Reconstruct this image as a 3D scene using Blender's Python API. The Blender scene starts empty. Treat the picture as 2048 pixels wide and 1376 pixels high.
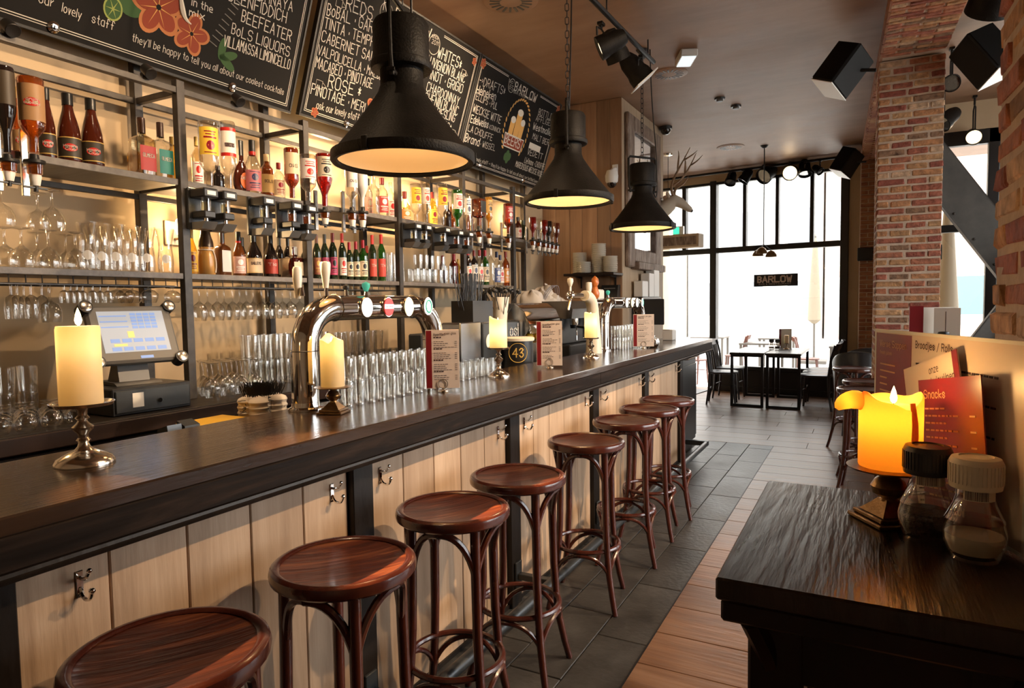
import bpy, math, random
from mathutils import Matrix, Vector
random.seed(7)
PI = math.pi
scene = bpy.context.scene
COL = scene.collection

# ---------------------------------------------------------------- camera
cam_data = bpy.data.cameras.new('camera')
cam_data.sensor_width = 36.0
cam_data.lens = 1328.3 / 2048 * 36
cam_data.clip_start = 0.02
cam_data.clip_end = 300
cam = bpy.data.objects.new('camera', cam_data)
COL.objects.link(cam)
_f = Vector((-0.46972, 0.88082, -0.05934)); _r = Vector((0.88268, 0.46976, -0.01424)); _u = Vector((-0.01533, 0.05907, 0.99814))
cam.matrix_world = Matrix(((_r.x, _u.x, -_f.x, 0), (_r.y, _u.y, -_f.y, 0), (_r.z, _u.z, -_f.z, 1.464), (0, 0, 0, 1)))
scene.camera = cam

# ---------------------------------------------------------------- world, exposure
world = bpy.data.worlds.new('sky'); scene.world = world; world.use_nodes = True
bg = world.node_tree.nodes['Background']
bg.inputs[0].default_value = (0.97, 0.985, 1.0, 1); bg.inputs[1].default_value = 8.0
scene.view_settings.view_transform = 'Standard'
scene.view_settings.look = 'None'
scene.view_settings.exposure = 0.12
scene.view_settings.gamma = 1.0
scene.view_settings.use_curve_mapping = False
scene.cycles.transparent_max_bounces = 20
scene.cycles.max_bounces = 8
scene.cycles.diffuse_bounces = 5
scene.cycles.glossy_bounces = 5
scene.cycles.transmission_bounces = 6
scene.cycles.sample_clamp_indirect = 6.0
scene.cycles.caustics_reflective = False
scene.cycles.caustics_refractive = False

def portal(name, loc, rot, sx, sy):
    l = bpy.data.lights.new(name, 'AREA'); l.shape = 'RECTANGLE'; l.size = sx; l.size_y = sy
    l.cycles.is_portal = True
    o = bpy.data.objects.new(name, l); COL.objects.link(o); o.location = loc; o.rotation_euler = rot
    return o
portal('window_portal', (-1.30, 11.40, 1.8), (PI/2, 0, math.radians(171.6)), 3.4, 3.6)
portal('window_portal', (3.72, 5.2, 1.9), (PI/2, 0, PI/2), 5.0, 2.9)
portal('window_portal', (2.0, 8.78, 1.9), (PI/2, 0, PI), 3.2, 3.0)

# ---------------------------------------------------------------- mesh helper
class M:
    def __init__(s): s.v = []; s.f = []
    def add(s, vs, fs):
        n = len(s.v); s.v += [tuple(q) for q in vs]; s.f += [tuple(i + n for i in f) for f in fs]; return s
    def box(s, x0, x1, y0, y1, z0, z1, b=0.0):
        if b <= 0:
            vs = [(x, y, z) for x in (x0, x1) for y in (y0, y1) for z in (z0, z1)]
            return s.add(vs, [(0, 1, 3, 2), (4, 6, 7, 5), (0, 4, 5, 1), (2, 3, 7, 6), (0, 2, 6, 4), (1, 5, 7, 3)])
        X = (x0, x1); Y = (y0, y1); Z = (z0, z1); vs = []; idx = {}
        for i in (0, 1):
            for j in (0, 1):
                for k in (0, 1):
                    dx, dy, dz = (b if i == 0 else -b), (b if j == 0 else -b), (b if k == 0 else -b)
                    for a, q in (('x', (X[i], Y[j] + dy, Z[k] + dz)), ('y', (X[i] + dx, Y[j], Z[k] + dz)), ('z', (X[i] + dx, Y[j] + dy, Z[k]))):
                        idx[(i, j, k, a)] = len(vs); vs.append(q)
        fs = []
        for i in (0, 1): fs.append(tuple(idx[(i, j, k, 'x')] for j, k in (((0, 0), (0, 1), (1, 1), (1, 0)) if i == 0 else ((0, 0), (1, 0), (1, 1), (0, 1)))))
        for j in (0, 1): fs.append(tuple(idx[(i, j, k, 'y')] for i, k in (((0, 0), (1, 0), (1, 1), (0, 1)) if j == 0 else ((0, 0), (0, 1), (1, 1), (1, 0)))))
        for k in (0, 1): fs.append(tuple(idx[(i, j, k, 'z')] for i, j in (((0, 0), (0, 1), (1, 1), (1, 0)) if k == 0 else ((0, 0), (1, 0), (1, 1), (0, 1)))))
        for i in (0, 1):
            for j in (0, 1): fs.append((idx[(i, j, 0, 'x')], idx[(i, j, 1, 'x')], idx[(i, j, 1, 'y')], idx[(i, j, 0, 'y')]))
            for k in (0, 1): fs.append((idx[(i, 0, k, 'x')], idx[(i, 1, k, 'x')], idx[(i, 1, k, 'z')], idx[(i, 0, k, 'z')]))
        for j in (0, 1):
            for k in (0, 1): fs.append((idx[(0, j, k, 'y')], idx[(1, j, k, 'y')], idx[(1, j, k, 'z')], idx[(0, j, k, 'z')]))
        for i in (0, 1):
            for j in (0, 1):
                for k in (0, 1): fs.append((idx[(i, j, k, 'x')], idx[(i, j, k, 'y')], idx[(i, j, k, 'z')]))
        return s.add(vs, fs)
    def lathe(s, prof, n=20, c=(0, 0, 0), sq=0.0, sy=1.0, a0=0.0):
        # prof: list of (r, z); sq>0 squares the section; sy flattens in y
        vs = []; fs = []; rows = []
        for r, z in prof:
            if r < 1e-6:
                rows.append([len(vs)]); vs.append((c[0], c[1], c[2] + z))
            else:
                row = []
                for i in range(n):
                    a = a0 + 2 * PI * i / n; ca, sa = math.cos(a), math.sin(a)
                    k = 1.0
                    if sq: k = 1.0 / (abs(ca) ** (2 + sq) + abs(sa) ** (2 + sq)) ** (1 / (2 + sq))
                    row.append(len(vs)); vs.append((c[0] + r * ca * k, c[1] + r * sa * k * sy, c[2] + z))
                rows.append(row)
        for A, B in zip(rows, rows[1:]):
            if len(A) == 1 and len(B) == 1: continue
            for i in range(n):
                j = (i + 1) % n
                if len(A) == 1: fs.append((A[0], B[j], B[i]))
                elif len(B) == 1: fs.append((A[i], A[j], B[0]))
                else: fs.append((A[i], A[j], B[j], B[i]))
        return s.add(vs, fs)
    def tube(s, path, r, n=8, closed=False, cap=True):
        P = [Vector(q) for q in path]; m = len(P); R = r if isinstance(r, (list, tuple)) else [r] * m
        T = []
        for i in range(m):
            a = P[(i - 1) % m] if (closed or i > 0) else P[i]; b = P[(i + 1) % m] if (closed or i < m - 1) else P[i]
            t = (b - a); T.append(t.normalized() if t.length > 1e-9 else Vector((0, 0, 1)))
        up = Vector((0, 0, 1)) if abs(T[0].z) < 0.9 else Vector((1, 0, 0))
        nrm = (up - T[0] * up.dot(T[0])).normalized(); vs = []; fs = []
        for i in range(m):
            nrm = (nrm - T[i] * nrm.dot(T[i])).normalized(); bn = T[i].cross(nrm)
            for k in range(n):
                a = 2 * PI * k / n; q = P[i] + (nrm * math.cos(a) + bn * math.sin(a)) * R[i]; vs.append(tuple(q))
        for i in range(m if closed else m - 1):
            j = (i + 1) % m
            for k in range(n):
                l = (k + 1) % n; fs.append((i * n + k, i * n + l, j * n + l, j * n + k))
        if cap and not closed:
            fs.append(tuple(range(n))[::-1]); fs.append(tuple((m - 1) * n + k for k in range(n)))
        return s.add(vs, fs)
    def prism(s, poly, d, mp=lambda x, y, z: (x, y, z)):
        # polygon in 2-D extruded by d=(d0,d1) along the third coordinate of mp
        n = len(poly); vs = [mp(x, y, d[0]) for x, y in poly] + [mp(x, y, d[1]) for x, y in poly]
        fs = [tuple(range(n))[::-1], tuple(range(n, 2 * n))] + [(i, (i + 1) % n, n + (i + 1) % n, n + i) for i in range(n)]
        return s.add(vs, fs)
    def sphere(s, c, r, n=14, m=8, sz=1.0):
        return s.lathe([(r * math.sin(PI * i / m), -r * sz * math.cos(PI * i / m)) for i in range(m + 1)], n, c)
    def xf(s, mat):
        s.v = [tuple(mat @ Vector(q)) for q in s.v]; return s
    def mesh(s, name, smooth=40):
        me = bpy.data.meshes.new(name); me.from_pydata(s.v, [], s.f)
        if smooth:
            me.polygons.foreach_set('use_smooth', [True] * len(me.polygons)); me.update()
            me.set_sharp_from_angle(angle=math.radians(smooth))
        me.update(); return me

def link(name, data, parent=None, loc=(0, 0, 0), rot=(0, 0, 0), mat=None):
    o = bpy.data.objects.new(name, data); COL.objects.link(o)
    if parent: o.parent = parent
    o.location = loc; o.rotation_euler = rot
    if mat is not None and data is not None and hasattr(data, 'materials') and not data.materials: data.materials.append(mat)
    return o
def obj(name, m, mat, parent=None, loc=(0, 0, 0), rot=(0, 0, 0), smooth=40):
    return link(name, m.mesh(name, smooth) if isinstance(m, M) else m, parent, loc, rot, mat)
def thing(name, label, cat, loc=(0, 0, 0), rot=0, group=None):
    o = link(name, None, None, loc, rot if isinstance(rot, tuple) else (0, 0, rot)); o.empty_display_size = 0.05
    return tag(o, label, cat, group)
def tag(o, label, cat, group=None):
    o['label'] = label; o['category'] = cat
    if group: o['group'] = group
    return o
def struct(o, label=None):
    o['kind'] = 'structure'
    if label: o['label'] = label
    return o
def dup(root, loc, rot=None, label=None, group=None):
    r = root.copy(); COL.objects.link(r); r.location = loc
    if rot is not None: r.rotation_euler = rot if isinstance(rot, tuple) else (0, 0, rot)
    if label: r['label'] = label
    if group: r['group'] = group
    for ch in list(root.children):
        c = ch.copy(); COL.objects.link(c); c.parent = r
        for g in list(ch.children):
            d = g.copy(); COL.objects.link(d); d.parent = c
    return r
NTH = 'first second third fourth fifth sixth seventh eighth ninth tenth eleventh twelfth thirteenth fourteenth fifteenth sixteenth seventeenth eighteenth nineteenth twentieth twenty-first twenty-second twenty-third twenty-fourth twenty-fifth twenty-sixth twenty-seventh twenty-eighth twenty-ninth thirtieth'.split()
def arc(c, r, a0, a1, n, mp):
    return [mp(c[0] + r * math.cos(a0 + (a1 - a0) * i / n), c[1] + r * math.sin(a0 + (a1 - a0) * i / n)) for i in range(n + 1)]
def bez(p0, p1, p2, p3, n=10):
    p0, p1, p2, p3 = map(Vector, (p0, p1, p2, p3))
    return [tuple(p0 * (1 - t) ** 3 + p1 * 3 * t * (1 - t) ** 2 + p2 * 3 * t * t * (1 - t) + p3 * t ** 3) for t in [i / n for i in range(n + 1)]]

# ---------------------------------------------------------------- materials
MATS = {}
def _new(name):
    m = bpy.data.materials.new(name); m.use_nodes = True; MATS[name] = m
    return m, m.node_tree, m.node_tree.nodes['Principled BSDF']
def flat(name, col, rough=0.5, metal=0.0, coat=0.0, emit=0.0, ecol=None, trans=0.0, spec=None, sss=0.0):
    m, nt, b = _new(name)
    b.inputs['Base Color'].default_value = (*col, 1); b.inputs['Roughness'].default_value = rough; b.inputs['Metallic'].default_value = metal
    b.inputs['Coat Weight'].default_value = coat; b.inputs['Coat Roughness'].default_value = 0.08
    if emit: b.inputs['Emission Color'].default_value = (*(ecol or col), 1); b.inputs['Emission Strength'].default_value = emit
    if trans: b.inputs['Transmission Weight'].default_value = trans
    if spec is not None: b.inputs['Specular IOR Level'].default_value = spec
    if sss: b.inputs['Subsurface Weight'].default_value = sss; b.inputs['Subsurface Radius'].default_value = (0.03, 0.015, 0.006); b.inputs['Subsurface Scale'].default_value = 1.0
    return m
def mottled(name, cols, scale=(3, 3, 3), rough=0.5, bump=0.0, bscale=40, rnd=False, detail=6, coat=0.0, rr=0.0, pos=None, metal=0.0, dist=0.0, spec=None):
    # noise-driven colour over object coordinates; rnd adds a per-object offset and tint
    m, nt, b = _new(name); N = nt.nodes; L = nt.links
    tc = N.new('ShaderNodeTexCoord'); mp = N.new('ShaderNodeMapping'); mp.inputs['Scale'].default_value = scale
    L.new(tc.outputs['Object'], mp.inputs['Vector'])
    if rnd:
        oi = N.new('ShaderNodeObjectInfo'); cx = N.new('ShaderNodeCombineXYZ'); mu = N.new('ShaderNodeMath'); mu.operation = 'MULTIPLY'; mu.inputs[1].default_value = 57.0
        L.new(oi.outputs['Random'], mu.inputs[0])
        for i in range(3): L.new(mu.outputs[0], cx.inputs[i])
        L.new(cx.outputs[0], mp.inputs['Location'])
    no = N.new('ShaderNodeTexNoise'); no.inputs['Scale'].default_value = 1.0; no.inputs['Detail'].default_value = detail; no.inputs['Roughness'].default_value = 0.62
    no.inputs['Distortion'].default_value = dist
    L.new(mp.outputs[0], no.inputs['Vector'])
    cr = N.new('ShaderNodeValToRGB'); e = cr.color_ramp.elements
    n = len(cols); ps = pos or [0.28 + 0.44 * i / (n - 1) for i in range(n)]
    e[0].position = ps[0]; e[0].color = (*cols[0], 1); e[1].position = ps[-1]; e[1].color = (*cols[-1], 1)
    for i in range(1, n - 1):
        q = e.new(ps[i]); q.color = (*cols[i], 1)
    L.new(no.outputs[0], cr.inputs[0]); out = cr.outputs[0]
    if rnd:
        hs = N.new('ShaderNodeHueSaturation'); mr = N.new('ShaderNodeMapRange'); mr.inputs[3].default_value = 0.75; mr.inputs[4].default_value = 1.2
        L.new(oi.outputs['Random'], mr.inputs[0]); L.new(mr.outputs[0], hs.inputs['Value']); L.new(out, hs.inputs['Color']); out = hs.outputs[0]
    L.new(out, b.inputs['Base Color'])
    if spec is not None: b.inputs['Specular IOR Level'].default_value = spec
    b.inputs['Roughness'].default_value = rough; b.inputs['Coat Weight'].default_value = coat; b.inputs['Coat Roughness'].default_value = 0.12; b.inputs['Metallic'].default_value = metal
    if rr:
        m2 = N.new('ShaderNodeMapRange'); m2.inputs[3].default_value = max(0.02, rough - rr); m2.inputs[4].default_value = rough + rr
        L.new(no.outputs[0], m2.inputs[0]); L.new(m2.outputs[0], b.inputs['Roughness'])
    if bump:
        n2 = N.new('ShaderNodeTexNoise'); n2.inputs['Scale'].default_value = bscale; n2.inputs['Detail'].default_value = 4
        L.new(mp.outputs[0], n2.inputs['Vector'])
        bp = N.new('ShaderNodeBump'); bp.inputs['Strength'].default_value = bump; bp.inputs['Distance'].default_value = 0.01
        L.new(n2.outputs[0], bp.inputs['Height']); L.new(bp.outputs[0], b.inputs['Normal'])
    return m
def brickmat(name, cols):
    m, nt, b = _new(name); N = nt.nodes; L = nt.links
    oi = N.new('ShaderNodeObjectInfo'); cr = N.new('ShaderNodeValToRGB'); cr.color_ramp.interpolation = 'CONSTANT'
    e = cr.color_ramp.elements; n = len(cols)
    e[0].position = 0; e[0].color = (*cols[0], 1); e[1].position = (n - 1) / n; e[1].color = (*cols[-1], 1)
    for i in range(1, n - 1):
        q = e.new(i / n); q.color = (*cols[i], 1)
    L.new(oi.outputs['Random'], cr.inputs[0])
    tc = N.new('ShaderNodeTexCoord'); no = N.new('ShaderNodeTexNoise'); no.inputs['Scale'].default_value = 22; no.inputs['Detail'].default_value = 6
    ad = N.new('ShaderNodeVectorMath'); mu = N.new('ShaderNodeVectorMath'); mu.operation = 'SCALE'; mu.inputs[3].default_value = 1.0
    L.new(tc.outputs['Object'], ad.inputs[0]); cx = N.new('ShaderNodeCombineXYZ'); m9 = N.new('ShaderNodeMath'); m9.operation = 'MULTIPLY'; m9.inputs[1].default_value = 91
    L.new(oi.outputs['Random'], m9.inputs[0]); L.new(m9.outputs[0], cx.inputs[0]); L.new(cx.outputs[0], ad.inputs[1]); L.new(ad.outputs[0], no.inputs['Vector'])
    mr = N.new('ShaderNodeMapRange'); mr.inputs[1].default_value = 0.3; mr.inputs[2].default_value = 0.7; mr.inputs[3].default_value = 0.55; mr.inputs[4].default_value = 1.35
    L.new(no.outputs[0], mr.inputs[0]); hs = N.new('ShaderNodeHueSaturation'); L.new(cr.outputs[0], hs.inputs['Color']); L.new(mr.outputs[0], hs.inputs['Value'])
    L.new(hs.outputs[0], b.inputs['Base Color']); b.inputs['Roughness'].default_value = 0.85
    bp = N.new('ShaderNodeBump'); bp.inputs['Strength'].default_value = 0.7; bp.inputs['Distance'].default_value = 0.012; n2 = N.new('ShaderNodeTexNoise'); n2.inputs['Scale'].default_value = 60; n2.inputs['Detail'].default_value = 5
    L.new(ad.outputs[0], n2.inputs['Vector']); L.new(n2.outputs[0], bp.inputs['Height']); L.new(bp.outputs[0], b.inputs['Normal'])
    return m
def glass(name, tint=(1, 1, 1), refl=0.5, rough=0.02, dens=0.0, dcol=(0.5, 0.2, 0.05)):
    # thin-walled glass: see-through with reflections growing towards the rim; dens mixes in coloured body
    m = bpy.data.materials.new(name); m.use_nodes = True; MATS[name] = m; nt = m.node_tree; N = nt.nodes; L = nt.links
    N.remove(N['Principled BSDF']); out = N['Material Output']
    tr = N.new('ShaderNodeBsdfTransparent'); tr.inputs[0].default_value = (*tint, 1)
    gl = N.new('ShaderNodeBsdfGlossy'); gl.inputs[0].default_value = (1, 1, 1, 1); gl.inputs['Roughness'].default_value = rough
    lw = N.new('ShaderNodeLayerWeight'); lw.inputs[0].default_value = refl
    mr = N.new('ShaderNodeMapRange'); mr.inputs[3].default_value = 0.04; mr.inputs[4].default_value = 0.85
    L.new(lw.outputs['Fresnel'] if False else lw.outputs['Facing'], mr.inputs[0])
    body = tr.outputs[0]
    if dens:
        df = N.new('ShaderNodeBsdfDiffuse'); df.inputs[0].default_value = (*dcol, 1); mx0 = N.new('ShaderNodeMixShader'); mx0.inputs[0].default_value = dens
        L.new(tr.outputs[0], mx0.inputs[1]); L.new(df.outputs[0], mx0.inputs[2]); body = mx0.outputs[0]
    mx = N.new('ShaderNodeMixShader'); L.new(mr.outputs[0], mx.inputs[0]); L.new(body, mx.inputs[1]); L.new(gl.outputs[0], mx.inputs[2]); L.new(mx.outputs[0], out.inputs[0])
    return m

# room surfaces
flat('wall_cream', (0.56, 0.42, 0.27), 0.7)
mottled('plaster', [(0.50, 0.37, 0.23), (0.60, 0.46, 0.30)], (1.2, 1.2, 1.2), 0.75)
mottled('ceiling', [(0.22, 0.118, 0.068), (0.30, 0.175, 0.108), (0.37, 0.23, 0.152)], (0.9, 3.0, 1), 0.52, 0.12, 6, rr=0.08)
mottled('slate', [(0.022, 0.021, 0.020), (0.040, 0.038, 0.036), (0.07, 0.067, 0.064)], (4, 4, 4), 0.40, 0.25, 9, rnd=True, rr=0.14, spec=0.35)
mottled('floor_wood', [(0.085, 0.040, 0.020), (0.15, 0.076, 0.040), (0.21, 0.118, 0.068)], (1.5, 14, 3), 0.36, 0.2, 3, rnd=True, rr=0.12)
mottled('grout', [(0.03, 0.027, 0.025), (0.05, 0.045, 0.04)], (8, 8, 8), 0.8)
mottled('mortar', [(0.50, 0.38, 0.28), (0.64, 0.51, 0.39)], (20, 20, 20), 0.9, 0.4, 4)
brickmat('brick', [(0.46, 0.18, 0.095), (0.50, 0.27, 0.125), (0.30, 0.085, 0.055), (0.55, 0.32, 0.16), (0.42, 0.16, 0.09), (0.50, 0.24, 0.11), (0.28, 0.16, 0.095), (0.60, 0.40, 0.25), (0.38, 0.125, 0.075)])
mottled('black_wood', [(0.008, 0.006, 0.005), (0.02, 0.014, 0.010)], (6, 6, 2), 0.4, 0.15, 5, spec=0.25)
mottled('bar_top', [(0.018, 0.010, 0.006), (0.038, 0.021, 0.013), (0.060, 0.035, 0.022)], (16, 0.9, 10), 0.17, 0.10, 6, rr=0.07, dist=0.6)
mottled('bar_fascia', [(0.007, 0.0045, 0.0035), (0.014, 0.009, 0.0065), (0.034, 0.021, 0.015)], (10, 1.4, 16), 0.55, 0.10, 4, rr=0.1, dist=2.2, spec=0.10)
mottled('pale_plank', [(0.36, 0.235, 0.145), (0.50, 0.345, 0.225), (0.60, 0.435, 0.30)], (14, 14, 1.1), 0.6, 0.18, 5, rnd=True, dist=0.5)
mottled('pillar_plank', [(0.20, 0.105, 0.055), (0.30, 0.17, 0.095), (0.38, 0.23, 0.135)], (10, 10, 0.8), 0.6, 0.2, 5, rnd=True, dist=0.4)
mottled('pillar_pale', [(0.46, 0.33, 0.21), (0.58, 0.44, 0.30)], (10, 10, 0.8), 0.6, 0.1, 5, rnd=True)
mottled('table_wood', [(0.010, 0.006, 0.004), (0.024, 0.014, 0.009), (0.040, 0.024, 0.016)], (26, 2.5, 6), 0.30, 0.28, 3, rr=0.1, dist=0.6)
mottled('dark_wood', [(0.010, 0.005, 0.004), (0.024, 0.011, 0.008)], (8, 8, 2), 0.38, 0.1, 4, spec=0.3)
mottled('bentwood', [(0.030, 0.006, 0.004), (0.060, 0.012, 0.007), (0.09, 0.022, 0.011)], (9, 9, 2), 0.24, 0.08, 4, coat=0.5)
mottled('seat_wood', [(0.028, 0.006, 0.004), (0.085, 0.019, 0.009), (0.26, 0.085, 0.034)], (3.2, 30, 8), 0.30, 0.2, 3, rnd=True, coat=0.3, dist=0.8, pos=[0.30, 0.52, 0.72])
flat('black_metal', (0.012, 0.011, 0.011), 0.45, 0.3)
mottled('shelf_metal', [(0.03, 0.026, 0.023), (0.065, 0.056, 0.05)], (20, 20, 20), 0.42, metal=0.35)
mottled('shelf_board', [(0.10, 0.085, 0.075), (0.17, 0.15, 0.135)], (4, 30, 30), 0.45, 0.1, 3)
mottled('lamp_black', [(0.005, 0.0045, 0.004), (0.013, 0.011, 0.0095)], (14, 14, 14), 0.5, 0.25, 8, spec=0.13)
flat('lamp_inner', (0.74, 0.56, 0.34), 0.35)
flat('frame_black', (0.014, 0.012, 0.011), 0.4)
flat('chrome', (0.82, 0.80, 0.77), 0.06, 1.0)
flat('steel', (0.62, 0.60, 0.57), 0.22, 1.0)
flat('dark_steel', (0.30, 0.29, 0.28), 0.25, 1.0)
flat('silver', (0.80, 0.74, 0.66), 0.16, 1.0)
mottled('bronze', [(0.16, 0.09, 0.04), (0.34, 0.22, 0.11)], (30, 30, 30), 0.34, 0.1, 4, metal=1.0)
flat('gunmetal', (0.06, 0.065, 0.07), 0.35, 0.6)
mottled('brace_steel', [(0.045, 0.042, 0.038), (0.085, 0.078, 0.068)], (5, 5, 5), 0.55, metal=0.3)
flat('white_plastic', (0.78, 0.76, 0.72), 0.35)
flat('cream_plastic', (0.75, 0.68, 0.55), 0.3)
flat('black_plastic', (0.014, 0.014, 0.015), 0.35)
flat('grey_plastic', (0.13, 0.125, 0.12), 0.4); flat('speaker_cloth', (0.010, 0.010, 0.010), 0.9, spec=0.1); flat('speaker_box', (0.012, 0.012, 0.012), 0.65, spec=0.25)
flat('porcelain', (0.80, 0.76, 0.68), 0.2, coat=0.3)
flat('chalkboard', (0.010, 0.009, 0.0085), 0.7, spec=0.12)
flat('chalk', (0.60, 0.56, 0.50), 0.9)
flat('chalk_red', (0.22, 0.04, 0.018), 0.9); flat('chalk_orange', (0.40, 0.15, 0.055), 0.9); flat('chalk_green', (0.035, 0.085, 0.028), 0.9); flat('chalk_lime', (0.26, 0.30, 0.08), 0.9); flat('chalk_gold', (0.62, 0.34, 0.10), 0.9); flat('chalk_grey', (0.25, 0.24, 0.23), 0.9)
flat('wax', (0.86, 0.72, 0.46), 0.45, sss=0.6)
def waxmat(name, col, tcol, f):
    # translucent wax; its glow comes from point lights added inside the candles
    m = bpy.data.materials.new(name); m.use_nodes = True; MATS[name] = m; nt = m.node_tree; N = nt.nodes; L = nt.links; b = N['Principled BSDF']; out = N['Material Output']
    b.inputs['Base Color'].default_value = (*col, 1); b.inputs['Roughness'].default_value = 0.4
    t = N.new('ShaderNodeBsdfTranslucent'); t.inputs[0].default_value = (*tcol, 1); mx = N.new('ShaderNodeMixShader'); mx.inputs[0].default_value = f
    L.new(b.outputs[0], mx.inputs[1]); L.new(t.outputs[0], mx.inputs[2]); L.new(mx.outputs[0], out.inputs[0]); return m
waxmat('wax_lit', (0.80, 0.48, 0.15), (1.0, 0.47, 0.065), 0.55); waxmat('wax_warm', (0.88, 0.77, 0.54), (1.0, 0.84, 0.52), 0.5)
flat('flame', (1, 0.8, 0.4), 0.5, emit=30, ecol=(1.0, 0.66, 0.25))
flat('bulb', (1, 0.85, 0.6), 0.5, emit=10, ecol=(1.0, 0.70, 0.36))
flat('bulb_soft', (1, 0.85, 0.6), 0.5, emit=3.5, ecol=(1.0, 0.72, 0.40))
flat('paper_cream', (0.72, 0.60, 0.52), 0.35)
flat('paper_white', (0.80, 0.75, 0.68), 0.35)
flat('maroon', (0.20, 0.012, 0.016), 0.3)
flat('ink', (0.06, 0.03, 0.03), 0.7); flat('ink_pale', (0.75, 0.42, 0.22), 0.6)
flat('dark_leather', (0.012, 0.012, 0.014), 0.3)
flat('towel', (0.68, 0.62, 0.56), 0.9); flat('towel_blue', (0.30, 0.30, 0.36), 0.9)
flat('screen_glow', (0.3, 0.34, 0.4), 0.3, emit=0.45, ecol=(0.42, 0.47, 0.55)); flat('screen_blue', (0.15, 0.25, 0.5), 0.3, emit=0.5, ecol=(0.25, 0.38, 0.75)); flat('screen_yellow', (0.6, 0.5, 0.2), 0.3, emit=0.5, ecol=(0.8, 0.65, 0.2))
flat('led_white', (1, 1, 1), 0.4, emit=3.0, ecol=(1, 0.95, 0.85))
flat('badge_white', (0.85, 0.85, 0.82), 0.3, emit=1.6, ecol=(1, 0.95, 0.85)); flat('badge_red', (0.6, 0.03, 0.03), 0.3, emit=0.5, ecol=(0.8, 0.05, 0.03)); flat('badge_green', (0.04, 0.36, 0.25), 0.4, emit=0.3, ecol=(0.1, 0.6, 0.45)); flat('badge_cream', (0.85, 0.78, 0.5), 0.3, emit=1.0, ecol=(1, 0.9, 0.55))
flat('exit_green', (0.02, 0.35, 0.16), 0.4, emit=1.5, ecol=(0.05, 0.8, 0.4))
flat('emergency_panel', (0.8, 0.85, 0.85), 0.4, emit=0.7, ecol=(0.85, 0.95, 1))
flat('yellow_plastic', (0.75, 0.42, 0.02), 0.4); flat('orange_wood', (0.48, 0.13, 0.02), 0.35, coat=0.5)
flat('deer_fur', (0.72, 0.62, 0.48), 0.8); mottled('antler', [(0.22, 0.12, 0.06), (0.42, 0.27, 0.15)], (20, 20, 20), 0.6)
mottled('worn_frame', [(0.08, 0.05, 0.035), (0.22, 0.15, 0.11), (0.42, 0.34, 0.28)], (25, 25, 6), 0.6, 0.3, 4)
flat('mirror', (0.9, 0.9, 0.9), 0.02, 1.0)
mottled('pepper', [(0.012, 0.005, 0.004), (0.07, 0.022, 0.012)], (160, 160, 160), 0.6, 1.0, 1.2)
flat('salt', (0.62, 0.55, 0.46), 0.9)
flat('brush_white', (0.72, 0.62, 0.52), 0.9); flat('brush_black', (0.015, 0.013, 0.013), 0.8)
flat('blackboard_edge', (0.02, 0.018, 0.016), 0.5)
# outdoors
mottled('paving', [(0.50, 0.48, 0.45), (0.62, 0.60, 0.56)], (2, 2, 2), 0.9)
flat('house_pale', (0.72, 0.68, 0.62), 0.9); flat('house_brick', (0.50, 0.36, 0.28), 0.9); flat('house_glass', (0.16, 0.17, 0.18), 0.3); flat('house_blue', (0.11, 0.17, 0.19), 0.6)
flat('terrace_wood', (0.10, 0.028, 0.014), 0.5); flat('terrace_top', (0.075, 0.062, 0.05), 0.5); flat('parasol', (0.20, 0.16, 0.11), 0.9)
# glass
glass('pane', (0.985, 0.99, 0.985), 0.15)
glass('glassware', (0.965, 0.955, 0.93), 0.42)
glass('g_clear', (0.90, 0.885, 0.84), 0.35); glass('g_paleclear', (0.90, 0.80, 0.58), 0.35)
glass('g_amber', (0.62, 0.24, 0.045), 0.3, dens=0.25, dcol=(0.35, 0.10, 0.02)); glass('g_amberclear', (0.72, 0.30, 0.06), 0.3, dens=0.15, dcol=(0.4, 0.12, 0.02)); glass('g_whisky', (0.42, 0.10, 0.02), 0.3, dens=0.3, dcol=(0.22, 0.05, 0.012))
glass('g_gold', (0.85, 0.55, 0.12), 0.3, dens=0.2, dcol=(0.7, 0.38, 0.06)); glass('g_yellow', (0.90, 0.70, 0.16), 0.3, dens=0.2, dcol=(0.8, 0.5, 0.06)); glass('g_peach', (0.92, 0.62, 0.36), 0.3, dens=0.15, dcol=(0.8, 0.35, 0.15))
glass('g_redliq', (0.45, 0.03, 0.015), 0.3, dens=0.4, dcol=(0.30, 0.012, 0.008)); glass('g_clearred', (0.35, 0.06, 0.04), 0.4, dens=0.35, dcol=(0.08, 0.012, 0.01))
glass('g_green', (0.10, 0.42, 0.05), 0.3, dens=0.35, dcol=(0.02, 0.10, 0.012))
flat('g_brown', (0.055, 0.010, 0.004), 0.06, coat=0.6); flat('g_amberdark', (0.10, 0.028, 0.006), 0.07, coat=0.5); flat('g_dark', (0.012, 0.007, 0.006), 0.06, coat=0.5); flat('g_darkgreen', (0.010, 0.018, 0.007), 0.06, coat=0.5); flat('g_darkred', (0.09, 0.008, 0.006), 0.07, coat=0.5); flat('g_white', (0.72, 0.69, 0.66), 0.2, coat=0.3); flat('g_monk', (0.42, 0.22, 0.06), 0.25, coat=0.3)
CAPS = {}
for k, c in dict(gold=(0.55, 0.36, 0.10), goldcap=(0.60, 0.40, 0.10), black=(0.012, 0.012, 0.012), browncap=(0.045, 0.018, 0.012), cream=(0.62, 0.48, 0.28), redcap=(0.22, 0.018, 0.015), red=(0.50, 0.02, 0.015), crimson=(0.26, 0.008, 0.02), white=(0.75, 0.73, 0.70), amber=(0.28, 0.09, 0.02), darkgreen=(0.015, 0.03, 0.012), brownfoil=(0.10, 0.035, 0.02), navy=(0.03, 0.035, 0.09), monkcap=(0.03, 0.014, 0.008)).items():
    CAPS[k] = flat('cap_' + k, c, 0.3)
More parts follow.
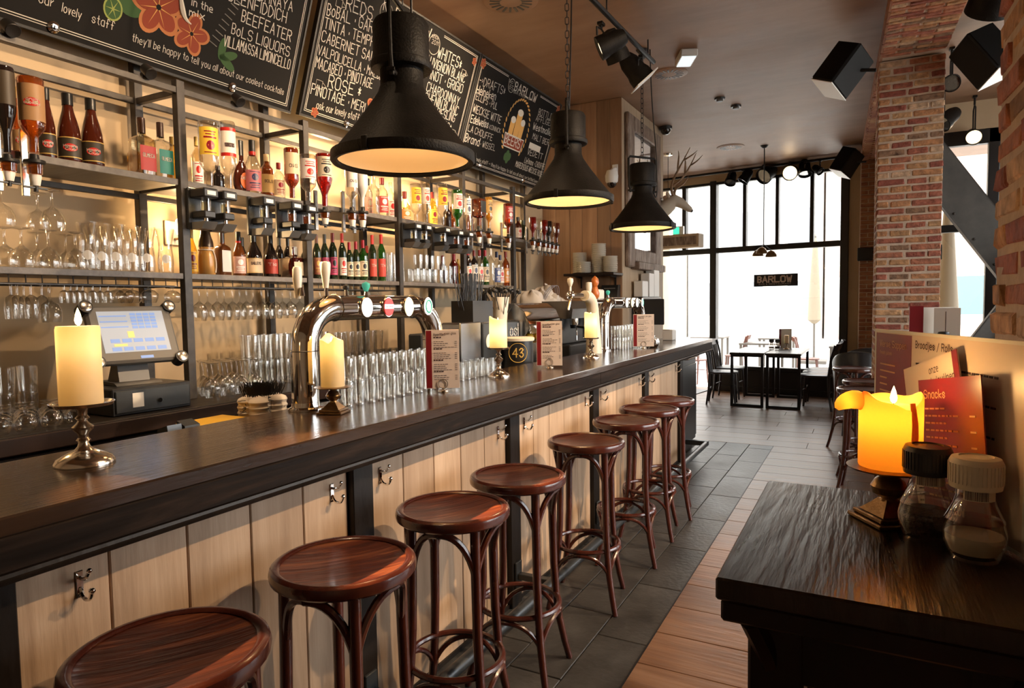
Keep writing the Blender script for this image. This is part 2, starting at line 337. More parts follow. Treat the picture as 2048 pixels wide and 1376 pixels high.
LABS = {}
for k, c in dict(tan=(0.36, 0.20, 0.08), tanlabel=(0.36, 0.20, 0.09), rumlabel=(0.03, 0.022, 0.012), red=(0.45, 0.05, 0.05), teal=(0.03, 0.22, 0.20), white=(0.76, 0.72, 0.66), orangeoval=(0.70, 0.14, 0.03), redblue=(0.48, 0.14, 0.16), gold=(0.52, 0.34, 0.12), cream=(0.68, 0.52, 0.34), flag=(0.75, 0.30, 0.28), orange=(0.75, 0.30, 0.08), yellow=(0.85, 0.55, 0.05), goldlabel=(0.80, 0.45, 0.04), whitelabel=(0.78, 0.74, 0.70), pinkbox=(0.50, 0.30, 0.27), redoval=(0.35, 0.035, 0.02), strip=(0.62, 0.52, 0.42), creamlabel=(0.66, 0.55, 0.40), brown=(0.26, 0.08, 0.05), magenta=(0.42, 0.04, 0.12), redlabel=(0.58, 0.07, 0.05), blue=(0.10, 0.14, 0.32), darklabel=(0.05, 0.035, 0.02), redwhite=(0.78, 0.72, 0.66), whitered=(0.72, 0.68, 0.66), blacklabel=(0.02, 0.02, 0.02)).items():
    LABS[k] = flat('label_' + k, c, 0.5)

# ---------------------------------------------------------------- hand lettering (stroke alphabet)
GLYPH = dict(A='02 28 42|14 34', B='02 08 28 37 36 25 05|25 34 33 22 02', C='47 38 18 07 03 12 32 43', D='02 08 28 46 44 22 02', E='42 02 08 48|05 35', F='02 08 48|05 35', G='47 38 18 07 03 12 32 43 45 25',
    H='02 08|42 48|05 45', I='02 08', J='38 33 22 12 03', K='02 08|48 05 42', L='08 02 42', M='02 08 25 48 42', N='02 08 42 48', O='12 03 07 18 38 47 43 32 12', P='02 08 38 47 46 35 05', Q='12 03 07 18 38 47 43 32 12|24 41',
    R='02 08 38 47 46 35 05|25 42', S='47 38 18 07 06 15 35 44 43 32 12 03', T='22 28|08 48', U='08 03 12 32 43 48', V='08 22 48', W='08 12 26 32 48', X='02 48|08 42', Y='08 25 48|25 22', Z='08 48 02 42',
    a='36 16 05 03 12 32|36 32', b='08 02 22 33 35 26 06', c='35 26 16 05 03 12 22 33', d='38 32 12 03 05 16 36', e='04 34 35 26 16 05 03 12 32', f='37 28 18 17 12|05 25', g='36 16 05 03 12 32|36 31 20 10 01', h='02 08|05 16 26 35 32',
    i='02 06|07 08', j='16 11 00|17 18', k='02 08|35 04 32', l='02 08', m='02 06|05 16 25 22|25 36 45 42', n='02 06|05 16 26 35 32', o='12 03 05 16 26 35 33 22 12', p='00 06 26 35 33 22 02', q='30 36 16 05 03 12 32', r='02 06|04 15 26',
    s='35 26 16 05 14 24 33 22 12 03', t='18 13 22|06 26', u='06 03 12 22 33|36 32', v='06 12 26', w='06 12 24 32 46', x='02 36|06 32', y='06 13 23|36 10', z='06 36 02 32')
GLYPH.update({'0': '12 03 07 18 28 37 33 22 12', '1': '06 18 12', '2': '07 18 28 37 36 02 32', '3': '07 18 28 37 26 15 25 34 33 22 12 03', '4': '32 38 04 44', '5': '38 08 05 25 34 33 22 02', '6': '37 18 06 03 12 22 33 34 25 05', '.': '14 15', '-': '05 25', '>': '06 15 04', "'": '07 08', '*': '04 26|06 24|13 17', '&': '32 07 18 27 04 12 33', '/': '01 38', ',': '01 13'})
def text(m, s, mp, h, width=None, th=0.1, jit=0.0, bold=1.0):
    # draws s as flat ribbons; mp(a, b) maps text-plane metres to space
    x = 0.0; segs = []
    for ch in s:
        if ch == ' ': x += 2.6; continue
        g = GLYPH.get(ch)
        if not g: x += 2; continue
        mw = 0; dy = random.uniform(-jit, jit)
        for st in g.split('|'):
            pts = [(int(q[0]), int(q[1]) - 2) for q in st.split()]
            mw = max(mw, max(q[0] for q in pts)); segs.append([(x + q[0], q[1] + dy) for q in pts])
        x += mw + 1.7
    k = h / 6.0; kx = k if width is None else width / max(x - 1.7, 1)
    w = h * th * bold / 2
    for pts in segs:
        P = [(a * kx, b * k) for a, b in pts]
        for (a0, b0), (a1, b1) in zip(P, P[1:]):
            dx, dy = a1 - a0, b1 - b0; l = math.hypot(dx, dy) or 1; dx, dy = dx / l * w, dy / l * w
            q = [(a0 - dx - dy, b0 - dy + dx), (a0 - dx + dy, b0 - dy - dx), (a1 + dx + dy, b1 + dy - dx), (a1 + dx - dy, b1 + dy + dx)]
            m.add([mp(*t) for t in q], [(0, 1, 2, 3)])
    return (x - 1.7) * kx
def plane_map(o, ex, ey):
    o, ex, ey = Vector(o), Vector(ex), Vector(ey)
    return lambda a, b: tuple(o + ex * a + ey * b)
def lettering(parent, s, o, ex, ey, h, mat, width=None, th=0.12, name='lettering', jit=0.0):
    m = M(); text(m, s, plane_map(o, ex, ey), h, width, th, jit); return obj(name, m, MATS[mat], parent, smooth=0)
# ================================================================ SETTING
CEIL = 3.55
# ---- floor
FL = struct(obj('floor', M().box(-3.2, 3.8, -1.8, 11.7, -0.12, -0.012), MATS['grout']), 'dark grouted floor carrying slate tiles and brown boards')
def floor_pieces():
    variants = {}
    def piece(name, mat, x0, x1, y0, y1, z):
        key = (name, round(x1 - x0, 3), round(y1 - y0, 3))
        if key not in variants:
            w, l = (x1 - x0) / 2, (y1 - y0) / 2; variants[key] = M().box(-w, w, -l, l, -0.012, 0, 0.0025).mesh(name, 0); variants[key].materials.append(MATS[mat])
        link(name, variants[key], FL, ((x0 + x1) / 2, (y0 + y1) / 2, z))
    cols = [(-1.52, -1.262), (-1.258, -1.032), (-1.028, -0.807)]
    for c, (x0, x1) in enumerate(cols):
        y = -1.7 - 0.2 * c
        while y < 7.08:
            y1 = min(y + 0.596, 7.085)
            if y1 - y > 0.03: piece('slate_tile', 'slate', x0, x1, max(y, -1.7), y1, random.uniform(-0.0012, 0.0))
            y += 0.6
    y = -1.7; k = 0
    while y < 11.62:
        y1 = y + 0.281; x = (-0.803 if y < 7.0 else -3.1); first = True
        xs = -0.4 * (k % 3)
        while x < 3.72:
            L = 1.5 + (xs if first else 0); first = False
            x1 = min(x + L, 3.74); piece('floor_board', 'floor_wood', x, x1 - 0.002, y, y1, random.uniform(-0.001, 0.0)); x += L
        y += 0.2835; k += 1
floor_pieces()
obj('edge_strip', M().box(-0.808, -0.802, -1.7, 7.09, -0.012, 0.0015), MATS['black_metal'], FL)
# ---- ceiling and plain walls
struct(obj('ceiling', M().box(-3.2, 3.8, -1.8, 11.9, CEIL, CEIL + 0.15), MATS['ceiling']), 'brown mottled painted ceiling')
struct(obj('wall_left', M().box(-3.3, -3.12, -1.8, 11.9, -0.1, CEIL), MATS['plaster']), 'cream plaster wall behind the bottle shelves')
struct(obj('wall_back', M().box(-3.3, 3.9, -1.98, -1.8, -0.1, CEIL), MATS['plaster']), 'plain wall behind the viewer')
# ---- right outer wall with large windows
WR = struct(obj('wall_right', M().box(3.72, 3.9, -1.8, 8.8, -0.1, 0.5).box(3.72, 3.9, -1.8, 8.8, 3.3, CEIL).box(3.72, 3.9, -1.8, 2.7, 0.5, 3.3).box(3.72, 3.9, 7.7, 8.8, 0.5, 3.3), MATS['plaster']), 'right wall with tall windows')
W = struct(link('window_1', None, None, (3.8, 0, 0)), 'row of tall windows in the right wall')
for i in range(4):
    obj('mullion', M().box(-0.05, 0.05, 2.7 + i * 1.667 - 0.05, 2.7 + i * 1.667 + 0.05, 0.5, 3.3, 0.006), MATS['frame_black'], W)
for z in (0.5, 2.4, 3.22): obj('transom', M().box(-0.05, 0.05, 2.7, 7.7, z, z + 0.08, 0.006), MATS['frame_black'], W)
for i in range(3): obj('pane', M().box(-0.003, 0.003, 2.75 + i * 1.667, 2.65 + (i + 1) * 1.667, 0.58, 3.22), MATS['pane'], W, smooth=0)
# ---- street front (slightly oblique)
FA = struct(link('wall_front', None, None, (-2.231, 11.28, 0), (0, 0, math.radians(-8.42))), 'street front with black framed windows')
def fz(z): return 1.464 + (z - 1.464) * 0.97
obj('upper_wall', M().box(-1.05, 2.35, -0.06, 0.12, 3.40, CEIL), MATS['plaster'], FA)
obj('side_wall', M().box(-1.6, -1.03, -0.06, 0.12, -0.1, CEIL), MATS['plaster'], FA)
obj('side_wall', M().box(2.0, 2.75, -0.02, 0.12, -0.1, CEIL), MATS['plaster'], FA)
W = struct(link('window_2', None, None, (-2.231, 11.28, 0), (0, 0, math.radians(-8.42))), 'black framed shop window with four upper lights')
def fr(par, name, s0, s1, z0, z1, d0=-0.05, d1=0.05): return obj(name, M().box(s0, s1, d0, d1, z0, z1, 0.006), MATS['frame_black'], par)
fr(W, 'post', -0.04, 0.065, 0, 3.42, -0.07, 0.07); fr(W, 'post', 1.91, 2.02, 0, 3.42, -0.07, 0.07)
for a, b in ((0.485, 0.54), (0.985, 1.036), (1.484, 1.54)): fr(W, 'mullion', a, b, 2.335, 3.38)
fr(W, 'head', 0.065, 1.91, 3.36, 3.44); fr(W, 'transom', 0.065, 1.91, 2.255, 2.34, -0.06, 0.06); fr(W, 'sill', 0.065, 1.91, 0.36, 0.42, -0.09, 0.06); fr(W, 'lower_panel', 0.065, 1.91, 0.0, 0.36, -0.03, 0.04)
fr(W, 'plinth', 0.065, 1.91, 0.0, 0.09, -0.06, -0.03)
for a, b in ((0.065, 0.485), (0.54, 0.985), (1.036, 1.484), (1.54, 1.91)): obj('pane', M().box(a, b, -0.003, 0.003, 2.34, 3.36), MATS['pane'], W, smooth=0)
obj('pane', M().box(0.065, 1.91, -0.003, 0.003, 0.42, 2.255), MATS['pane'], W, smooth=0)
D = struct(link('door_1', None, None, (-2.231, 11.28, 0), (0, 0, math.radians(-8.42))), 'open street doorway with two lights above')
fr(D, 'post', -1.05, -0.95, 0, 3.42, -0.07, 0.07); fr(D, 'door_head', -0.95, -0.04, 2.25, 2.34, -0.06, 0.06); fr(D, 'mullion', -0.525, -0.455, 2.34, 3.38); fr(D, 'head', -0.95, -0.04, 3.36, 3.44)
for a, b in ((-0.95, -0.525), (-0.455, -0.04)): obj('pane', M().box(a, b, -0.003, 0.003, 2.34, 3.36), MATS['pane'], D, smooth=0)
obj('door_mat', M().box(-0.75, -0.02, -0.75, -0.12, 0.0, 0.012, 0.004), MATS['gunmetal'], D)
# ---- right front window, nearer, behind the brick piers
W = struct(link('window_3', None, None, (0.42, 8.72, 0)), 'black framed window wall behind the brick pier')
def fr3(name, x0, x1, z0, z1, d=0.05): return obj(name, M().box(x0, x1, -d, d, z0, z1, 0.006), MATS['frame_black'], W)
fr3('post', 0, 0.1, 0, 3.45); fr3('mullion', 0.70, 0.80, 0.4, 3.25); fr3('mullion', 1.75, 1.85, 0.4, 3.25); fr3('post', 3.2, 3.32, 0, 3.45); fr3('head', 0.1, 3.2, 3.10, 3.25); fr3('transom', 0.1, 3.2, 2.18, 2.26); fr3('sill', 0.1, 3.2, 0.32, 0.4); fr3('lower_panel', 0.1, 3.2, 0, 0.32, 0.03)
for a, b in ((0.1, 0.70), (0.80, 1.75), (1.85, 3.2)):
    for z0, z1 in ((0.4, 2.18), (2.26, 3.10)): obj('pane', M().box(a, b, -0.003, 0.003, z0, z1), MATS['pane'], W, smooth=0)
struct(obj('wall_front_right', M().box(0.42, 3.8, 8.66, 8.80, 3.25, CEIL).box(0.40, 0.52, 8.80, 11.3, -0.1, CEIL), MATS['plaster']), 'plaster above the right window')
# ---- brick arcade: three piers carrying a brick clad beam
AR = struct(link('wall_arcade', None, None, (0.24, 1.75, 0), (0, 0, 0.0377)), 'row of brick piers under a brick clad beam')
SOF = 3.42
PIERS = [(-0.75, 0.0), (4.66, 5.12), (8.98, 9.4)]
core = M()
for y0, y1 in PIERS: core.box(0.005, 0.465, y0 + 0.007, y1 - 0.006, -0.01, SOF)
core.box(0.012, 0.458, -0.75, 9.4, SOF + 0.012, CEIL + 0.01)
obj('mortar_core', core, MATS['mortar'], AR)
BR = {}
def brick(w, place, out=0.0, stuff=None):
    # place: function of local (a along the course, b out of the wall, c up) -> location and rotation
    v = random.randrange(3); key = (round(w, 2), v)
    if key not in BR:
        m = M().box(-w / 2, w / 2, -0.006, 0.02, -0.0228, 0.0228, 0.006)
        rs = random.Random(hash(key) & 255); m.v = [(x + rs.uniform(-.003, .003), y + rs.uniform(-.002, .004), z + rs.uniform(-.003, .003)) for x, y, z in m.v]
        BR[key] = m.mesh('brick', 0); BR[key].materials.append(MATS['brick'])
    loc, rot = place; return link('brick', BR[key], AR, loc, rot)
nc = int(SOF / 0.06)
for c in range(nc):
    z = 0.03 + c * 0.06
    # middle pier, front face (towards the viewer): -y is outwards; the brick's +y side faces into the wall
    y0 = PIERS[1][0]
    for a, w in (((0.043, 0.086), (0.172, 0.148), (0.358, 0.216)) if c % 2 else ((0.100, 0.198), (0.285, 0.148), (0.418, 0.100))):
        brick(w - 0.006, ((a + 0.002, y0 + 0.006 + random.uniform(-.003, .003), z), (0, 0, 0)))
    # near pier, face towards the bar (-x outwards)
    sh = 0.0 if c % 2 else 0.11
    for a in (-0.09, -0.31, -0.53):
        aa = a - sh
        w = 0.205
        if aa - w / 2 < -0.75: w = 0.10; aa = -0.695
        if c % 2 == 0 and a == -0.09: brick(0.095, ((0.006 + random.uniform(-.004, .003), -0.049 + random.uniform(-.003, .006), z), (0, 0, -PI / 2)))
        brick(w, ((0.006 + random.uniform(-.004, .003), aa + (random.uniform(0, .006) if aa > -0.12 else 0), z), (0, 0, -PI / 2)))
# middle pier, left face, a course of headers every row
for c in range(nc):
    z = 0.03 + c * 0.06
    for a, w in (((4.76, 0.18), (4.97, 0.21)) if c % 2 else ((4.72, 0.10), (4.90, 0.21))): brick(w, ((0.006, a, z), (0, 0, -PI / 2)))
# soffit courses between the piers (bricks on edge across the beam)
so = M(); far = M()
for k in range(76):
    y = 0.05 + k * 0.06
    for a, w in (((0.11, 0.2), (0.345, 0.22)) if k % 2 else ((0.05, 0.09), (0.22, 0.21), (0.395, 0.12))):
        if y > 2.6: brick(w, ((a + .006, y, SOF + 0.006), (PI / 2, 0, 0)))
        else: so.box(a - w / 2 + .006, a + w / 2, y - 0.0245, y + 0.0245, SOF - 0.006, SOF + 0.02, 0.005)
for k in range(64):
    y = 5.16 + k * 0.06
    for a, w in (((0.11, 0.2), (0.345, 0.22)) if k % 2 else ((0.05, 0.09), (0.22, 0.21), (0.395, 0.12))): far.box(a - w / 2 + .006, a + w / 2, y - 0.0245, y + 0.0245, SOF - 0.006, SOF + 0.02, 0.005)
for c in range(nc):
    z = 0.03 + c * 0.06
    for a, w in (((0.05, 0.09), (0.155, 0.10), (0.32, 0.21)) if c % 2 else ((0.11, 0.21), (0.28, 0.11), (0.40, 0.11))): far.box(a - w / 2 + .006, a + w / 2, PIERS[2][0] - 0.006, PIERS[2][0] + 0.02, z - 0.0245, z + 0.0245, 0.005)
for k in range(44):
    y = 0.1 + k * 0.213
    for j in range(2): far.box(-0.003, 0.02, y - 0.1 + j * 0.1, y + 0.1 + j * 0.1 - 0.005, SOF + 0.005 + j * 0.062, SOF + 0.055 + j * 0.062, 0.004)
mottled('brick_far', [(0.20, 0.06, 0.04), (0.36, 0.15, 0.08), (0.46, 0.26, 0.13)], (4, 4, 16), 0.85, 0.5, 12)
for m, n in ((so, 'soffit_bricks'), (far, 'far_bricks')):
    o = obj(n, m, MATS['brick_far'], AR, smooth=0); o['kind'] = 'stuff'
# ---- plank clad pillar at the end of the back bar
PL = struct(obj('wall_pillar', M().box(-3.12, -2.235, 6.615, 8.14, 0, CEIL), MATS['dark_wood']), 'pillar clad with brown vertical planks')
xs = [-3.12, -2.965, -2.80, -2.66, -2.49, -2.345, -2.222]
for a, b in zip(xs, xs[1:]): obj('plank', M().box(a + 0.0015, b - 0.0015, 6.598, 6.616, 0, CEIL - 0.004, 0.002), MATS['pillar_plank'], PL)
ys = [6.6, 6.86, 7.1, 7.34, 7.58, 7.82, 8.15]
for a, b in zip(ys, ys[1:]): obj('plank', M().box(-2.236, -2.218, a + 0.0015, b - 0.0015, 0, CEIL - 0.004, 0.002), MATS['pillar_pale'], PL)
# ---- street outside
GR = struct(obj('ground', M().box(-30, 34, 9.0, 45, -0.35, -0.13).box(3.95, 34, -20, 9.0, -0.35, -0.13), MATS['paving']), 'pale street paving')
# ================================================================ BAR
BT = thing('bar_counter', 'long dark stained wooden bar counter top with thick front edge', 'counter', (-1.63, 2.8, 0))
def bt(name, m, mat): 
    m.v = [(x + 1.63, y - 2.8, z) for x, y, z in m.v]; return obj(name, m, MATS[mat], BT)
bt('slab', M().box(-1.885, -1.38, -1.5, 6.93, 1.052, 1.09, 0.004), 'bar_top')
bt('fascia', M().box(-1.47, -1.3805, -1.5, 3.698, 0.985, 1.0515, 0.003), 'bar_fascia'); bt('fascia', M().box(-1.47, -1.3805, 3.70, 6.93, 0.985, 1.0515, 0.003), 'bar_fascia')
bt('end_fascia', M().box(-1.885, -1.471, 6.86, 6.93, 0.985, 1.0515, 0.003), 'bar_fascia')
bt('moulding', M().prism([(-1.50, 0.985), (-1.376, 0.985), (-1.374, 0.978), (-1.382, 0.970), (-1.386, 0.962), (-1.40, 0.957), (-1.50, 0.957)], (-1.5, 6.93), lambda a, b, d: (a, d, b)), 'black_wood')
bt('metal_edge', M().box(-1.905, -1.886, -1.5, 6.93, 1.03, 1.086, 0.002), 'steel')
BF = thing('bar_cabinet', 'bar front of pale vertical planks between black posts', 'bar', (-1.6, 2.8, 0))
def bf(name, m, mat, par=None):
    m.v = [(x + 1.6, y - 2.8, z) for x, y, z in m.v]; return obj(name, m, MATS[mat], par or BF)
bf('carcass', M().box(-1.86, -1.53, -1.5, 6.70, 0.0, 1.05), 'black_wood')
posts = [-0.47, 0.62, 1.70, 2.79, 3.88, 4.97, 6.06]
for y in posts: bf('post', M().box(-1.53, -1.478, y - 0.05, y + 0.05, 0, 0.956, 0.003), 'black_wood')
edges = [-1.5] + posts + [6.12]
for a, b in zip([-1.55] + posts[:-1], posts):
    a += 0.051; b -= 0.051; n = 5
    for i in range(n):
        w = (b - a) / n; bf('plank', M().box(-1.53, -1.503, a + i * w + 0.002, a + (i + 1) * w - 0.002, 0.015, 0.984, 0.0025), 'pale_plank')
bf('kick_board', M().box(-1.503, -1.495, -1.5, 6.0, 0, 0.02), 'black_wood')
for y in (0.80, 1.575, 1.815, 2.665, 2.93, 3.755, 4.02, 4.84, 5.10, 5.93):
    m = M().box(-1.503, -1.499, y - 0.008, y + 0.008, 0.84, 0.90, 0.0015)
    m.tube(bez((-1.50, y, 0.885), (-1.475, y, 0.88), (-1.47, y, 0.895), (-1.462, y, 0.905), 6), 0.004, 6).sphere((-1.462, y, 0.907), 0.006, 8, 6)
    m.tube(bez((-1.50, y, 0.862), (-1.492, y, 0.835), (-1.462, y, 0.832), (-1.455, y, 0.862), 8), 0.0045, 6).sphere((-1.455, y, 0.864), 0.007, 8, 6)
    bf('coat_hook', m, 'chrome')
cb = bf('cabinet', M().box(-1.86, -1.50, 6.12, 6.72, 0.10, 1.05, 0.004), 'gunmetal')
bf('towel_rail', M().tube([(-1.50, 6.2, 0.93), (-1.46, 6.2, 0.93), (-1.46, 6.62, 0.93), (-1.50, 6.62, 0.93)], 0.008, 8), 'steel', None)
bf('cabinet_door', M().box(-1.499, -1.488, 6.14, 6.70, 0.14, 0.86, 0.003), 'gunmetal'); bf('plinth', M().box(-1.84, -1.55, 6.12, 6.70, 0, 0.10), 'black_wood')
t = thing('foot_rail', 'dark steel foot rail running along the bar base', 'foot rail', (-1.29, 2.5, 0))
def tr(name, m): m.v = [(x + 1.29, y - 2.5, z) for x, y, z in m.v]; return obj(name, m, MATS['gunmetal'], t)
tr('rail', M().tube([(-1.29, -1.4, 0.15), (-1.29, 6.20, 0.15)], 0.024, 14))
tr('return_bar', M().box(-1.503, -1.27, 6.20, 6.245, 0.13, 0.175, 0.004))
for y in (-0.47, 0.62, 1.70, 2.79, 3.88, 4.97): tr('bracket', M().box(-1.478, -1.30, y - 0.018, y + 0.018, 0.135, 0.165, 0.003).box(-1.478, -1.465, y - 0.03, y + 0.03, 0.08, 0.22, 0.003))

# ================================================================ BAR STOOLS
def make_stool(label, group):
    s = thing('bar_stool', label, 'stool', (0, 0, 0), 0, group)
    H = 0.80; R = 0.188
    obj('seat_ring', M().lathe([(R - 0.03, H - 0.036), (R - 0.008, H - 0.038), (R, H - 0.031), (R + 0.002, H - 0.018), (R - 0.001, H - 0.006), (R - 0.010, H), (R - 0.020, H - 0.001), (R - 0.026, H - 0.006)], 40), MATS['bentwood'], s)
    obj('seat', M().lathe([(0, H - 0.028), (R - 0.02, H - 0.028), (R - 0.021, H - 0.007), (R - 0.06, H - 0.012), (R - 0.11, H - 0.016), (0, H - 0.017)], 40), MATS['seat_wood'], s)
    LEG = None; 
    for k in range(4):
        a = k * PI / 2; ca, sa = math.cos(a), math.sin(a)
        prof = [(0.150, 0.766, .0165), (0.152, 0.6, .0165), (0.156, 0.42, .016), (0.166, 0.28, .0155), (0.180, 0.18, .015), (0.203, 0.08, .014), (0.226, 0.0, .013)]
        obj('leg', M().tube([(r * ca, r * sa, z) for r, z, q in prof], [q for r, z, q in prof], 10), MATS['bentwood'], s)
        # bent braces under the seat: from this leg up to the seat ring half way to the next leg
        m = M()
        for sg in (1, -1):
            b = a + sg * 0.16; e = a + sg * 0.80
            m.tube(bez((0.150 * ca, 0.150 * sa, 0.60), (0.15 * math.cos(b), 0.15 * math.sin(b), 0.71), (0.158 * math.cos(a + sg * .45), 0.158 * math.sin(a + sg * .45), 0.757), (0.160 * math.cos(e), 0.160 * math.sin(e), 0.753), 9), 0.0115, 8)
        obj('upper_brace', m, MATS['bentwood'], s)
        m = M()
        for sg in (1, -1):
            b = a + sg * 0.16; e = a + sg * 0.80; r0 = 0.178
            m.tube(bez((r0 * ca, r0 * sa, 0.175), (0.17 * math.cos(b), 0.17 * math.sin(b), 0.245), (0.165 * math.cos(a + sg * .45), 0.165 * math.sin(a + sg * .45), 0.272), (0.162 * math.cos(e), 0.162 * math.sin(e), 0.272), 9), 0.0095, 8)
        obj('lower_brace', m, MATS['bentwood'], s)
    obj('foot_ring', M().tube([(0.158 * math.cos(2 * PI * i / 36), 0.158 * math.sin(2 * PI * i / 36), 0.288) for i in range(36)], 0.011, 8, closed=True), MATS['bentwood'], s)
    return s
ord_ = ['nearest', 'second nearest', 'third nearest', 'fourth nearest', 'fifth nearest', 'sixth nearest', 'seventh nearest', 'farthest']
stool0 = None
for i, y in enumerate((0.800, 1.304, 1.822, 2.281, 3.014, 3.626, 4.096, 4.535)):
    lab = 'brown bentwood bar stool at the bar, %s of the eight in the row' % ord_[i]
    loc = (-1.205 + random.uniform(-.006, .006), y, 0); rz = math.radians(57 + (0, -6, 3, -4, 0, 5, -3, 2)[i])
    if stool0 is None: stool0 = make_stool(lab, 'bar stools along the bar'); stool0.location = loc; stool0.rotation_euler = (0, 0, rz)
    else: dup(stool0, loc, rz, lab)
for i, (x, y, a, lab) in enumerate(((-0.005, 5.62, 40, 'brown bentwood bar stool beside the brick pier, nearest of the right-hand stools'), (0.06, 6.05, 20, 'bentwood bar stool tucked behind the nearest right-hand stool by the pier'), (-0.10, 7.30, 10, 'dark bentwood bar stool standing farthest from the viewer, left of the brick pier'))):
    dup(stool0, (x, y, 0) if i != 1 else (0.02, 6.62 - 0.45, 0), math.radians(a), lab, 'bar stools by the brick pier')

# ================================================================ BACK BAR
BC = thing('back_counter', 'dark wooden back counter under the bottle shelves', 'counter', (-2.8, 2.8, 0))
def bc(name, m, mat): m.v = [(x + 2.8, y - 2.8, z) for x, y, z in m.v]; return obj(name, m, MATS[mat], BC)
bc('worktop', M().box(-3.118, -2.50, -1.2, 6.59, 1.012, 1.05, 0.004), 'black_wood'); bc('carcass', M().box(-3.118, -2.56, -1.2, 6.59, 0.0, 1.012), 'black_wood'); bc('edge_lip', M().box(-2.50, -2.485, -1.2, 6.59, 0.985, 1.045, 0.004), 'dark_wood')
for i in range(9): bc('cupboard_door', M().box(-2.56, -2.54, -1.15 + i * 0.86, -1.15 + i * 0.86 + 0.83, 0.1, 0.97, 0.004), 'dark_wood')
WK = thing('work_counter', 'low steel work counter behind the bar top', 'counter', (-2.05, 2.8, 0))
def wk(name, m, mat): m.v = [(x + 2.05, y - 2.8, z) for x, y, z in m.v]; return obj(name, m, MATS[mat], WK)
wk('steel_top', M().box(-2.40, -1.91, -1.2, 6.4, 0.88, 0.90, 0.003), 'steel'); wk('body', M().box(-2.36, -1.91, -1.2, 6.4, 0.0, 0.88), 'gunmetal')

# ---- shelf rack
SH = thing('bottle_rack', 'black steel shelf rack on the wall behind the bar', 'shelf', (-2.9, 3.3, 1.05))
def sh(name, m, mat='shelf_metal'): m.v = [(x + 2.9, y - 3.3, z - 1.05) for x, y, z in m.v]; return obj(name, m, MATS[mat], SH)
PY = [0.42, 1.205, 1.995, 2.752, 3.578, 4.38, 5.203]
PY = [0.42, 1.995, 2.752, 3.578, 4.38, 5.203]
for i, y in enumerate(PY):
    sh('front_post', M().box(-2.768, -2.732, y - 0.02, y + 0.02, 1.05, 2.49 if i % 2 else 2.49, 0.002))
    sh('rear_post', M().box(-3.075, -3.035, y - 0.02, y + 0.02, 1.05, CEIL - 0.005, 0.002))
    for z in (2.428, 2.012): sh('cross_bar', M().box(-3.035, -2.768, y - 0.013, y + 0.013, z, z + 0.028, 0.002))
sh('rear_post', M().box(-3.075, -3.035, 5.98, 6.02, 1.6, CEIL - 0.005, 0.002))
sh('top_rail', M().box(-2.765, -2.735, 0.42, 6.0, 2.43, 2.458, 0.002)); sh('top_rail', M().box(-3.065, -3.045, 0.42, 6.0, 2.43, 2.458, 0.002)); sh('back_rail', M().box(-3.06, -3.04, 0.42, 6.0, 1.985, 2.01, 0.002))
for a, b in zip(PY, PY[1:] + [6.0]):
    sh('upper_shelf', M().box(-3.035, -2.745, a + 0.0205, b - 0.0205, 2.022, 2.05, 0.002), 'shelf_board')
    if b < 5.5: sh('lower_shelf', M().box(-3.035, -2.738, a + 0.0205, b - 0.0205, 1.601, 1.627, 0.002), 'shelf_board')
# wire racks for hanging glasses
for a, b in ((0.5, 1.96), (2.03, 2.72), (2.785, 3.55)):
    m = M()
    for x in (-2.765, -2.93): m.tube([(x, a, 1.567), (x, b, 1.567)], 0.004, 6)
    n = int((b - a) / 0.055)
    for i in range(n + 1):
        y = a + (b - a) * i / n
        m.tube([(-2.765, y, 1.602), (-2.765, y, 1.567), (-2.95, y, 1.567)], 0.0028, 5)
    sh('glass_rail', m)

# ---- bottles
BP = {  # profile shapes as (r, z) of unit radius and unit height, cap start, label span
    'wine': ([(0, 0), (0.92, 0), (1, 0.02), (1, 0.60), (0.93, 0.66), (0.62, 0.735), (0.40, 0.80), (0.37, 0.84), (0.36, 0.985), (0, 0.985)], 0.80, (0.10, 0.48)),
    'rum': ([(0, 0), (0.93, 0), (1, 0.02), (1, 0.36), (0.94, 0.48), (0.74, 0.62), (0.52, 0.74), (0.43, 0.82), (0.42, 0.985), (0, 0.985)], 0.83, (0.06, 0.36)),
    'spirit': ([(0, 0), (0.93, 0), (1, 0.02), (1, 0.60), (0.95, 0.65), (0.70, 0.71), (0.42, 0.76), (0.37, 0.80), (0.36, 0.98), (0, 0.98)], 0.83, (0.10, 0.52)),
    'slope': ([(0, 0), (0.93, 0), (1, 0.02), (1, 0.46), (0.95, 0.52), (0.78, 0.60), (0.52, 0.69), (0.38, 0.76), (0.35, 0.80), (0.34, 0.98), (0, 0.98)], 0.78, (0.06, 0.44)),
    'square': ([(0, 0), (0.95, 0), (1, 0.02), (1, 0.58), (0.94, 0.63), (0.60, 0.675), (0.33, 0.70), (0.31, 0.74), (0.31, 0.97), (0, 0.97)], 0.74, (0.08, 0.50)),
    'flask': ([(0, 0), (0.45, 0), (0.80, 0.06), (0.98, 0.16), (1, 0.26), (0.92, 0.38), (0.66, 0.50), (0.36, 0.58), (0.26, 0.64), (0.24, 0.98), (0, 0.98)], 0.72, (0.12, 0.42)),
    'monk': ([(0, 0), (0.9, 0), (1, 0.03), (0.98, 0.40), (0.88, 0.52), (0.78, 0.56), (0.86, 0.62), (0.80, 0.74), (0.62, 0.84), (0.55, 0.90), (0.50, 0.98), (0, 0.98)], 0.60, (0.1, 0.3)),
    'baileys': ([(0, 0), (0.95, 0), (1, 0.02), (1, 0.40), (0.98, 0.47), (0.86, 0.56), (0.62, 0.66), (0.42, 0.74), (0.34, 0.80), (0.33, 0.98), (0, 0.98)], 0.80, (0.08, 0.42)),
}
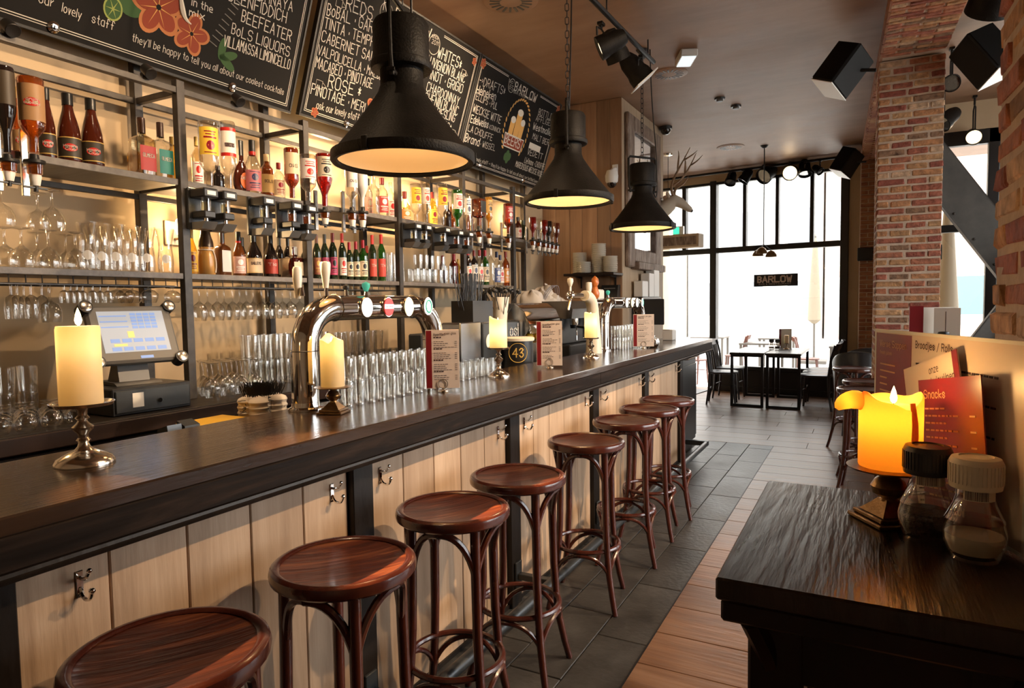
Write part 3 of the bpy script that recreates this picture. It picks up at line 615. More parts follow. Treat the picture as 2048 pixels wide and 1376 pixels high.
def make_bottle(shape, glassk, cap, lab, R, H, root, inverted=False, txt='', face=-0.42):
    prof, cs, (l0, l1) = BP[shape]; sq = 3.5 if shape == 'square' else 0.0; sy = 1.0
    n = 28 if shape == 'square' else 22
    flatx = 0.5 if shape == 'flask' else 1.0
    def T(m):
        m.v = [(x * flatx, y, z) for x, y, z in m.v]
        if inverted: m.v = [(x, -y, H - z) for x, y, z in m.v]
        return m
    body = T(M().lathe([(r * R, z * H) for r, z in prof], n, sq=sq))
    obj('bottle_body', body, MATS['g_' + glassk], root)
    rn = [r for r, z in prof if r > 0][-1] * R
    if cap and cap != 'none':
        if shape == 'monk': pr = [(0.80 * R, 0.60 * H), (0.90 * R, 0.62 * H), (0.83 * R, 0.74 * H), (0.65 * R, 0.84 * H), (0.58 * R, 0.90 * H), (0.53 * R, H), (0, H)]
        else: pr = [(rn * 1.02, cs * H), (rn * 1.14, cs * H), (rn * 1.14, 0.995 * H), (rn * 0.9, H), (0, H)]
        obj('cap', T(M().lathe(pr, 18)), CAPS[cap], root)
    if lab != 'none':
        m = M(); na = 12; half = 1.25 if not sq else 0.72; rr = R * 1.012; f0 = -face if inverted else face
        if lab == 'strip' : half = 0.5
        if sq: f0 = 0.0
        a_, b_ = l0 * H, l1 * H
        if lab in ('whitelabel', 'goldlabel', 'tanlabel'): b_ = min(l1 * H * 1.12, 0.58 * H)
        vs = []
        for i in range(na + 1):
            a = f0 - half + 2 * half * i / na; k = 1.0
            if sq: k = 1.0 / (abs(math.cos(a)) ** (2 + sq) + abs(math.sin(a)) ** (2 + sq)) ** (1 / (2 + sq))
            for z in (a_, b_): vs.append((rr * k * math.cos(a), rr * k * math.sin(a), z))
        if shape == 'flask':
            m = M(); pts = [(0.62 * R * math.cos(2 * PI * i / 24), 0.30 * H * 0.5 * math.sin(2 * PI * i / 24) + 0.25 * H) for i in range(24)]
            m.prism(pts, (0.0, 0.002), lambda a, b, d: ((0.97 * R * 1.0 + d + 0.004) , a, b))
        else: m.add(vs, [(2 * i, 2 * i + 2, 2 * i + 3, 2 * i + 1) for i in range(na)])
        lo = obj('label', T(m), LABS[lab], root)
        def wrap(zc, s, h, w, mat, dr=0.0012):
            mm = M(); 
            if shape == 'flask': mpf = lambda a, b: (R + 0.010, a - w / 2, b + zc)
            elif sq: mpf = lambda a, b: (rr + 0.001, a - w / 2, b + zc)
            else: mpf = lambda a, b: ((rr + dr) * math.cos(f0 + (a - w / 2) / rr), (rr + dr) * math.sin(f0 + (a - w / 2) / rr), b + zc)
            text(mm, s, mpf, h, w, 0.16); obj('lettering', T(mm), MATS[mat], lo, smooth=0)
        def disc(zc, rw, rh, mat):
            mm = M(); k = 20; vs = [((rr + 0.0008) * math.cos(f0 + rw * math.cos(2 * PI * i / k) / rr), (rr + 0.0008) * math.sin(f0 + rw * math.cos(2 * PI * i / k) / rr), zc + rh * math.sin(2 * PI * i / k)) for i in range(k)]
            mm.add(vs + [((rr + 0.0008) * math.cos(f0), (rr + 0.0008) * math.sin(f0), zc)], [(i, (i + 1) % k, k) for i in range(k)]); obj('emblem', T(mm), mat, lo, smooth=0)
        if txt == 'Havana Club':
            zc = (a_ + b_) / 2; disc(zc, R * 0.62, H * 0.055, CAPS['red']); wrap(zc + H * 0.006, 'Havana', H * 0.032, R * 1.15, 'chalk'); wrap(zc - H * 0.038, 'Club', H * 0.032, R * 0.8, 'chalk')
        elif txt: wrap((a_ + b_) / 2 + (0 if shape == 'flask' else 0.02 * H), txt, min(0.06 * H, 0.016), R * 1.2, 'chalk' if lab not in ('cream', 'redwhite', 'white', 'gold') else 'ink')
        if not txt and shape != 'flask' and not sq and lab not in ('strip', 'none', 'darklabel', 'redwhite'):
            pal = {'white': 'red', 'whitelabel': 'navy', 'cream': 'crimson', 'creamlabel': 'black', 'yellow': 'crimson', 'gold': 'black', 'goldlabel': 'redcap', 'red': 'white', 'redlabel': 'white', 'magenta': 'black', 'brown': 'gold', 'blue': 'white', 'redblue': 'navy', 'flag': 'white', 'orange': 'white', 'tan': 'red', 'pinkbox': 'white', 'whitered': 'red', 'redoval': 'goldcap'}.get(lab, 'black')
            disc(a_ + (b_ - a_) * 0.66, R * 0.42, (b_ - a_) * 0.17, CAPS[pal])
            mm = M()
            for q0, q1, hw in ((0.34, 0.40, 0.85), (0.24, 0.28, 0.6), (0.14, 0.18, 0.75), (0.90, 0.93, 0.8)):
                vs = []
                for i in range(9):
                    a = f0 - hw * 0.8 + 1.6 * hw * i / 8
                    for q in (q0, q1): vs.append(((rr + 0.0008) * math.cos(a), (rr + 0.0008) * math.sin(a), a_ + (b_ - a_) * q))
                mm.add(vs, [(2 * i, 2 * i + 2, 2 * i + 3, 2 * i + 1) for i in range(8)])
            obj('label_print', T(mm), CAPS[pal], lo, smooth=0)
        if lab == 'redwhite':
            for z in (a_ + 0.0, b_ - 0.05 * H): 
                mm = M(); vs = []
                for i in range(na + 1):
                    a = f0 - half + 2 * half * i / na
                    for dz in (0.0, 0.05 * H): vs.append(((rr + 0.0008) * math.cos(a), (rr + 0.0008) * math.sin(a), z + dz))
                mm.add(vs, [(2 * i, 2 * i + 2, 2 * i + 3, 2 * i + 1) for i in range(na)]); obj('label_band', T(mm), CAPS['red'], lo, smooth=0)
        if lab == 'rumlabel' or lab == 'cream' and shape == 'baileys':
            for z, mt in ((a_ + 0.01 * H, CAPS['goldcap']), (b_ - 0.015 * H, CAPS['goldcap'])):
                mm = M(); vs = []
                for i in range(na + 1):
                    a = f0 - half + 2 * half * i / na
                    for dz in (0.0, 0.012 * H): vs.append(((rr + 0.0008) * math.cos(a), (rr + 0.0008) * math.sin(a), z + dz))
                mm.add(vs, [(2 * i, 2 * i + 2, 2 * i + 3, 2 * i + 1) for i in range(na)]); obj('label_band', T(mm), mt, lo, smooth=0)
    if shape == 'monk':
        m = M(); m.tube([(0.90 * R * math.cos(2 * PI * i / 24), 0.90 * R * math.sin(2 * PI * i / 24), 0.545 * H) for i in range(24)], 0.003, 6, closed=True); m.tube(bez((R * .88 * math.cos(-.1), R * .88 * math.sin(.3), 0.54 * H), (R * 1.05, R * .6, 0.4 * H), (R * 1.05, R * .65, 0.2 * H), (R * .95, R * .5, 0.05 * H), 8), 0.003, 6)
        obj('rope_belt', T(m), MATS['towel'], root)
    if shape == 'slope' and lab in ('redblue', 'pinkbox'):
        obj('collar', T(M().lathe([(0.40 * R, 0.72 * H), (0.42 * R, 0.79 * H)], 16)), CAPS['red'], root)
BOTTLES = [
    ('rum', 'amber', 'gold', 'tan', -2.82, 1.378, 0.253, 0.0245, 'M', 'amber rum bottle with tan label behind the first upside-down bottle', 'Havana Club'),
    ('rum', 'brown', 'black', 'rumlabel', -2.82, 1.473, 0.276, 0.0292, 'M', 'dark brown rum bottle right behind the tan-labelled upside-down bottle', 'Havana Club'),
    ('rum', 'brown', 'black', 'rumlabel', -2.82, 1.554, 0.276, 0.041, 'M', 'dark brown rum bottle, middle of three on the upper shelf', 'Havana Club'),
    ('rum', 'brown', 'black', 'rumlabel', -2.82, 1.644, 0.28, 0.0412, 'M', 'dark brown rum bottle, rightmost of three on the upper shelf', 'Havana Club'),
    ('spirit', 'gold', 'goldcap', 'none', -2.93, 1.892, 0.178, 0.0294, 'M', 'gold tequila bottle behind the red-labelled clear one', ''),
    ('square', 'paleclear', 'browncap', 'red', -2.82, 1.859, 0.254, 0.0441, 'M', 'clear tequila bottle with red label and slanted brown cap', 'OLMECA'),
    ('square', 'clear', 'browncap', 'teal', -2.82, 1.947, 0.254, 0.0407, 'M', 'clear tequila bottle with teal label and dark brown cap', 'OLMECA'),
    ('spirit', 'yellow', 'goldcap', 'none', -2.93, 2.084, 0.233, 0.0311, 'M', 'yellow liqueur bottle half hidden by a shelf post', ''),
    ('spirit', 'paleclear', 'goldcap', 'white', -2.93, 2.214, 0.261, 0.0273, 'M', 'slim clear bottle with gold cap beside the shelf post', ''),
    ('spirit', 'dark', 'black', 'none', -2.93, 2.332, 0.142, 0.0307, 'M', 'small dark bottle between two upside-down bottles', ''),
    ('flask', 'brown', 'black', 'orangeoval', -2.86, 2.421, 0.278, 0.0518, 'M', 'round flask bottle with orange oval label', 'SAFARI'),
    ('slope', 'clear', 'black', 'redblue', -2.82, 2.456, 0.281, 0.0416, 'M', 'clear bottle with black cap, red collar and red and blue label', ''),
    ('spirit', 'amber', 'cream', 'gold', -2.82, 2.548, 0.227, 0.0346, 'M', 'amber liqueur bottle with cream cap and gold label', 'BOLS'),
    ('spirit', 'clear', 'redcap', 'cream', -2.82, 2.63, 0.197, 0.0312, 'M', 'small clear bottle with dark red cap', ''),
    ('spirit', 'clear', 'black', 'flag', -2.93, 3.493, 0.261, 0.0299, 'M', 'clear bottle with red and white flag label', ''),
    ('spirit', 'clear', 'none', 'none', -2.82, 3.416, 0.254, 0.0388, 'M', 'empty clear bottle right of the white upside-down bottle', ''),
    ('spirit', 'clear', 'redcap', 'red', -2.82, 3.502, 0.255, 0.0395, 'M', 'clear bottle with red cap and red label', ''),
    ('spirit', 'clear', 'none', 'white', -2.93, 3.731, 0.277, 0.0348, 'M', 'clear bottle beside the shelf post, next to the red-capped one', ''),
    ('slope', 'peach', 'redcap', 'orange', -2.93, 3.89, 0.232, 0.0431, 'M', 'peach coloured bottle at the left end of its shelf bay', ''),
    ('spirit', 'yellow', 'redcap', 'yellow', -2.93, 4.24, 0.277, 0.0344, 'M', 'yellow labelled bottle between two upside-down bottles', ''),
    ('spirit', 'dark', 'black', 'none', -2.93, 4.44, 0.227, 0.0316, 'M', 'dark bottle behind the green upside-down bottle', ''),
    ('slope', 'amber', 'amber', 'none', -2.93, 4.504, 0.199, 0.036, 'M', 'amber bottle left of the green upside-down bottle', ''),
    ('slope', 'amber', 'amber', 'none', -2.93, 4.778, 0.224, 0.0334, 'M', 'amber bottle right of the green upside-down bottle', ''),
    ('spirit', 'brown', 'black', 'white', -2.82, 5.434, 0.209, 0.0366, 'M', 'brown bottle with white label and black cap at the end of the upper shelf', ''),
    ('wine', 'darkgreen', 'darkgreen', 'none', -2.93, 5.751, 0.22, 0.0531, 'M', 'large dark green bottle at the end of the upper shelf', ''),
    ('slope', 'yellow', 'goldcap', 'goldlabel', -2.82, 2.081, 0.22, 0.0249, 'L', 'yellow herbal liqueur bottle with red neck beside the shelf post', ''),
    ('monk', 'monk', 'monkcap', 'none', -2.82, 2.16, 0.219, 0.0388, 'L', 'monk shaped hazelnut liqueur bottle with rope belt', ''),
    ('square', 'amberdark', 'black', 'whitelabel', -2.82, 2.253, 0.22, 0.031, 'L', 'square orange liqueur bottle with white label and black neck', ''),
    ('slope', 'amberdark', 'black', 'pinkbox', -2.82, 2.349, 0.225, 0.0318, 'L', 'squat liqueur bottle with red ribbon and pale label', ''),
    ('slope', 'dark', 'black', 'none', -2.93, 2.461, 0.212, 0.0319, 'L', 'dark bottle behind the red-ribboned one', ''),
    ('baileys', 'dark', 'black', 'cream', -2.82, 2.443, 0.226, 0.0418, 'L', 'dark cream liqueur bottle with landscape label', 'BAILEYS'),
    ('baileys', 'dark', 'black', 'redoval', -2.82, 2.552, 0.227, 0.0376, 'L', 'dark coffee liqueur bottle with red oval label', 'Tia'),
    ('wine', 'dark', 'black', 'strip', -2.93, 2.717, 0.234, 0.0226, 'L', 'dark bottle with pale strip label, behind the coffee liqueur', ''),
    ('wine', 'dark', 'black', 'strip', -2.93, 2.78, 0.234, 0.023, 'L', 'dark bottle with pale strip label, behind the square bottle', ''),
    ('square', 'clearred', 'white', 'creamlabel', -2.82, 2.715, 0.175, 0.0572, 'L', 'square glass bottle of dark red liqueur with cream label', ''),
    ('wine', 'darkgreen', 'black', 'none', -2.93, 2.916, 0.221, 0.0267, 'L', 'dark green bottle beside the second shelf post', ''),
    ('wine', 'darkgreen', 'brownfoil', 'brown', -2.82, 2.895, 0.258, 0.0233, 'L', 'wine bottle with brown foil and brown label, first of the row', ''),
    ('wine', 'darkgreen', 'black', 'magenta', -2.82, 2.96, 0.265, 0.0236, 'L', 'wine bottle with black foil and magenta label', ''),
    ('wine', 'darkgreen', 'redcap', 'magenta', -2.82, 3.027, 0.278, 0.0255, 'L', 'wine bottle with red foil and magenta label', ''),
    ('wine', 'darkgreen', 'red', 'white', -2.82, 3.109, 0.283, 0.0244, 'L', 'wine bottle with bright red foil and narrow white label', ''),
    ('wine', 'darkgreen', 'crimson', 'creamlabel', -2.82, 3.171, 0.234, 0.0232, 'L', 'short wine bottle with dark red foil, left of the crimson-foiled pair', ''),
    ('wine', 'darkgreen', 'crimson', 'creamlabel', -2.82, 3.231, 0.243, 0.0251, 'L', 'wine bottle with dark red foil and cream label, middle of the row', ''),
    ('wine', 'green', 'crimson', 'creamlabel', -2.8, 3.273, 0.254, 0.0284, 'L', 'green wine bottle with crimson foil and cream label', ''),
    ('wine', 'darkgreen', 'red', 'none', -2.93, 3.466, 0.239, 0.0233, 'L', 'wine bottle with red foil behind the cream labelled one', ''),
    ('wine', 'darkgreen', 'red', 'redlabel', -2.82, 3.389, 0.296, 0.0259, 'L', 'wine bottle with red foil and red label, left of a matching one', 'TH'),
    ('wine', 'green', 'red', 'redlabel', -2.82, 3.479, 0.308, 0.028, 'L', 'green wine bottle with red foil and red label, right end of the row', 'TH'),
    ('wine', 'darkred', 'crimson', 'none', -2.93, 4.36, 0.226, 0.0255, 'L', 'slim dark red bottle behind the tall tumblers', ''),
    ('wine', 'darkred', 'crimson', 'none', -2.82, 4.348, 0.232, 0.0349, 'L', 'dark red bottle right of the tumblers', ''),
    ('spirit', 'yellow', 'goldcap', 'none', -2.93, 4.585, 0.211, 0.0244, 'L', 'pale yellow bottle beside the shelf post right of the tumblers', ''),
    ('spirit', 'dark', 'crimson', 'white', -2.82, 4.56, 0.283, 0.0301, 'L', 'dark bottle with white label, first behind the drinking straws', ''),
    ('spirit', 'dark', 'redcap', 'whitelabel', -2.82, 4.653, 0.28, 0.0306, 'L', 'dark bottle with large white label behind the drinking straws', ''),
    ('spirit', 'clear', 'redcap', 'white', -2.82, 4.74, 0.288, 0.031, 'L', 'clear bottle with red cap behind the drinking straws', ''),
    ('spirit', 'green', 'crimson', 'creamlabel', -2.82, 4.831, 0.293, 0.0315, 'L', 'bright green bottle with cream label behind the drinking straws', ''),
    ('spirit', 'clear', 'white', 'none', -2.82, 4.923, 0.313, 0.0319, 'L', 'clear bottle with a tall pourer', ''),
    ('spirit', 'clear', 'navy', 'blue', -2.82, 5.028, 0.293, 0.0324, 'L', 'clear bottle with navy cap left of the orange one', ''),
    ('spirit', 'clear', 'navy', 'white', -2.82, 5.09, 0.269, 0.0327, 'L', 'small clear bottle with navy cap', ''),
    ('spirit', 'amber', 'redcap', 'orange', -2.82, 5.191, 0.304, 0.0332, 'L', 'orange brown bottle with red cap at the end of the lower shelf', ''),
]
INVERTED = [
    ('slope', 'dark', 'darklabel', -2.66, 1.257, 2.013, 0.299, 0.0331, 'optic', 1.904, 'dark upside-down spirit bottle at the left edge', ''),
    ('spirit', 'amberclear', 'tanlabel', -2.66, 1.342, 2.029, 0.269, 0.0413, 'optic', 1.896, 'upside-down rum bottle with tan label on the left wall optic', 'Havana Club'),
    ('spirit', 'clear', 'yellow', -2.66, 2.071, 2.019, 0.293, 0.0422, 'box', 0, 'upside-down clear bottle with yellow label over the first black dispenser', ''),
    ('spirit', 'clear', 'redwhite', -2.66, 2.177, 2.023, 0.314, 0.0353, 'box', 0, 'upside-down clear vodka bottle with red and white label', 'STOLICHNAYA'),
    ('spirit', 'whisky', 'cream', -2.66, 2.568, 2.032, 0.26, 0.0365, 'box', 0, 'upside-down whisky bottle with cream label over a black dispenser', 'S10'),
    ('spirit', 'clear', 'whitered', -2.66, 2.682, 2.031, 0.249, 0.043, 'box', 0, 'upside-down clear gin bottle with white label in front of the shelf post', ''),
    ('slope', 'redliq', 'creamlabel', -2.66, 2.805, 2.017, 0.289, 0.0443, 'optic', 1.906, 'upside-down bright red liqueur bottle with cream label', ''),
    ('spirit', 'clear', 'white', -2.66, 3.026, 2.043, 0.232, 0.0364, 'optic', 1.912, 'upside-down clear bottle with white label left of the white one', 'S10'),
    ('slope', 'white', 'none', -2.66, 3.118, 2.054, 0.237, 0.0357, 'optic', 1.915, 'upside-down opaque white rum bottle', ''),
    ('spirit', 'clear', 'yellow', -2.66, 3.651, 2.02, 0.252, 0.0366, 'box', 0, 'upside-down clear bottle with yellow label over the far dispensers', ''),
    ('spirit', 'clear', 'white', -2.66, 3.766, 2.028, 0.261, 0.0306, 'box', 0, 'upside-down bottle with a tall white label', ''),
    ('spirit', 'clear', 'yellow', -2.66, 3.966, 2.03, 0.289, 0.0389, 'box', 0, 'upside-down clear bottle with orange yellow label, third of the far dispensers', ''),
    ('spirit', 'green', 'white', -2.66, 4.163, 2.035, 0.27, 0.0404, 'box', 0, 'upside-down green whiskey bottle', ''),
    ('spirit', 'clear', 'whitelabel', -2.66, 4.302, 2.033, 0.255, 0.0301, 'box', 0, 'upside-down clear bottle with large white label beside the green one', ''),
    ('square', 'whisky', 'blacklabel', -2.66, 4.472, 2.072, 0.208, 0.0465, 'optic', 1.921, 'upside-down square whiskey bottle with black label', ''),
    ('spirit', 'gold', 'gold', -2.66, 4.627, 2.071, 0.245, 0.0298, 'optic', 1.928, 'upside-down slim amber whisky bottle with gold label', ''),
    ('spirit', 'whisky', 'red', -2.66, 4.954, 2.056, 0.25, 0.0398, 'optic', 1.918, 'upside-down brown rum bottle with red label in front of the last post', ''),
    ('slope', 'redliq', 'none', -2.66, 5.419, 2.065, 0.179, 0.0315, 'optic', 1.934, 'red upside-down bottle in the row of six wall optics, number 0 from the left', ''),
    ('slope', 'clear', 'none', -2.66, 5.544, 2.063, 0.18, 0.0321, 'optic', 1.935, 'clear upside-down bottle in the row of six wall optics, number 0 from the left', ''),
    ('slope', 'redliq', 'none', -2.66, 5.662, 2.061, 0.182, 0.0326, 'optic', 1.936, 'dark red upside-down bottle in the row of six wall optics, number 0 from the left', ''),
    ('slope', 'dark', 'none', -2.66, 5.751, 2.06, 0.183, 0.033, 'optic', 1.936, 'black upside-down bottle in the row of six wall optics, number 0 from the left', ''),
    ('slope', 'clear', 'none', -2.66, 5.842, 2.058, 0.185, 0.0335, 'optic', 1.937, 'clear and gold upside-down bottle in the row of six wall optics, number 0 from the left', ''),
    ('slope', 'whisky', 'none', -2.66, 5.935, 2.057, 0.186, 0.0339, 'optic', 1.937, 'orange upside-down bottle in the row of six wall optics, number 0 from the left', ''),
]
DISPENSERS = [(2.045, 2.008, 1.827), (2.149, 2.009, 1.825), (2.378, 2.014, 1.828), (2.561, 2.013, 1.831), (2.666, 2.01, 1.826), (3.623, 2.01, 1.855), (3.742, 2.012, 1.856), (3.972, 2.017, 1.854), (4.148, 2.012, 1.847), (4.287, 2.013, 1.852)]
HANGING = [('flute', -2.8, 1.308), ('flute', -2.8, 1.328), ('flute', -2.8, 1.35), ('flute', -2.8, 1.374), ('flute', -2.8, 1.412), ('goblet', -2.8, 1.438), ('small', -2.86, 1.525), ('small', -2.86, 1.55), ('small', -2.86, 1.575), ('small', -2.86, 1.597), ('small', -2.86, 1.638), ('small', -2.86, 1.668), ('small', -2.86, 1.702), ('balloon', -2.86, 1.739), ('balloon', -2.86, 1.776), ('balloon', -2.86, 1.808), ('balloon', -2.86, 1.887), ('balloon', -2.86, 2.002), ('wine', -2.82, 2.11), ('wine', -2.82, 2.156), ('wine', -2.82, 2.21), ('wine', -2.82, 2.25), ('wine', -2.82, 2.3), ('wine', -2.82, 2.343), ('wine', -2.82, 2.386), ('wine', -2.82, 2.428), ('wine', -2.82, 2.483), ('wine', -2.82, 2.526), ('wine', -2.82, 2.577), ('wine', -2.82, 2.626), ('wine', -2.82, 2.683), ('wine', -2.82, 2.75), ('wine', -2.82, 2.909), ('wine', -2.82, 2.971), ('wine', -2.82, 3.042), ('wine', -2.82, 3.121), ('wine', -2.82, 3.193), ('wine', -2.82, 3.267), ('wine', -2.82, 3.354), ('wine', -2.82, 3.433)]
SHELF_GLASSES = [('goblet', -2.84, 1.315), ('goblet', -2.82, 1.361), ('goblet', -2.94, 1.476), ('goblet', -2.82, 1.455), ('goblet', -2.94, 1.583), ('goblet', -2.82, 1.556), ('hurricane', -2.82, 1.603), ('hurricane', -2.84, 1.671), ('hurricane', -2.82, 1.718), ('hurricane', -2.82, 1.789), ('hurricane', -2.8, 1.844), ('hurricane', -2.8, 1.934), ('hurricane', -2.95, 1.704), ('hurricane', -2.95, 1.773), ('hurricane', -2.95, 1.836), ('hurricane', -2.93, 1.894)]
STACKED_GLASSES = [('goblet', -2.84, 1.311), ('goblet', -2.92, 1.475), ('goblet', -2.86, 1.496)]

for shape, glassk, cap, lab, x, y, H, R, shelf, desc, txt in BOTTLES:
    z = 2.0505 if shelf == 'M' else 1.6275
    y = min([y] + [q - 0.022 - R for q in PY if q - 0.022 - R < y <= q]) if any(q - 0.022 - R < y <= q for q in PY) and x > -2.80 else y
    b = thing('bottle', desc, 'bottle', (x, y, z), 0, 'bottles on the %s shelf' % ('upper' if shelf == 'M' else 'lower'))
    make_bottle(shape, glassk, cap, lab, R, H, b, False, txt)
n6 = 0
for shape, glassk, lab, x, y, zn, H, R, kind, zo, desc, txt in INVERTED:
    if 'number 0' in desc:
        n6 += 1; desc = desc.replace('number 0 from the left', ['first', 'second', 'third', 'fourth', 'fifth', 'sixth'][n6 - 1] + ' from the left')
    b = thing('bottle', desc, 'bottle', (x, y, zn), 0, 'bottles hung upside down')
    make_bottle(shape, glassk, None, lab, R, H, b, True, txt)
    if kind == 'optic':
        h = zn - zo
        o = thing('optic_measure', 'optic with white spout under ' + ' '.join(desc.split()[:10]), 'dispenser', (x, y, zo), 0, 'optic measures')
        obj('bracket', M().box(-0.075, -0.062, -0.012, 0.012, -0.01, h + 0.10, 0.002).box(-0.065, -0.02, -0.008, 0.008, h * 0.72, h * 0.72 + 0.012), MATS['steel'], o)
        obj('collar', M().lathe([(0, h), (0.014, h), (0.016, h * 0.86), (0.034, h * 0.84), (0.036, h * 0.76), (0.03, h * 0.73), (0, h * 0.73)], 16), MATS['black_plastic'], o)
        obj('chamber', M().lathe([(0.026, h * 0.73), (0.024, h * 0.48), (0.02, h * 0.45)], 16), MATS['g_amberclear'], o)
        obj('spout', M().lathe([(0.019, h * 0.47), (0.020, h * 0.40), (0.014, h * 0.16), (0, h * 0.14)], 14), MATS['white_plastic'], o)
        obj('lever', M().box(-0.006, 0.006, -0.038, 0.038, h * 0.08, h * 0.13, 0.001).lathe([(0, 0), (0.008, 0), (0.008, h * 0.16), (0, h * 0.16)], 10), MATS['black_plastic'], o)
nth = ['first', 'second', 'third', 'fourth', 'fifth']
for i, (y, zt, zb) in enumerate(DISPENSERS):
    h = zt - zb; bay = 'near' if i < 5 else 'far'
    d = thing('measure_dispenser', 'black electric spirit dispenser, %s of five in the %s shelf bay' % (nth[i % 5], bay), 'dispenser', (-2.66, y, zb), 0, 'electric dispensers')
    obj('back_plate', M().box(-0.07, -0.055, -0.05, 0.05, 0, h + 0.005, 0.003), MATS['black_plastic'], d)
    hd = obj('head', M().box(-0.055, 0.042, -0.04, 0.04, h - 0.042, h, 0.006), MATS['black_plastic'], d)
    obj('name_plate', M().box(0.042, 0.0435, -0.022, 0.022, h - 0.030, h - 0.012), MATS['white_plastic'], hd)
    obj('chamber', M().lathe([(0.023, h - 0.042), (0.023, h - 0.10)], 16, (0.0, 0, 0)), MATS['glassware'], d)
    obj('liquid', M().lathe([(0, h - 0.06), (0.019, h - 0.06), (0.019, h - 0.10), (0, h - 0.10)], 14), MATS['g_paleclear' if i % 5 < 3 else 'g_amber'], d)
    obj('lower_head', M().box(-0.055, 0.030, -0.030, 0.030, h - 0.132, h - 0.10, 0.005), MATS['black_plastic'], d)
    obj('nozzle', M().lathe([(0.010, h - 0.132), (0.009, h - 0.150), (0, h - 0.152)], 12), MATS['chrome'], d)
    obj('drip_tray', M().prism([(-0.055, 0.0), (0.010, 0.0), (0.038, 0.032), (-0.055, 0.032)], (-0.034, 0.034), lambda a, b, q: (a, q, b)), MATS['grey_plastic'], d)

# ---- glassware
GP = {  # upright thin-walled profiles
    'wine': [(0, 0), (0.033, 0.0), (0.031, 0.003), (0.006, 0.007), (0.0035, 0.02), (0.0035, 0.070), (0.010, 0.078), (0.028, 0.092), (0.037, 0.115), (0.037, 0.130), (0.030, 0.166)],
    'flute': [(0, 0), (0.028, 0.0), (0.026, 0.003), (0.005, 0.007), (0.0035, 0.03), (0.004, 0.045), (0.018, 0.055), (0.024, 0.075), (0.025, 0.10), (0.022, 0.135)],
    'small': [(0, 0), (0.024, 0.0), (0.022, 0.003), (0.004, 0.006), (0.0035, 0.025), (0.016, 0.033), (0.018, 0.05), (0.016, 0.076)],
    'balloon': [(0, 0), (0.030, 0.0), (0.028, 0.003), (0.005, 0.007), (0.004, 0.018), (0.022, 0.024), (0.036, 0.038), (0.038, 0.052), (0.033, 0.07), (0.028, 0.078)],
    'goblet': [(0, 0), (0.034, 0.0), (0.032, 0.003), (0.007, 0.008), (0.0045, 0.02), (0.0045, 0.062), (0.012, 0.070), (0.030, 0.082), (0.042, 0.108), (0.044, 0.130), (0.040, 0.152)],
    'hurricane': [(0, 0.004), (0.028, 0.004), (0.030, 0.0), (0.031, 0.008), (0.034, 0.05), (0.030, 0.095), (0.027, 0.115), (0.030, 0.145), (0.038, 0.185), (0.040, 0.198)],
    'tumbler': [(0, 0.006), (0.027, 0.006), (0.028, 0.0), (0.029, 0.006), (0.033, 0.06), (0.034, 0.098)],
    'beer': [(0, 0.008), (0.024, 0.008), (0.026, 0.0), (0.027, 0.008), (0.030, 0.07), (0.032, 0.125), (0.0315, 0.128), (0.029, 0.07), (0.025, 0.012), (0, 0.012)],
    'tall': [(0, 0.006), (0.024, 0.006), (0.025, 0), (0.027, 0.02), (0.029, 0.15), (0.030, 0.19)],
}
GM = {}
def glass_mesh(k, inv=False):
    key = (k, inv)
    if key not in GM:
        pr = GP[k]; m = M().lathe(pr, 18)
        if inv: h = max(z for r, z in pr); m.v = [(x, -y, h - z) for x, y, z in m.v]
        GM[key] = m.mesh('drinking_glass', 50); GM[key].materials.append(MATS['glassware'])
    return GM[key]
GH = {k: max(z for r, z in v) for k, v in GP.items()}
def glass_at(name, k, x, y, z, label, cat, group, inv=False, s=1.0):
    o = link(name, glass_mesh(k, inv), None, (x, y, z), (0, 0, random.uniform(0, 6))); o.scale = (s, s, s); return tag(o, label, cat, group)
HL = {'flute': ('champagne_glass', 'champagne glass hanging at the left end of the glass rack'), 'goblet': ('goblet', 'large goblet hanging upside down beside the champagne glasses'), 'small': ('liqueur_glass', 'small liqueur glass hanging upside down above the cash register'), 'balloon': ('brandy_glass', 'round brandy glass hanging upside down left of the shelf post'), 'wine': ('wine_glass', 'wine glass hanging upside down under the liqueur bottles')}
HN = {}
for i, (k, x, y) in enumerate(HANGING):
    if y > 5.19: continue
    nm, lb = HL[k]
    if k == 'wine' and y > 2.8: lb = 'wine glass hanging upside down under the row of wine bottles'
    HN[lb] = HN.get(lb, 0) + 1
    if k != 'goblet': lb = lb + ', %s from the left' % NTH[HN[lb] - 1]
    z = 1.572 - GH[k]
    if k == 'wine' and y > 2.8 and False: continue
    x2 = {'wine': (-2.795, -2.89), 'flute': (-2.79, -2.85, -2.91), 'small': (-2.81, -2.86), 'balloon': (-2.80, -2.89), 'goblet': (-2.80,)}[k]; x2 = x2[i % len(x2)]
    glass_at(nm, k, x2, y * x2 / x, z, lb, 'glass', 'glasses hanging under the shelf: ' + ('wine glasses, second bay' if y > 2.8 else k), True)
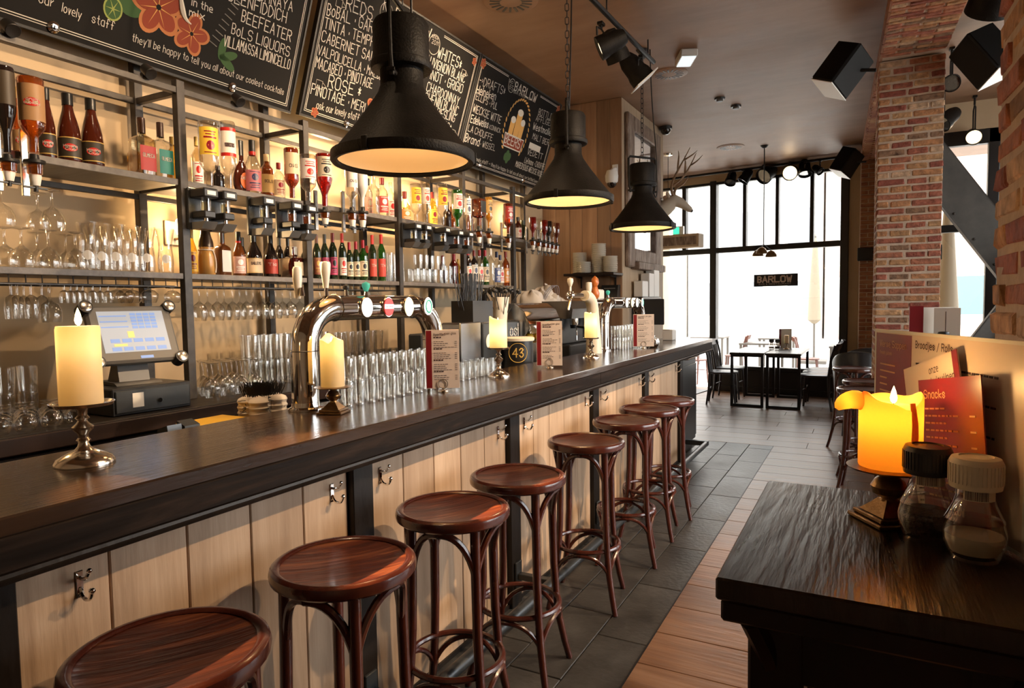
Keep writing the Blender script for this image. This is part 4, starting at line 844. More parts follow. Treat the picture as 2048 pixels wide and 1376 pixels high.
for gi, (k, x, y) in enumerate(SHELF_GLASSES):
    if k == 'goblet': glass_at('goblet', k, x, y, 1.6275, 'stemmed beer goblet upside down on the shelf, %s row, %s from the left' % (('front', NTH[[0, 1, 3, 5].index(gi)]) if gi in (0, 1, 3, 5) else ('back', NTH[[2, 4].index(gi)])), 'glass', 'lower row of upside-down goblets', True)
    else:
        o = glass_at('beer_glass', k, x, y, 1.6275, 'waisted beer glass with white badge on the shelf, %s row, %s from the left' % (('front', NTH[gi - 6]) if gi < 12 else ('back', NTH[gi - 12])), 'glass', 'waisted beer glasses on the shelf')
        a = math.atan2(-y, -x) - o.rotation_euler.z
        mm = M(); vs = []; kk = 14
        for i in range(kk):
            t = 2 * PI * i / kk; rr = 0.0355; da = 0.016 * math.cos(t) / rr; vs.append((rr * math.cos(a + da), rr * math.sin(a + da), 0.062 + 0.02 * math.sin(t)))
        mm.add(vs, [tuple(range(kk))]); obj('badge', mm, MATS['white_plastic'], o, smooth=0)
for gi, (k, x, y) in enumerate(STACKED_GLASSES): glass_at('goblet', k, x if gi < 2 else -2.80, y if gi < 2 else 1.466, 1.6275 + GH['goblet'] + 0.001, 'stemmed beer goblet stacked on top of the others, %s from the left' % NTH[gi], 'glass', 'goblets stacked on the goblets', True)
# tumblers on the far part of the lower shelf
for r in range(2):
    for i in range(6 if r == 0 else 5):
        glass_at('tumbler', 'tumbler', -2.80 - 0.0 * r, 3.82 + i * 0.072 + r * 0.036, 1.6275 + r * 0.0995, 'short tumbler left of the dark red bottle, %s layer, front row, %s from the left' % ('lower' if r == 0 else 'upper', NTH[i]), 'glass', 'tumblers stacked on the lower shelf')
for i in range(5): glass_at('tumbler', 'tumbler', -2.90, 3.85 + i * 0.075, 1.6275, 'short tumbler left of the dark red bottle, back row, %s from the left' % NTH[i], 'glass', 'tumblers stacked on the lower shelf')
for x, y, w_ in ((-2.80, 3.645, 'right of it, front'), (-2.88, 3.67, 'right of it, back'), (-2.80, 3.535, 'left of it, front'), (-2.90, 3.54, 'left of it, back')): glass_at('tall_glass', 'tall', x, y, 1.6275, 'tall textured glass by the third shelf post, ' + w_, 'glass', 'tall glasses by the third post')
for i in range(3): glass_at('tall_glass', 'tall', -2.79, 4.262 + i * -0.001 - i * 0.062 + 0.03, 1.6275, 'tall plain glass between tumblers and dark red bottle, %s from the right' % NTH[i], 'glass', 'tall glasses by the dark red bottle', False, 0.7)
# back counter glass stock
def grid(name, k, x0, nx, dx, y0, ny, dy, label, group, inv=False, layers=1, s=1.0, skip=None):
    for l in range(layers):
        for i in range(nx):
            for j in range(ny):
                if skip and skip(i, j, l): continue
                glass_at(name, k, x0 + i * dx + random.uniform(-.003, .003), y0 + j * dy + (0.5 * dy if i % 2 else 0) + random.uniform(-.003, .003), 1.0505 + l * (GH[k] * s + 0.002), label + ', %srow %s, %s' % ('' if layers == 1 else 'lower layer, ' if l == 0 else 'upper layer, ', ('one', 'two', 'three')[i], NTH[j]), 'glass', group, inv, s)
grid('coupe_glass', 'balloon', -2.57, 3, -0.085, 1.06, 5, 0.082, 'round stemmed glass upside down behind the nearest candle', 'upside-down glasses behind the nearest candle', True)
grid('tumbler', 'tumbler', -2.86, 2, -0.085, 1.14, 4, 0.078, 'tumbler against the wall behind the nearest candle', 'tumblers behind the nearest candle', False, 2)
grid('wine_glass', 'wine', -2.66, 3, -0.085, 2.04, 4, 0.082, 'wine glass upside down right of the cash register', 'upside-down wine glasses right of the register', True)
grid('straight_glass', 'beer', -2.81, 2, -0.08, 2.40, 8, 0.073, 'straight glass stacked left of the tap arch', 'glasses stacked left of the tap arch', False, 2, 1.05)
grid('water_glass', 'beer', -2.81, 2, -0.08, 3.05, 9, 0.073, 'water glass seen through the tap arch', 'glasses seen through the tap arch', False, 2, 1.0, lambda i, j, l: l == 1 and j > 5)
# ================================================================ CHALKBOARDS
UPV = Vector((0.27, 0, 0.815)).normalized(); NRM = Vector((UPV.z, 0, -UPV.x))
TEXT1 = [
    ('our', 1.535, 0.071, 1.587, 0.071, 0.034),
    ('lovely', 1.622, 0.066, 1.697, 0.063, 0.033),
    ('staff', 1.742, 0.067, 1.837, 0.066, 0.035),
    ("they'll be happy to tell you all about our coolest cocktails", 1.923, 0.048, 2.809, 0.044, 0.031),
    ('STOLICHNAYA', 2.372, 0.443, 2.763, 0.483, 0.048),
    ('GLENFIDDICH', 2.362, 0.392, 2.735, 0.412, 0.054),
    ('BEEFEATER', 2.459, 0.325, 2.788, 0.329, 0.055),
    ('BoLS LIQUORS', 2.414, 0.248, 2.797, 0.253, 0.05),
    ('VILLAMASSA LIMONCELLO', 2.382, 0.18, 2.817, 0.188, 0.05),
    ('in the', 2.178, 0.299, 2.29, 0.305, 0.032),
    ('mix', 2.174, 0.251, 2.254, 0.257, 0.032),
]
TEXT2 = [
    ('REDS', 3.143, 0.636, 3.373, 0.655, 0.072),
    ('BoBAL . GARNACHA', 3.008, 0.556, 3.627, 0.606, 0.062),
    ('TINTA . TEMPRANILLO', 3.008, 0.483, 3.656, 0.525, 0.057),
    ('CABERNET SAUVIGNON', 3.006, 0.406, 3.69, 0.434, 0.058),
    ('VALPOLICELLA . MALBEC', 2.999, 0.33, 3.615, 0.347, 0.052),
    ('MACABEO . PINOTAGE', 3.0, 0.256, 3.503, 0.27, 0.058),
    ('ROSE *', 3.126, 0.176, 3.412, 0.188, 0.07),
    ('PINOTAGE . MERLOT', 3.005, 0.107, 3.587, 0.112, 0.059),
    ('ask our lovely staff ->', 3.07, 0.033, 3.491, 0.05, 0.042),
    ('BARLOW', 3.573, 0.739, 3.963, 0.777, 0.078),
    ('No', 3.454, 0.745, 3.522, 0.751, 0.051),
    ('WHITES*', 4.093, 0.658, 4.401, 0.658, 0.074),
    ('SAUVIGNON BLANC', 3.948, 0.575, 4.494, 0.583, 0.061),
    ('PINOT . GRIGIO', 4.024, 0.494, 4.493, 0.507, 0.062),
    ('CHARDONNAY', 4.059, 0.408, 4.487, 0.41, 0.062),
    ('CHENIN BLANC', 4.064, 0.335, 4.504, 0.34, 0.063),
    ('VIURA . RIESLING', 4.03, 0.265, 4.487, 0.282, 0.056),
    ('since', 3.983, 0.757, 4.061, 0.763, 0.028),
    ('2011', 3.998, 0.721, 4.077, 0.726, 0.028),
    ('OTHERS*', 4.194, 0.203, 4.465, 0.203, 0.057),
]
TEXT3 = [
    ('->DRAFTS*', 4.696, 0.633, 5.103, 0.654, 0.063),
    ('Heineken', 4.686, 0.559, 4.985, 0.581, 0.059),
    ('ELLIPS . PUL', 4.7, 0.515, 5.046, 0.513, 0.053),
    ('WIECKSE WITTE', 4.701, 0.416, 5.155, 0.425, 0.058),
    ('Edelweiss', 4.703, 0.332, 4.979, 0.346, 0.058),
    ('KONINCK', 5.005, 0.344, 5.195, 0.351, 0.036),
    ('LA CHOUFFE', 4.699, 0.259, 5.092, 0.26, 0.051),
    ('Brand', 4.692, 0.176, 4.912, 0.18, 0.062),
    ('. WISSEL', 4.927, 0.183, 5.181, 0.191, 0.048),
    ('BARLOW', 5.243, 0.747, 5.661, 0.78, 0.088),
    ('BAR & RESTAURANT', 5.245, 0.709, 5.658, 0.733, 0.02),
    ('No', 5.121, 0.768, 5.192, 0.771, 0.031),
    ('65', 5.155, 0.723, 5.219, 0.723, 0.035),
    ('BEERS', 5.285, 0.269, 5.641, 0.328, 0.076),
    ('BOTTLED*', 5.773, 0.651, 6.148, 0.673, 0.057),
    ('AFFLIGEM', 5.756, 0.591, 6.104, 0.614, 0.048),
    ('Westmalle', 5.743, 0.509, 6.124, 0.53, 0.058),
    ('MALT BIER', 5.784, 0.424, 6.139, 0.434, 0.053),
    ('VEDETT', 5.766, 0.277, 6.083, 0.283, 0.055),
    ('Liefmans . CHOUFFE', 5.752, 0.193, 6.183, 0.201, 0.05),
    ('MAREDSOUS WIECKSE ROSE', 5.604, 0.129, 6.184, 0.124, 0.05),
    ("ask our lovely staff -> they'll be happy to tell you all about our bottled beers", 4.762, 0.059, 6.148, 0.052, 0.03),
]

def board(y0, y1, label, texts, bolds, tb=-0.02):
    w = y1 - y0; h = 0.85 - tb
    t = thing('chalkboard', label, 'chalkboard')
    t.matrix_world = Matrix(((0, UPV.x, NRM.x, -2.97 + UPV.x * tb), (1, 0, 0, y0), (0, UPV.z, NRM.z, 2.635 + UPV.z * tb), (0, 0, 0, 1)))
    obj('panel', M().box(0.012, w - 0.012, 0.012, h - 0.012, -0.02, 0.0), MATS['chalkboard'], t)
    for a, b, c, d in ((0, w, 0, 0.014), (0, w, h - 0.014, h), (0, 0.014, 0.014, h - 0.014), (w - 0.014, w, 0.014, h - 0.014)): obj('frame_bar', M().box(a, b, c, d, -0.024, 0.006, 0.002), MATS['blackboard_edge'], t)
    m = M()
    for e, q in ((0.036, 0.0013), (0.046, 0.0018)):
        m.box(e, w - e, e - q, e + q, 0, 0.001).box(e - q, e + q, e, h - e, 0, 0.001).box(w - e - q, w - e + q, e, h - e, 0, 0.001).box(e, w * 0.30, h - e - q, h - e + q, 0, 0.001).box(w * 0.70, w - e, h - e - q, h - e + q, 0, 0.001)
    obj('chalk_border', m, MATS['chalk'], t, smooth=0)
    for s in (0.2, 0.72):
        if True: obj('screw', M().lathe([(0.022, 0), (0.024, 0.006), (0.015, 0.012), (0.009, 0.008), (0.012, 0.018), (0, 0.020)], 16, (w * s + 0.06, 0.040, 0)), MATS['chrome'], t)
    for tx, s0, t0, s1, t1, hh in texts:
        L = math.hypot(s1 - s0, t1 - t0); ex = Vector((s1 - s0, t1 - t0, 0)) / L; ey = Vector((-ex.y, ex.x, 0))
        if tx in ('BEERS',): ex = Vector((1, 0, 0)); ey = Vector((0, 1, 0)); t0 = 0.292; L = 0.28; s0 = 5.30
        if tx == 'BARLOW': ex = Vector((1, 0, 0)); ey = Vector((0, 1, 0)); t0 = 0.735; hh = 0.068
        m = M(); bo = tx in bolds; t0 -= tb
        text(m, tx, plane_map((s0 - y0, t0, 0.0016 if tx != 'BEERS' else 0.004), ex, ey), hh, L, 0.085 if not bo else 0.125, 0.0 if bo else 0.25)
        if bo and tx == 'BARLOW': pass
        obj('chalk_lettering', m, MATS['chalk'], t, smooth=0)
    return t
def blob(t, pts, z, mat, name='chalk_drawing'):
    m = M(); m.add([(a, b, z) for a, b in pts], [tuple(range(len(pts)))]); return obj(name, m, MATS[mat], t, smooth=0)
def ell(cx, cy, rx, ry, rot=0, n=20):
    return [(cx + rx * math.cos(a) * math.cos(rot) - ry * math.sin(a) * math.sin(rot), cy + rx * math.cos(a) * math.sin(rot) + ry * math.sin(a) * math.cos(rot)) for a in [2 * PI * i / n for i in range(n)]]
B1 = board(1.20, 2.885, 'chalkboard of spirits with orange flower drawing, nearest of three boards', TEXT1, ('in the', 'mix'), -0.045)
def flower(t, cx, cy, r, a0):
    for k in range(5):
        a = a0 + k * 2 * PI / 5
        blob(t, ell(cx + 0.55 * r * math.cos(a), cy + 0.55 * r * math.sin(a), 0.52 * r, 0.40 * r, a), 0.0012 + k * 0.0002, 'chalk_orange')
        blob(t, ell(cx + 0.50 * r * math.cos(a), cy + 0.50 * r * math.sin(a), 0.42 * r, 0.30 * r, a), 0.0024 + k * 0.0002, 'chalk_red')
    m = M()
    for k in range(7):
        a = a0 + k * 2 * PI / 7 + 0.2; m.add([(cx + 0.02 * r * math.sin(a), cy - 0.02 * r * math.cos(a), 0.0036), (cx + 0.75 * r * math.cos(a), cy + 0.75 * r * math.sin(a), 0.0036), (cx - 0.02 * r * math.sin(a), cy + 0.02 * r * math.cos(a), 0.0036)], [(0, 1, 2)])
    obj('chalk_drawing', m, MATS['chalk_gold'], t, smooth=0); blob(t, ell(cx, cy, 0.10 * r, 0.10 * r), 0.0038, 'chalkboard')
flower(B1, 2.02 - 1.2, 0.275, 0.125, 0.5); flower(B1, 2.20 - 1.2, 0.218, 0.095, 0.1)
blob(B1, ell(1.90 - 1.2, 0.25, 0.07, 0.06), 0.0010, 'chalk_green'); blob(B1, ell(1.822 - 1.2, 0.195, 0.042, 0.05), 0.0014, 'chalk_lime'); blob(B1, ell(1.822 - 1.2, 0.195, 0.035, 0.042), 0.0018, 'chalk_green')
m = M()
for k in range(6):
    a = k * PI / 3; c, s = math.cos(a), math.sin(a); m.add([(0.622 - .003 * s, 0.195 + .003 * c, 0.002), (0.622 + .003 * s, 0.195 - .003 * c, 0.002), (0.622 + .036 * c, 0.195 + .043 * s, 0.002)], [(0, 1, 2)])
obj('chalk_drawing', m, MATS['chalk_lime'], B1, smooth=0)
for a in (0.4, -0.5, 1.5): blob(B1, ell(2.375 - 1.2 + 0.05 * math.cos(a), 0.165 + 0.04 * math.sin(a), 0.055, 0.022, a), 0.0012, 'chalk_green')
m = M(); m.tube(bez((0.90, 0.42, 0.002), (0.93, 0.30, 0.002), (0.94, 0.27, 0.002), (0.99, 0.26, 0.002), 10), [0.004, .006, .009, .012, .014, .014, .012, .010, .008, .005, .003], 6); obj('chalk_drawing', m, MATS['chalk'], B1)
m = M()
for i in range(9): m.tube([(2.30 - 1.2 + 0.012 * i, 0.22 + 0.03 * i, 0.002), (2.345 - 1.2 + 0.012 * i, 0.205 + 0.03 * i, 0.002)], 0.0022, 4)
obj('chalk_drawing', m, MATS['chalk_grey'], B1)
B2 = board(2.945, 4.625, 'chalkboard wine list with reds, whites and rose, middle of three boards', TEXT2, ('BARLOW',), -0.035)
for cx, cy, r in ((3.488 - 2.945, 0.775, 0.06), (4.03 - 2.945, 0.755, 0.065)): obj('chalk_drawing', M().tube([(cx + r * math.cos(2 * PI * i / 30), cy + r * math.sin(2 * PI * i / 30), 0.002) for i in range(30)], 0.0018, 4, closed=True), MATS['chalk'], B2)
flower(B2, 3.56 - 2.945, 0.20, 0.07, 0.2)
for cx, cy in ((3.035 - 2.945 + 0.03, 0.035 + 0.01), (4.56 - 2.945, 0.80)): flower(B2, cx, cy, 0.03, 0)
for s0, tt in ((3.03, 0.185), (3.06, 0.66), (4.43, 0.66), (4.48, 0.215)):
    a = s0 - 2.945; m = M(); m.tube([(a, tt, .002), (a + .05, tt, .002), (a + .05, tt + .045, .002), (a, tt + .045, .002)], 0.0018, 4, closed=True).tube([(a + .05, tt + .01, .002), (a + .085, tt + .02, .002), (a + .05, tt + .04, .002)], 0.0018, 4); obj('chalk_drawing', m, MATS['chalk'], B2)
B3 = board(4.635, 6.195, 'chalkboard beer list with jug drawing, farthest of three boards', TEXT3, ('BARLOW', 'Heineken', 'Edelweiss', 'Brand', 'Westmalle', 'BEERS'), -0.01)
a0 = 4.635
blob(B3, [(5.29 - a0, 0.27), (5.62 - a0, 0.27), (5.64 - a0, 0.39), (5.27 - a0, 0.39)], 0.0024, 'chalk'); blob(B3, [(5.30 - a0, 0.28), (5.61 - a0, 0.28), (5.63 - a0, 0.38), (5.28 - a0, 0.38)], 0.0030, 'chalk_red')
for cx, w_, h_ in ((5.36, 0.075, 0.24), (5.455, 0.09, 0.33), (5.54, 0.07, 0.25)):
    blob(B3, [(cx - w_ / 2 - a0, 0.36), (cx + w_ / 2 - a0, 0.36), (cx + w_ * 0.55 - a0, 0.30 + h_ * 0.85), (cx - w_ * 0.55 - a0, 0.30 + h_ * 0.85)], 0.0014 + w_ * 0.004, 'chalk_gold'); blob(B3, ell(cx - a0, 0.30 + h_ * 0.9, w_ * 0.58, 0.03), 0.0020, 'chalk')
for k in range(26):
    a = PI * (1.25 + 1.5 * 0 ) + (k / 25 - 0.5) * 4.6 - PI * 0.75; blob(B3, ell(5.455 - a0 + 0.22 * math.cos(a), 0.44 + 0.27 * math.sin(a), 0.022, 0.009, a + PI / 2 + 0.4), 0.0012, 'chalk_gold', 'chalk_drawing')
for dx, dy in ((0, 0), (0.04, -0.02), (-0.03, -0.03), (0.01, -0.05)): blob(B3, ell(5.41 - a0 + dx, 0.22 + dy, 0.028, 0.035), 0.0015 + abs(dx) * 0.01, 'chalk_green')
blob(B3, [(5.76 - a0, 0.345), (6.0 - a0, 0.345), (6.0 - a0, 0.40), (5.76 - a0, 0.40)], 0.0012, 'chalk')
for cx, cy in ((0.05, 0.80), (1.51, 0.80)): flower(B3, cx, cy, 0.04, 0)
obj('chalk_drawing', M().tube([(5.185 - a0 + 0.055 * math.cos(2 * PI * i / 26), 0.765 + 0.055 * math.sin(2 * PI * i / 26), 0.002) for i in range(26)], 0.0018, 4, closed=True), MATS['chalk'], B3)

# ================================================================ WALL LIGHTS BEHIND THE BOTTLES
def point(parent, loc, energy, radius=0.03, col=(1.0, 0.66, 0.32)):
    l = bpy.data.lights.new('lamp_light', 'POINT'); l.energy = energy; l.shadow_soft_size = radius; l.color = col
    return link('lamp_light', l, parent, loc)
def wall_light(y, z, label, e):
    t = thing('wall_lamp', label, 'lamp', (-3.118, y, z))
    obj('back_plate', M().box(0, 0.012, -0.05, 0.05, -0.07, 0.05, 0.003), MATS['cream_plastic'], t)
    obj('arm', M().tube([(0.012, 0, -0.04), (0.05, 0, -0.04), (0.06, 0, -0.02)], 0.006, 8), MATS['bronze'], t)
    obj('bulb', M().lathe([(0, -0.02), (0.018, -0.02), (0.024, 0.01), (0.022, 0.05), (0.0, 0.075)], 14, (0.06, 0, 0)), MATS['bulb'], t)
    point(t, (0.11, 0, 0.02), e, 0.03)
    return t
wall_light(3.16, 2.32, 'small glowing wall lamp behind the red upside-down bottle', 9)
wall_light(2.20, 1.86, 'small glowing wall lamp right of the waisted beer glasses', 7)
wall_light(4.05, 2.22, 'small glowing wall lamp behind the far dispensers', 9)
wall_light(5.75, 2.28, 'small glowing wall lamp at the end of the shelf rack', 6)
wall_light(1.0, 1.95, 'small glowing wall lamp behind the left shelf bay', 8)
def strip_spot(y, e, tx, ty, ang, where):
    t = thing('shelf_spotlight', 'small black spotlight clipped to the top shelf rail ' + where, 'spotlight', (-2.75, y, 2.4585), 0, 'spotlights on the top shelf rail')
    obj('clip', M().box(-0.012, 0.012, -0.015, 0.015, 0, 0.02, 0.002), MATS['black_metal'], t)
    obj('head', M().lathe([(0, 0), (0.022, 0), (0.026, 0.05), (0.024, 0.052), (0, 0.046)], 16).xf(Matrix.Translation((0.005, 0, 0.040)) @ Matrix.Rotation(math.radians(130), 4, 'Y')), MATS['black_metal'], t)
    l = bpy.data.lights.new('lamp_light', 'SPOT'); l.energy = e; l.spot_size = math.radians(ang); l.spot_blend = 0.45; l.color = (1.0, 0.55, 0.22); l.shadow_soft_size = 0.012
    o = link('lamp_light', l, t, (0.055, 0, 0.0)); d = Vector((tx + 2.695, ty - y, 0.8 - 2.4585)); o.rotation_euler = d.to_track_quat('-Z', 'Y').to_euler()
for y, e, tx, ty, ang, where in ((0.80, 500, -1.02, 0.86, 11, 'off the left edge'), (1.32, 1000, -1.02, 1.36, 11, 'beside the rum bottles'), (1.84, 1700, -1.02, 1.88, 11, 'left of the first tall post'), (2.30, 1500, -1.02, 2.34, 11, 'right of the first tall post'), (4.0, 30, -1.4, 4.0, 50, 'behind the nearest pendant lamp')): strip_spot(y, e, tx, ty, ang, where)

# ================================================================ PENDANT LAMPS
def pendant(loc, label, rz, e):
    p = thing('pendant_lamp', label, 'lamp', loc, rz, 'industrial pendant lamps over the bar')
    obj('shade', M().lathe([(0.262, 0.030), (0.266, 0.036), (0.255, 0.048), (0.20, 0.115), (0.14, 0.195), (0.092, 0.265), (0.086, 0.285), (0.083, 0.29), (0.083, 0.36)], 48), MATS['lamp_black'], p)
    obj('rim', M().lathe([(0.250, 0.030), (0.268, 0.036), (0.277, 0.034), (0.278, 0.004), (0.272, -0.004), (0.256, -0.002), (0.250, 0.008)], 48), MATS['lamp_black'], p)
    obj('reflector', M().lathe([(0.252, 0.012), (0.245, 0.040), (0.19, 0.105), (0.13, 0.175), (0.085, 0.235), (0, 0.25)], 40), MATS['lamp_inner'], p)
    obj('housing', M().lathe([(0.083, 0.350), (0.115, 0.352), (0.120, 0.362), (0.118, 0.378), (0.108, 0.384), (0.108, 0.520), (0.100, 0.535), (0, 0.540)], 36), MATS['lamp_black'], p)
    obj('handle', M().tube([(0, -0.118, 0.30), (0, -0.135, 0.36), (0, -0.140, 0.45), (0, -0.140, 0.575), (0, -0.125, 0.592), (0, 0.125, 0.592), (0, 0.140, 0.575), (0, 0.140, 0.45), (0, 0.135, 0.36), (0, 0.118, 0.30)], 0.009, 8), MATS['lamp_black'], p)
    for s in (-1, 1): obj('wing_bolt', M().tube([(0, s * 0.080, 0.315), (0, s * 0.135, 0.315)], 0.010, 8).box(-0.016, 0.016, s * 0.135 - 0.004, s * 0.135 + 0.004, 0.308, 0.322, 0.002), MATS['lamp_black'], p)
    for a in (0.3, 2.4, 4.5):
        obj('clamp', M().box(0.268, 0.284, -0.012, 0.012, -0.006, 0.045, 0.003).xf(Matrix.Rotation(a, 4, 'Z')), MATS['lamp_black'], p)
    ch = M(); top = CEIL - loc[2]; z = 0.592; k = 0
    while z < top - 0.01:
        a = (PI / 2) * (k % 2); pts = []
        for i in range(14):
            t = 2 * PI * i / 14; x = 0.011 * math.cos(t); zz = (0.012 if math.sin(t) > 0 else -0.012) + 0.011 * math.sin(t); pts.append((x * math.cos(a), x * math.sin(a), z + 0.022 + zz))
        ch.tube(pts, 0.0028, 5, closed=True); z += 0.040; k += 1
    obj('chain', ch, MATS['black_metal'], p)
    obj('cable', M().tube(bez((0.03, 0.06, top), (0.02, 0.08, 0.9), (0.0, 0.155, 0.70), (0.0, 0.155, 0.50), 12) + bez((0.0, 0.155, 0.46), (0.0, 0.16, 0.30), (0.02, 0.14, 0.22), (0.04, 0.09, 0.30), 8), 0.005, 6), MATS['black_metal'], p)
    obj('ceiling_cup', M().lathe([(0, top - 0.04), (0.02, top - 0.04), (0.05, top - 0.005), (0, top - 0.002)], 20), MATS['black_metal'], p)
    obj('bulb', M().lathe([(0, 0.10), (0.025, 0.112), (0.035, 0.145), (0.025, 0.18), (0.015, 0.20), (0.015, 0.235)], 16), MATS['bulb'], p)
    point(p, (0, 0, 0.075), e, 0.035, (1.0, 0.72, 0.42))
    return p
pendant((-1.60, 2.125, 2.020), 'black industrial pendant lamp hanging over the bar, nearest and largest of three', math.radians(20), 1.3)
pendant((-1.632, 3.83, 2.087), 'black industrial pendant lamp hanging over the bar, middle of three', math.radians(20), 5)
pendant((-1.667, 5.48, 2.080), 'black industrial pendant lamp hanging over the bar, farthest of three', math.radians(-35), 5)

# ================================================================ THINGS ON THE BAR
ZB = 1.0905
def flame(parent, loc, e, s=1.0):
    obj('flame', M().lathe([(0, 0), (0.006 * s, 0.006 * s), (0.008 * s, 0.014 * s), (0.005 * s, 0.030 * s), (0, 0.044 * s)], 12, loc), MATS['flame'], parent)
    obj('wick', M().tube([(loc[0], loc[1], loc[2] - 0.012), (loc[0], loc[1], loc[2] + 0.006)], 0.0012, 5), MATS['black_metal'], parent)
    point(parent, (loc[0], loc[1], loc[2] + 0.05 * s), e, 0.012, (1.0, 0.55, 0.18))
def wax_top(R, H, lumps, n=28):
    # candle cylinder with a molten uneven rim and a hollow in the middle
    m = M(); vs = []; rows = []
    def rim(a): return H + sum(h * math.exp(-((math.atan2(math.sin(a - c), math.cos(a - c))) / w) ** 2) for c, h, w in lumps)
    for k, (r, f) in enumerate(((R * 0.98, 0), (R, 0.02), (R, 0.5), (R * 1.0, 0.97), (R * 0.95, 1.0), (R * 0.84, 0.985))):
        row = []
        for i in range(n):
            a = 2 * PI * i / n; z = f * rim(a) if k > 1 else f * H
            row.append(len(vs)); vs.append((r * math.cos(a), r * math.sin(a), z))
        rows.append(row)
    row = []
    for i in range(n):
        a = 2 * PI * i / n; row.append(len(vs)); vs.append((R * 0.55 * math.cos(a), R * 0.55 * math.sin(a), H * 0.94))
    rows.append(row); c = len(vs); vs.append((0, 0, H * 0.93)); b = len(vs); vs.append((0, 0, 0)); fs = []
    for A, B in zip(rows, rows[1:]):
        for i in range(n): j = (i + 1) % n; fs.append((A[i], A[j], B[j], B[i]))
    for i in range(n): j = (i + 1) % n; fs.append((rows[-1][i], rows[-1][j], c)); fs.append((rows[0][j], rows[0][i], b))
    return m.add(vs, fs)
def candlestick(loc, label, prof, mat, square=0, rz=0):
    t = thing('candlestick', label, 'candlestick', loc, rz)
    if square:
        w = square
        obj('base', M().box(-w, w, -w, w, 0, 0.008, 0.002).box(-w * .86, w * .86, -w * .86, w * .86, 0.008, 0.016, 0.002).lathe([(w * 0.98, 0.016), (w * 0.6, 0.030), (w * 0.36, 0.040), (0, 0.040)], 4, a0=PI / 4), MATS[mat], t)
    else:
        obj('base', M().lathe([q for q in prof[0]], 32), MATS[mat], t)
    obj('stem', M().lathe(prof[1], 24), MATS[mat], t); obj('dish', M().lathe(prof[2], 36), MATS[mat], t)
    return t
def stem_prof(z0, z1, rs):
    return [(r, z0 + (z1 - z0) * f) for r, f in rs]
baluster = [(0.022, 0), (0.014, .08), (0.011, .16), (0.016, .22), (0.011, .28), (0.012, .36), (0.022, .46), (0.024, .52), (0.014, .60), (0.010, .66), (0.016, .72), (0.010, .78), (0.012, .9), (0.02, 1)]
def round_stick(loc, rb, rd, h, label):
    return candlestick(loc, label, ([(0, 0), (rb, 0), (rb, 0.006), (rb * .93, 0.012), (rb * .90, 0.016), (rb * .6, 0.026), (rb * .35, 0.034), (0, 0.036)], stem_prof(0.034, h, baluster), [(0, h - 0.002), (rd * .5, h - 0.004), (rd * .95, h), (rd, h + 0.008), (rd * 0.97, h + 0.008), (rd * .9, h + 0.003), (0, h + 0.003)]), 'silver')
round_stick((-1.685, 0.925, ZB), 0.066, 0.071, 0.143, 'tall turned silver candlestick on the bar, nearest to the viewer')
c = thing('candle', 'burning cream pillar candle on the nearest candlestick', 'candle', (-1.685, 0.925, ZB + 0.1465))
obj('wax_body', M().lathe([(0, 0), (0.046, 0), (0.047, 0.003), (0.047, 0.182), (0.045, 0.190), (0.038, 0.190), (0.02, 0.184), (0, 0.183)], 36), MATS['wax_warm'], c); flame(c, (0.004, 0, 0.19), 1.5, 1.0); point(c, (0, 0, 0.140), 0.09, 0.02, (1.0, 0.80, 0.50))  # last point light is added inside the wax to make it glow
candlestick((-1.655, 1.757, ZB), 'bronze candlestick with square stepped foot in front of the beer tap', ([], [(0.014, 0.038), (0.012, 0.044), (0.022, 0.052), (0.026, 0.062), (0.020, 0.074), (0.010, 0.082), (0.013, 0.092)], [(0, 0.090), (0.03, 0.088), (0.062, 0.090), (0.066, 0.093), (0.060, 0.094), (0, 0.094)]), 'bronze', 0.046, math.radians(20))
c = thing('candle', 'half melted cream candle with ragged rim in front of the beer tap', 'candle', (-1.655, 1.757, ZB + 0.0945))
obj('wax_body', wax_top(0.041, 0.165, [(2.6, 0.022, .6), (-0.6, 0.014, .25), (0.9, -0.004, .5), (5.2, -0.012, .4)]), MATS['wax_warm'], c); flame(c, (0, 0, 0.156), 0.3, 0.5); point(c, (0, 0, 0.135), 0.11, 0.01, (1.0, 0.66, 0.25))  # extra point light hidden in the wax stands in for scattered flame light
round_stick((-1.68, 3.0, ZB), 0.058, 0.058, 0.145, 'turned silver candlestick on the bar beside the black drum')
c = thing('candle', 'pale yellow candle with torn rim on the candlestick beside the black drum', 'candle', (-1.68, 3.0, ZB + 0.1485))
obj('wax_body', wax_top(0.046, 0.150, [(3.4, 0.018, .7), (0.2, 0.012, .4), (1.8, -0.006, .4)]), MATS['wax_warm'], c); point(c, (0, 0, 0.09), 0.4, 0.02, (1.0, 0.82, 0.45)); flame(c, (0, 0, 0.142), 0.3, 0.4)  # point light added within the wax body for its glow
round_stick((-1.66, 4.264, ZB), 0.058, 0.056, 0.132, 'slim silver candlestick on the bar in front of the cream tap column')
c = thing('candle', 'pale candle on the candlestick in front of the cream tap column', 'candle', (-1.66, 4.264, ZB + 0.1355))
obj('wax_body', wax_top(0.044, 0.17, [(3.0, 0.01, .8), (0.2, 0.012, .4)]), MATS['wax_warm'], c); point(c, (0, 0, 0.11), 0.4, 0.02, (1.0, 0.82, 0.45)); flame(c, (0, 0, 0.16), 0.3, 0.4)  # inner point light added so the wax glows

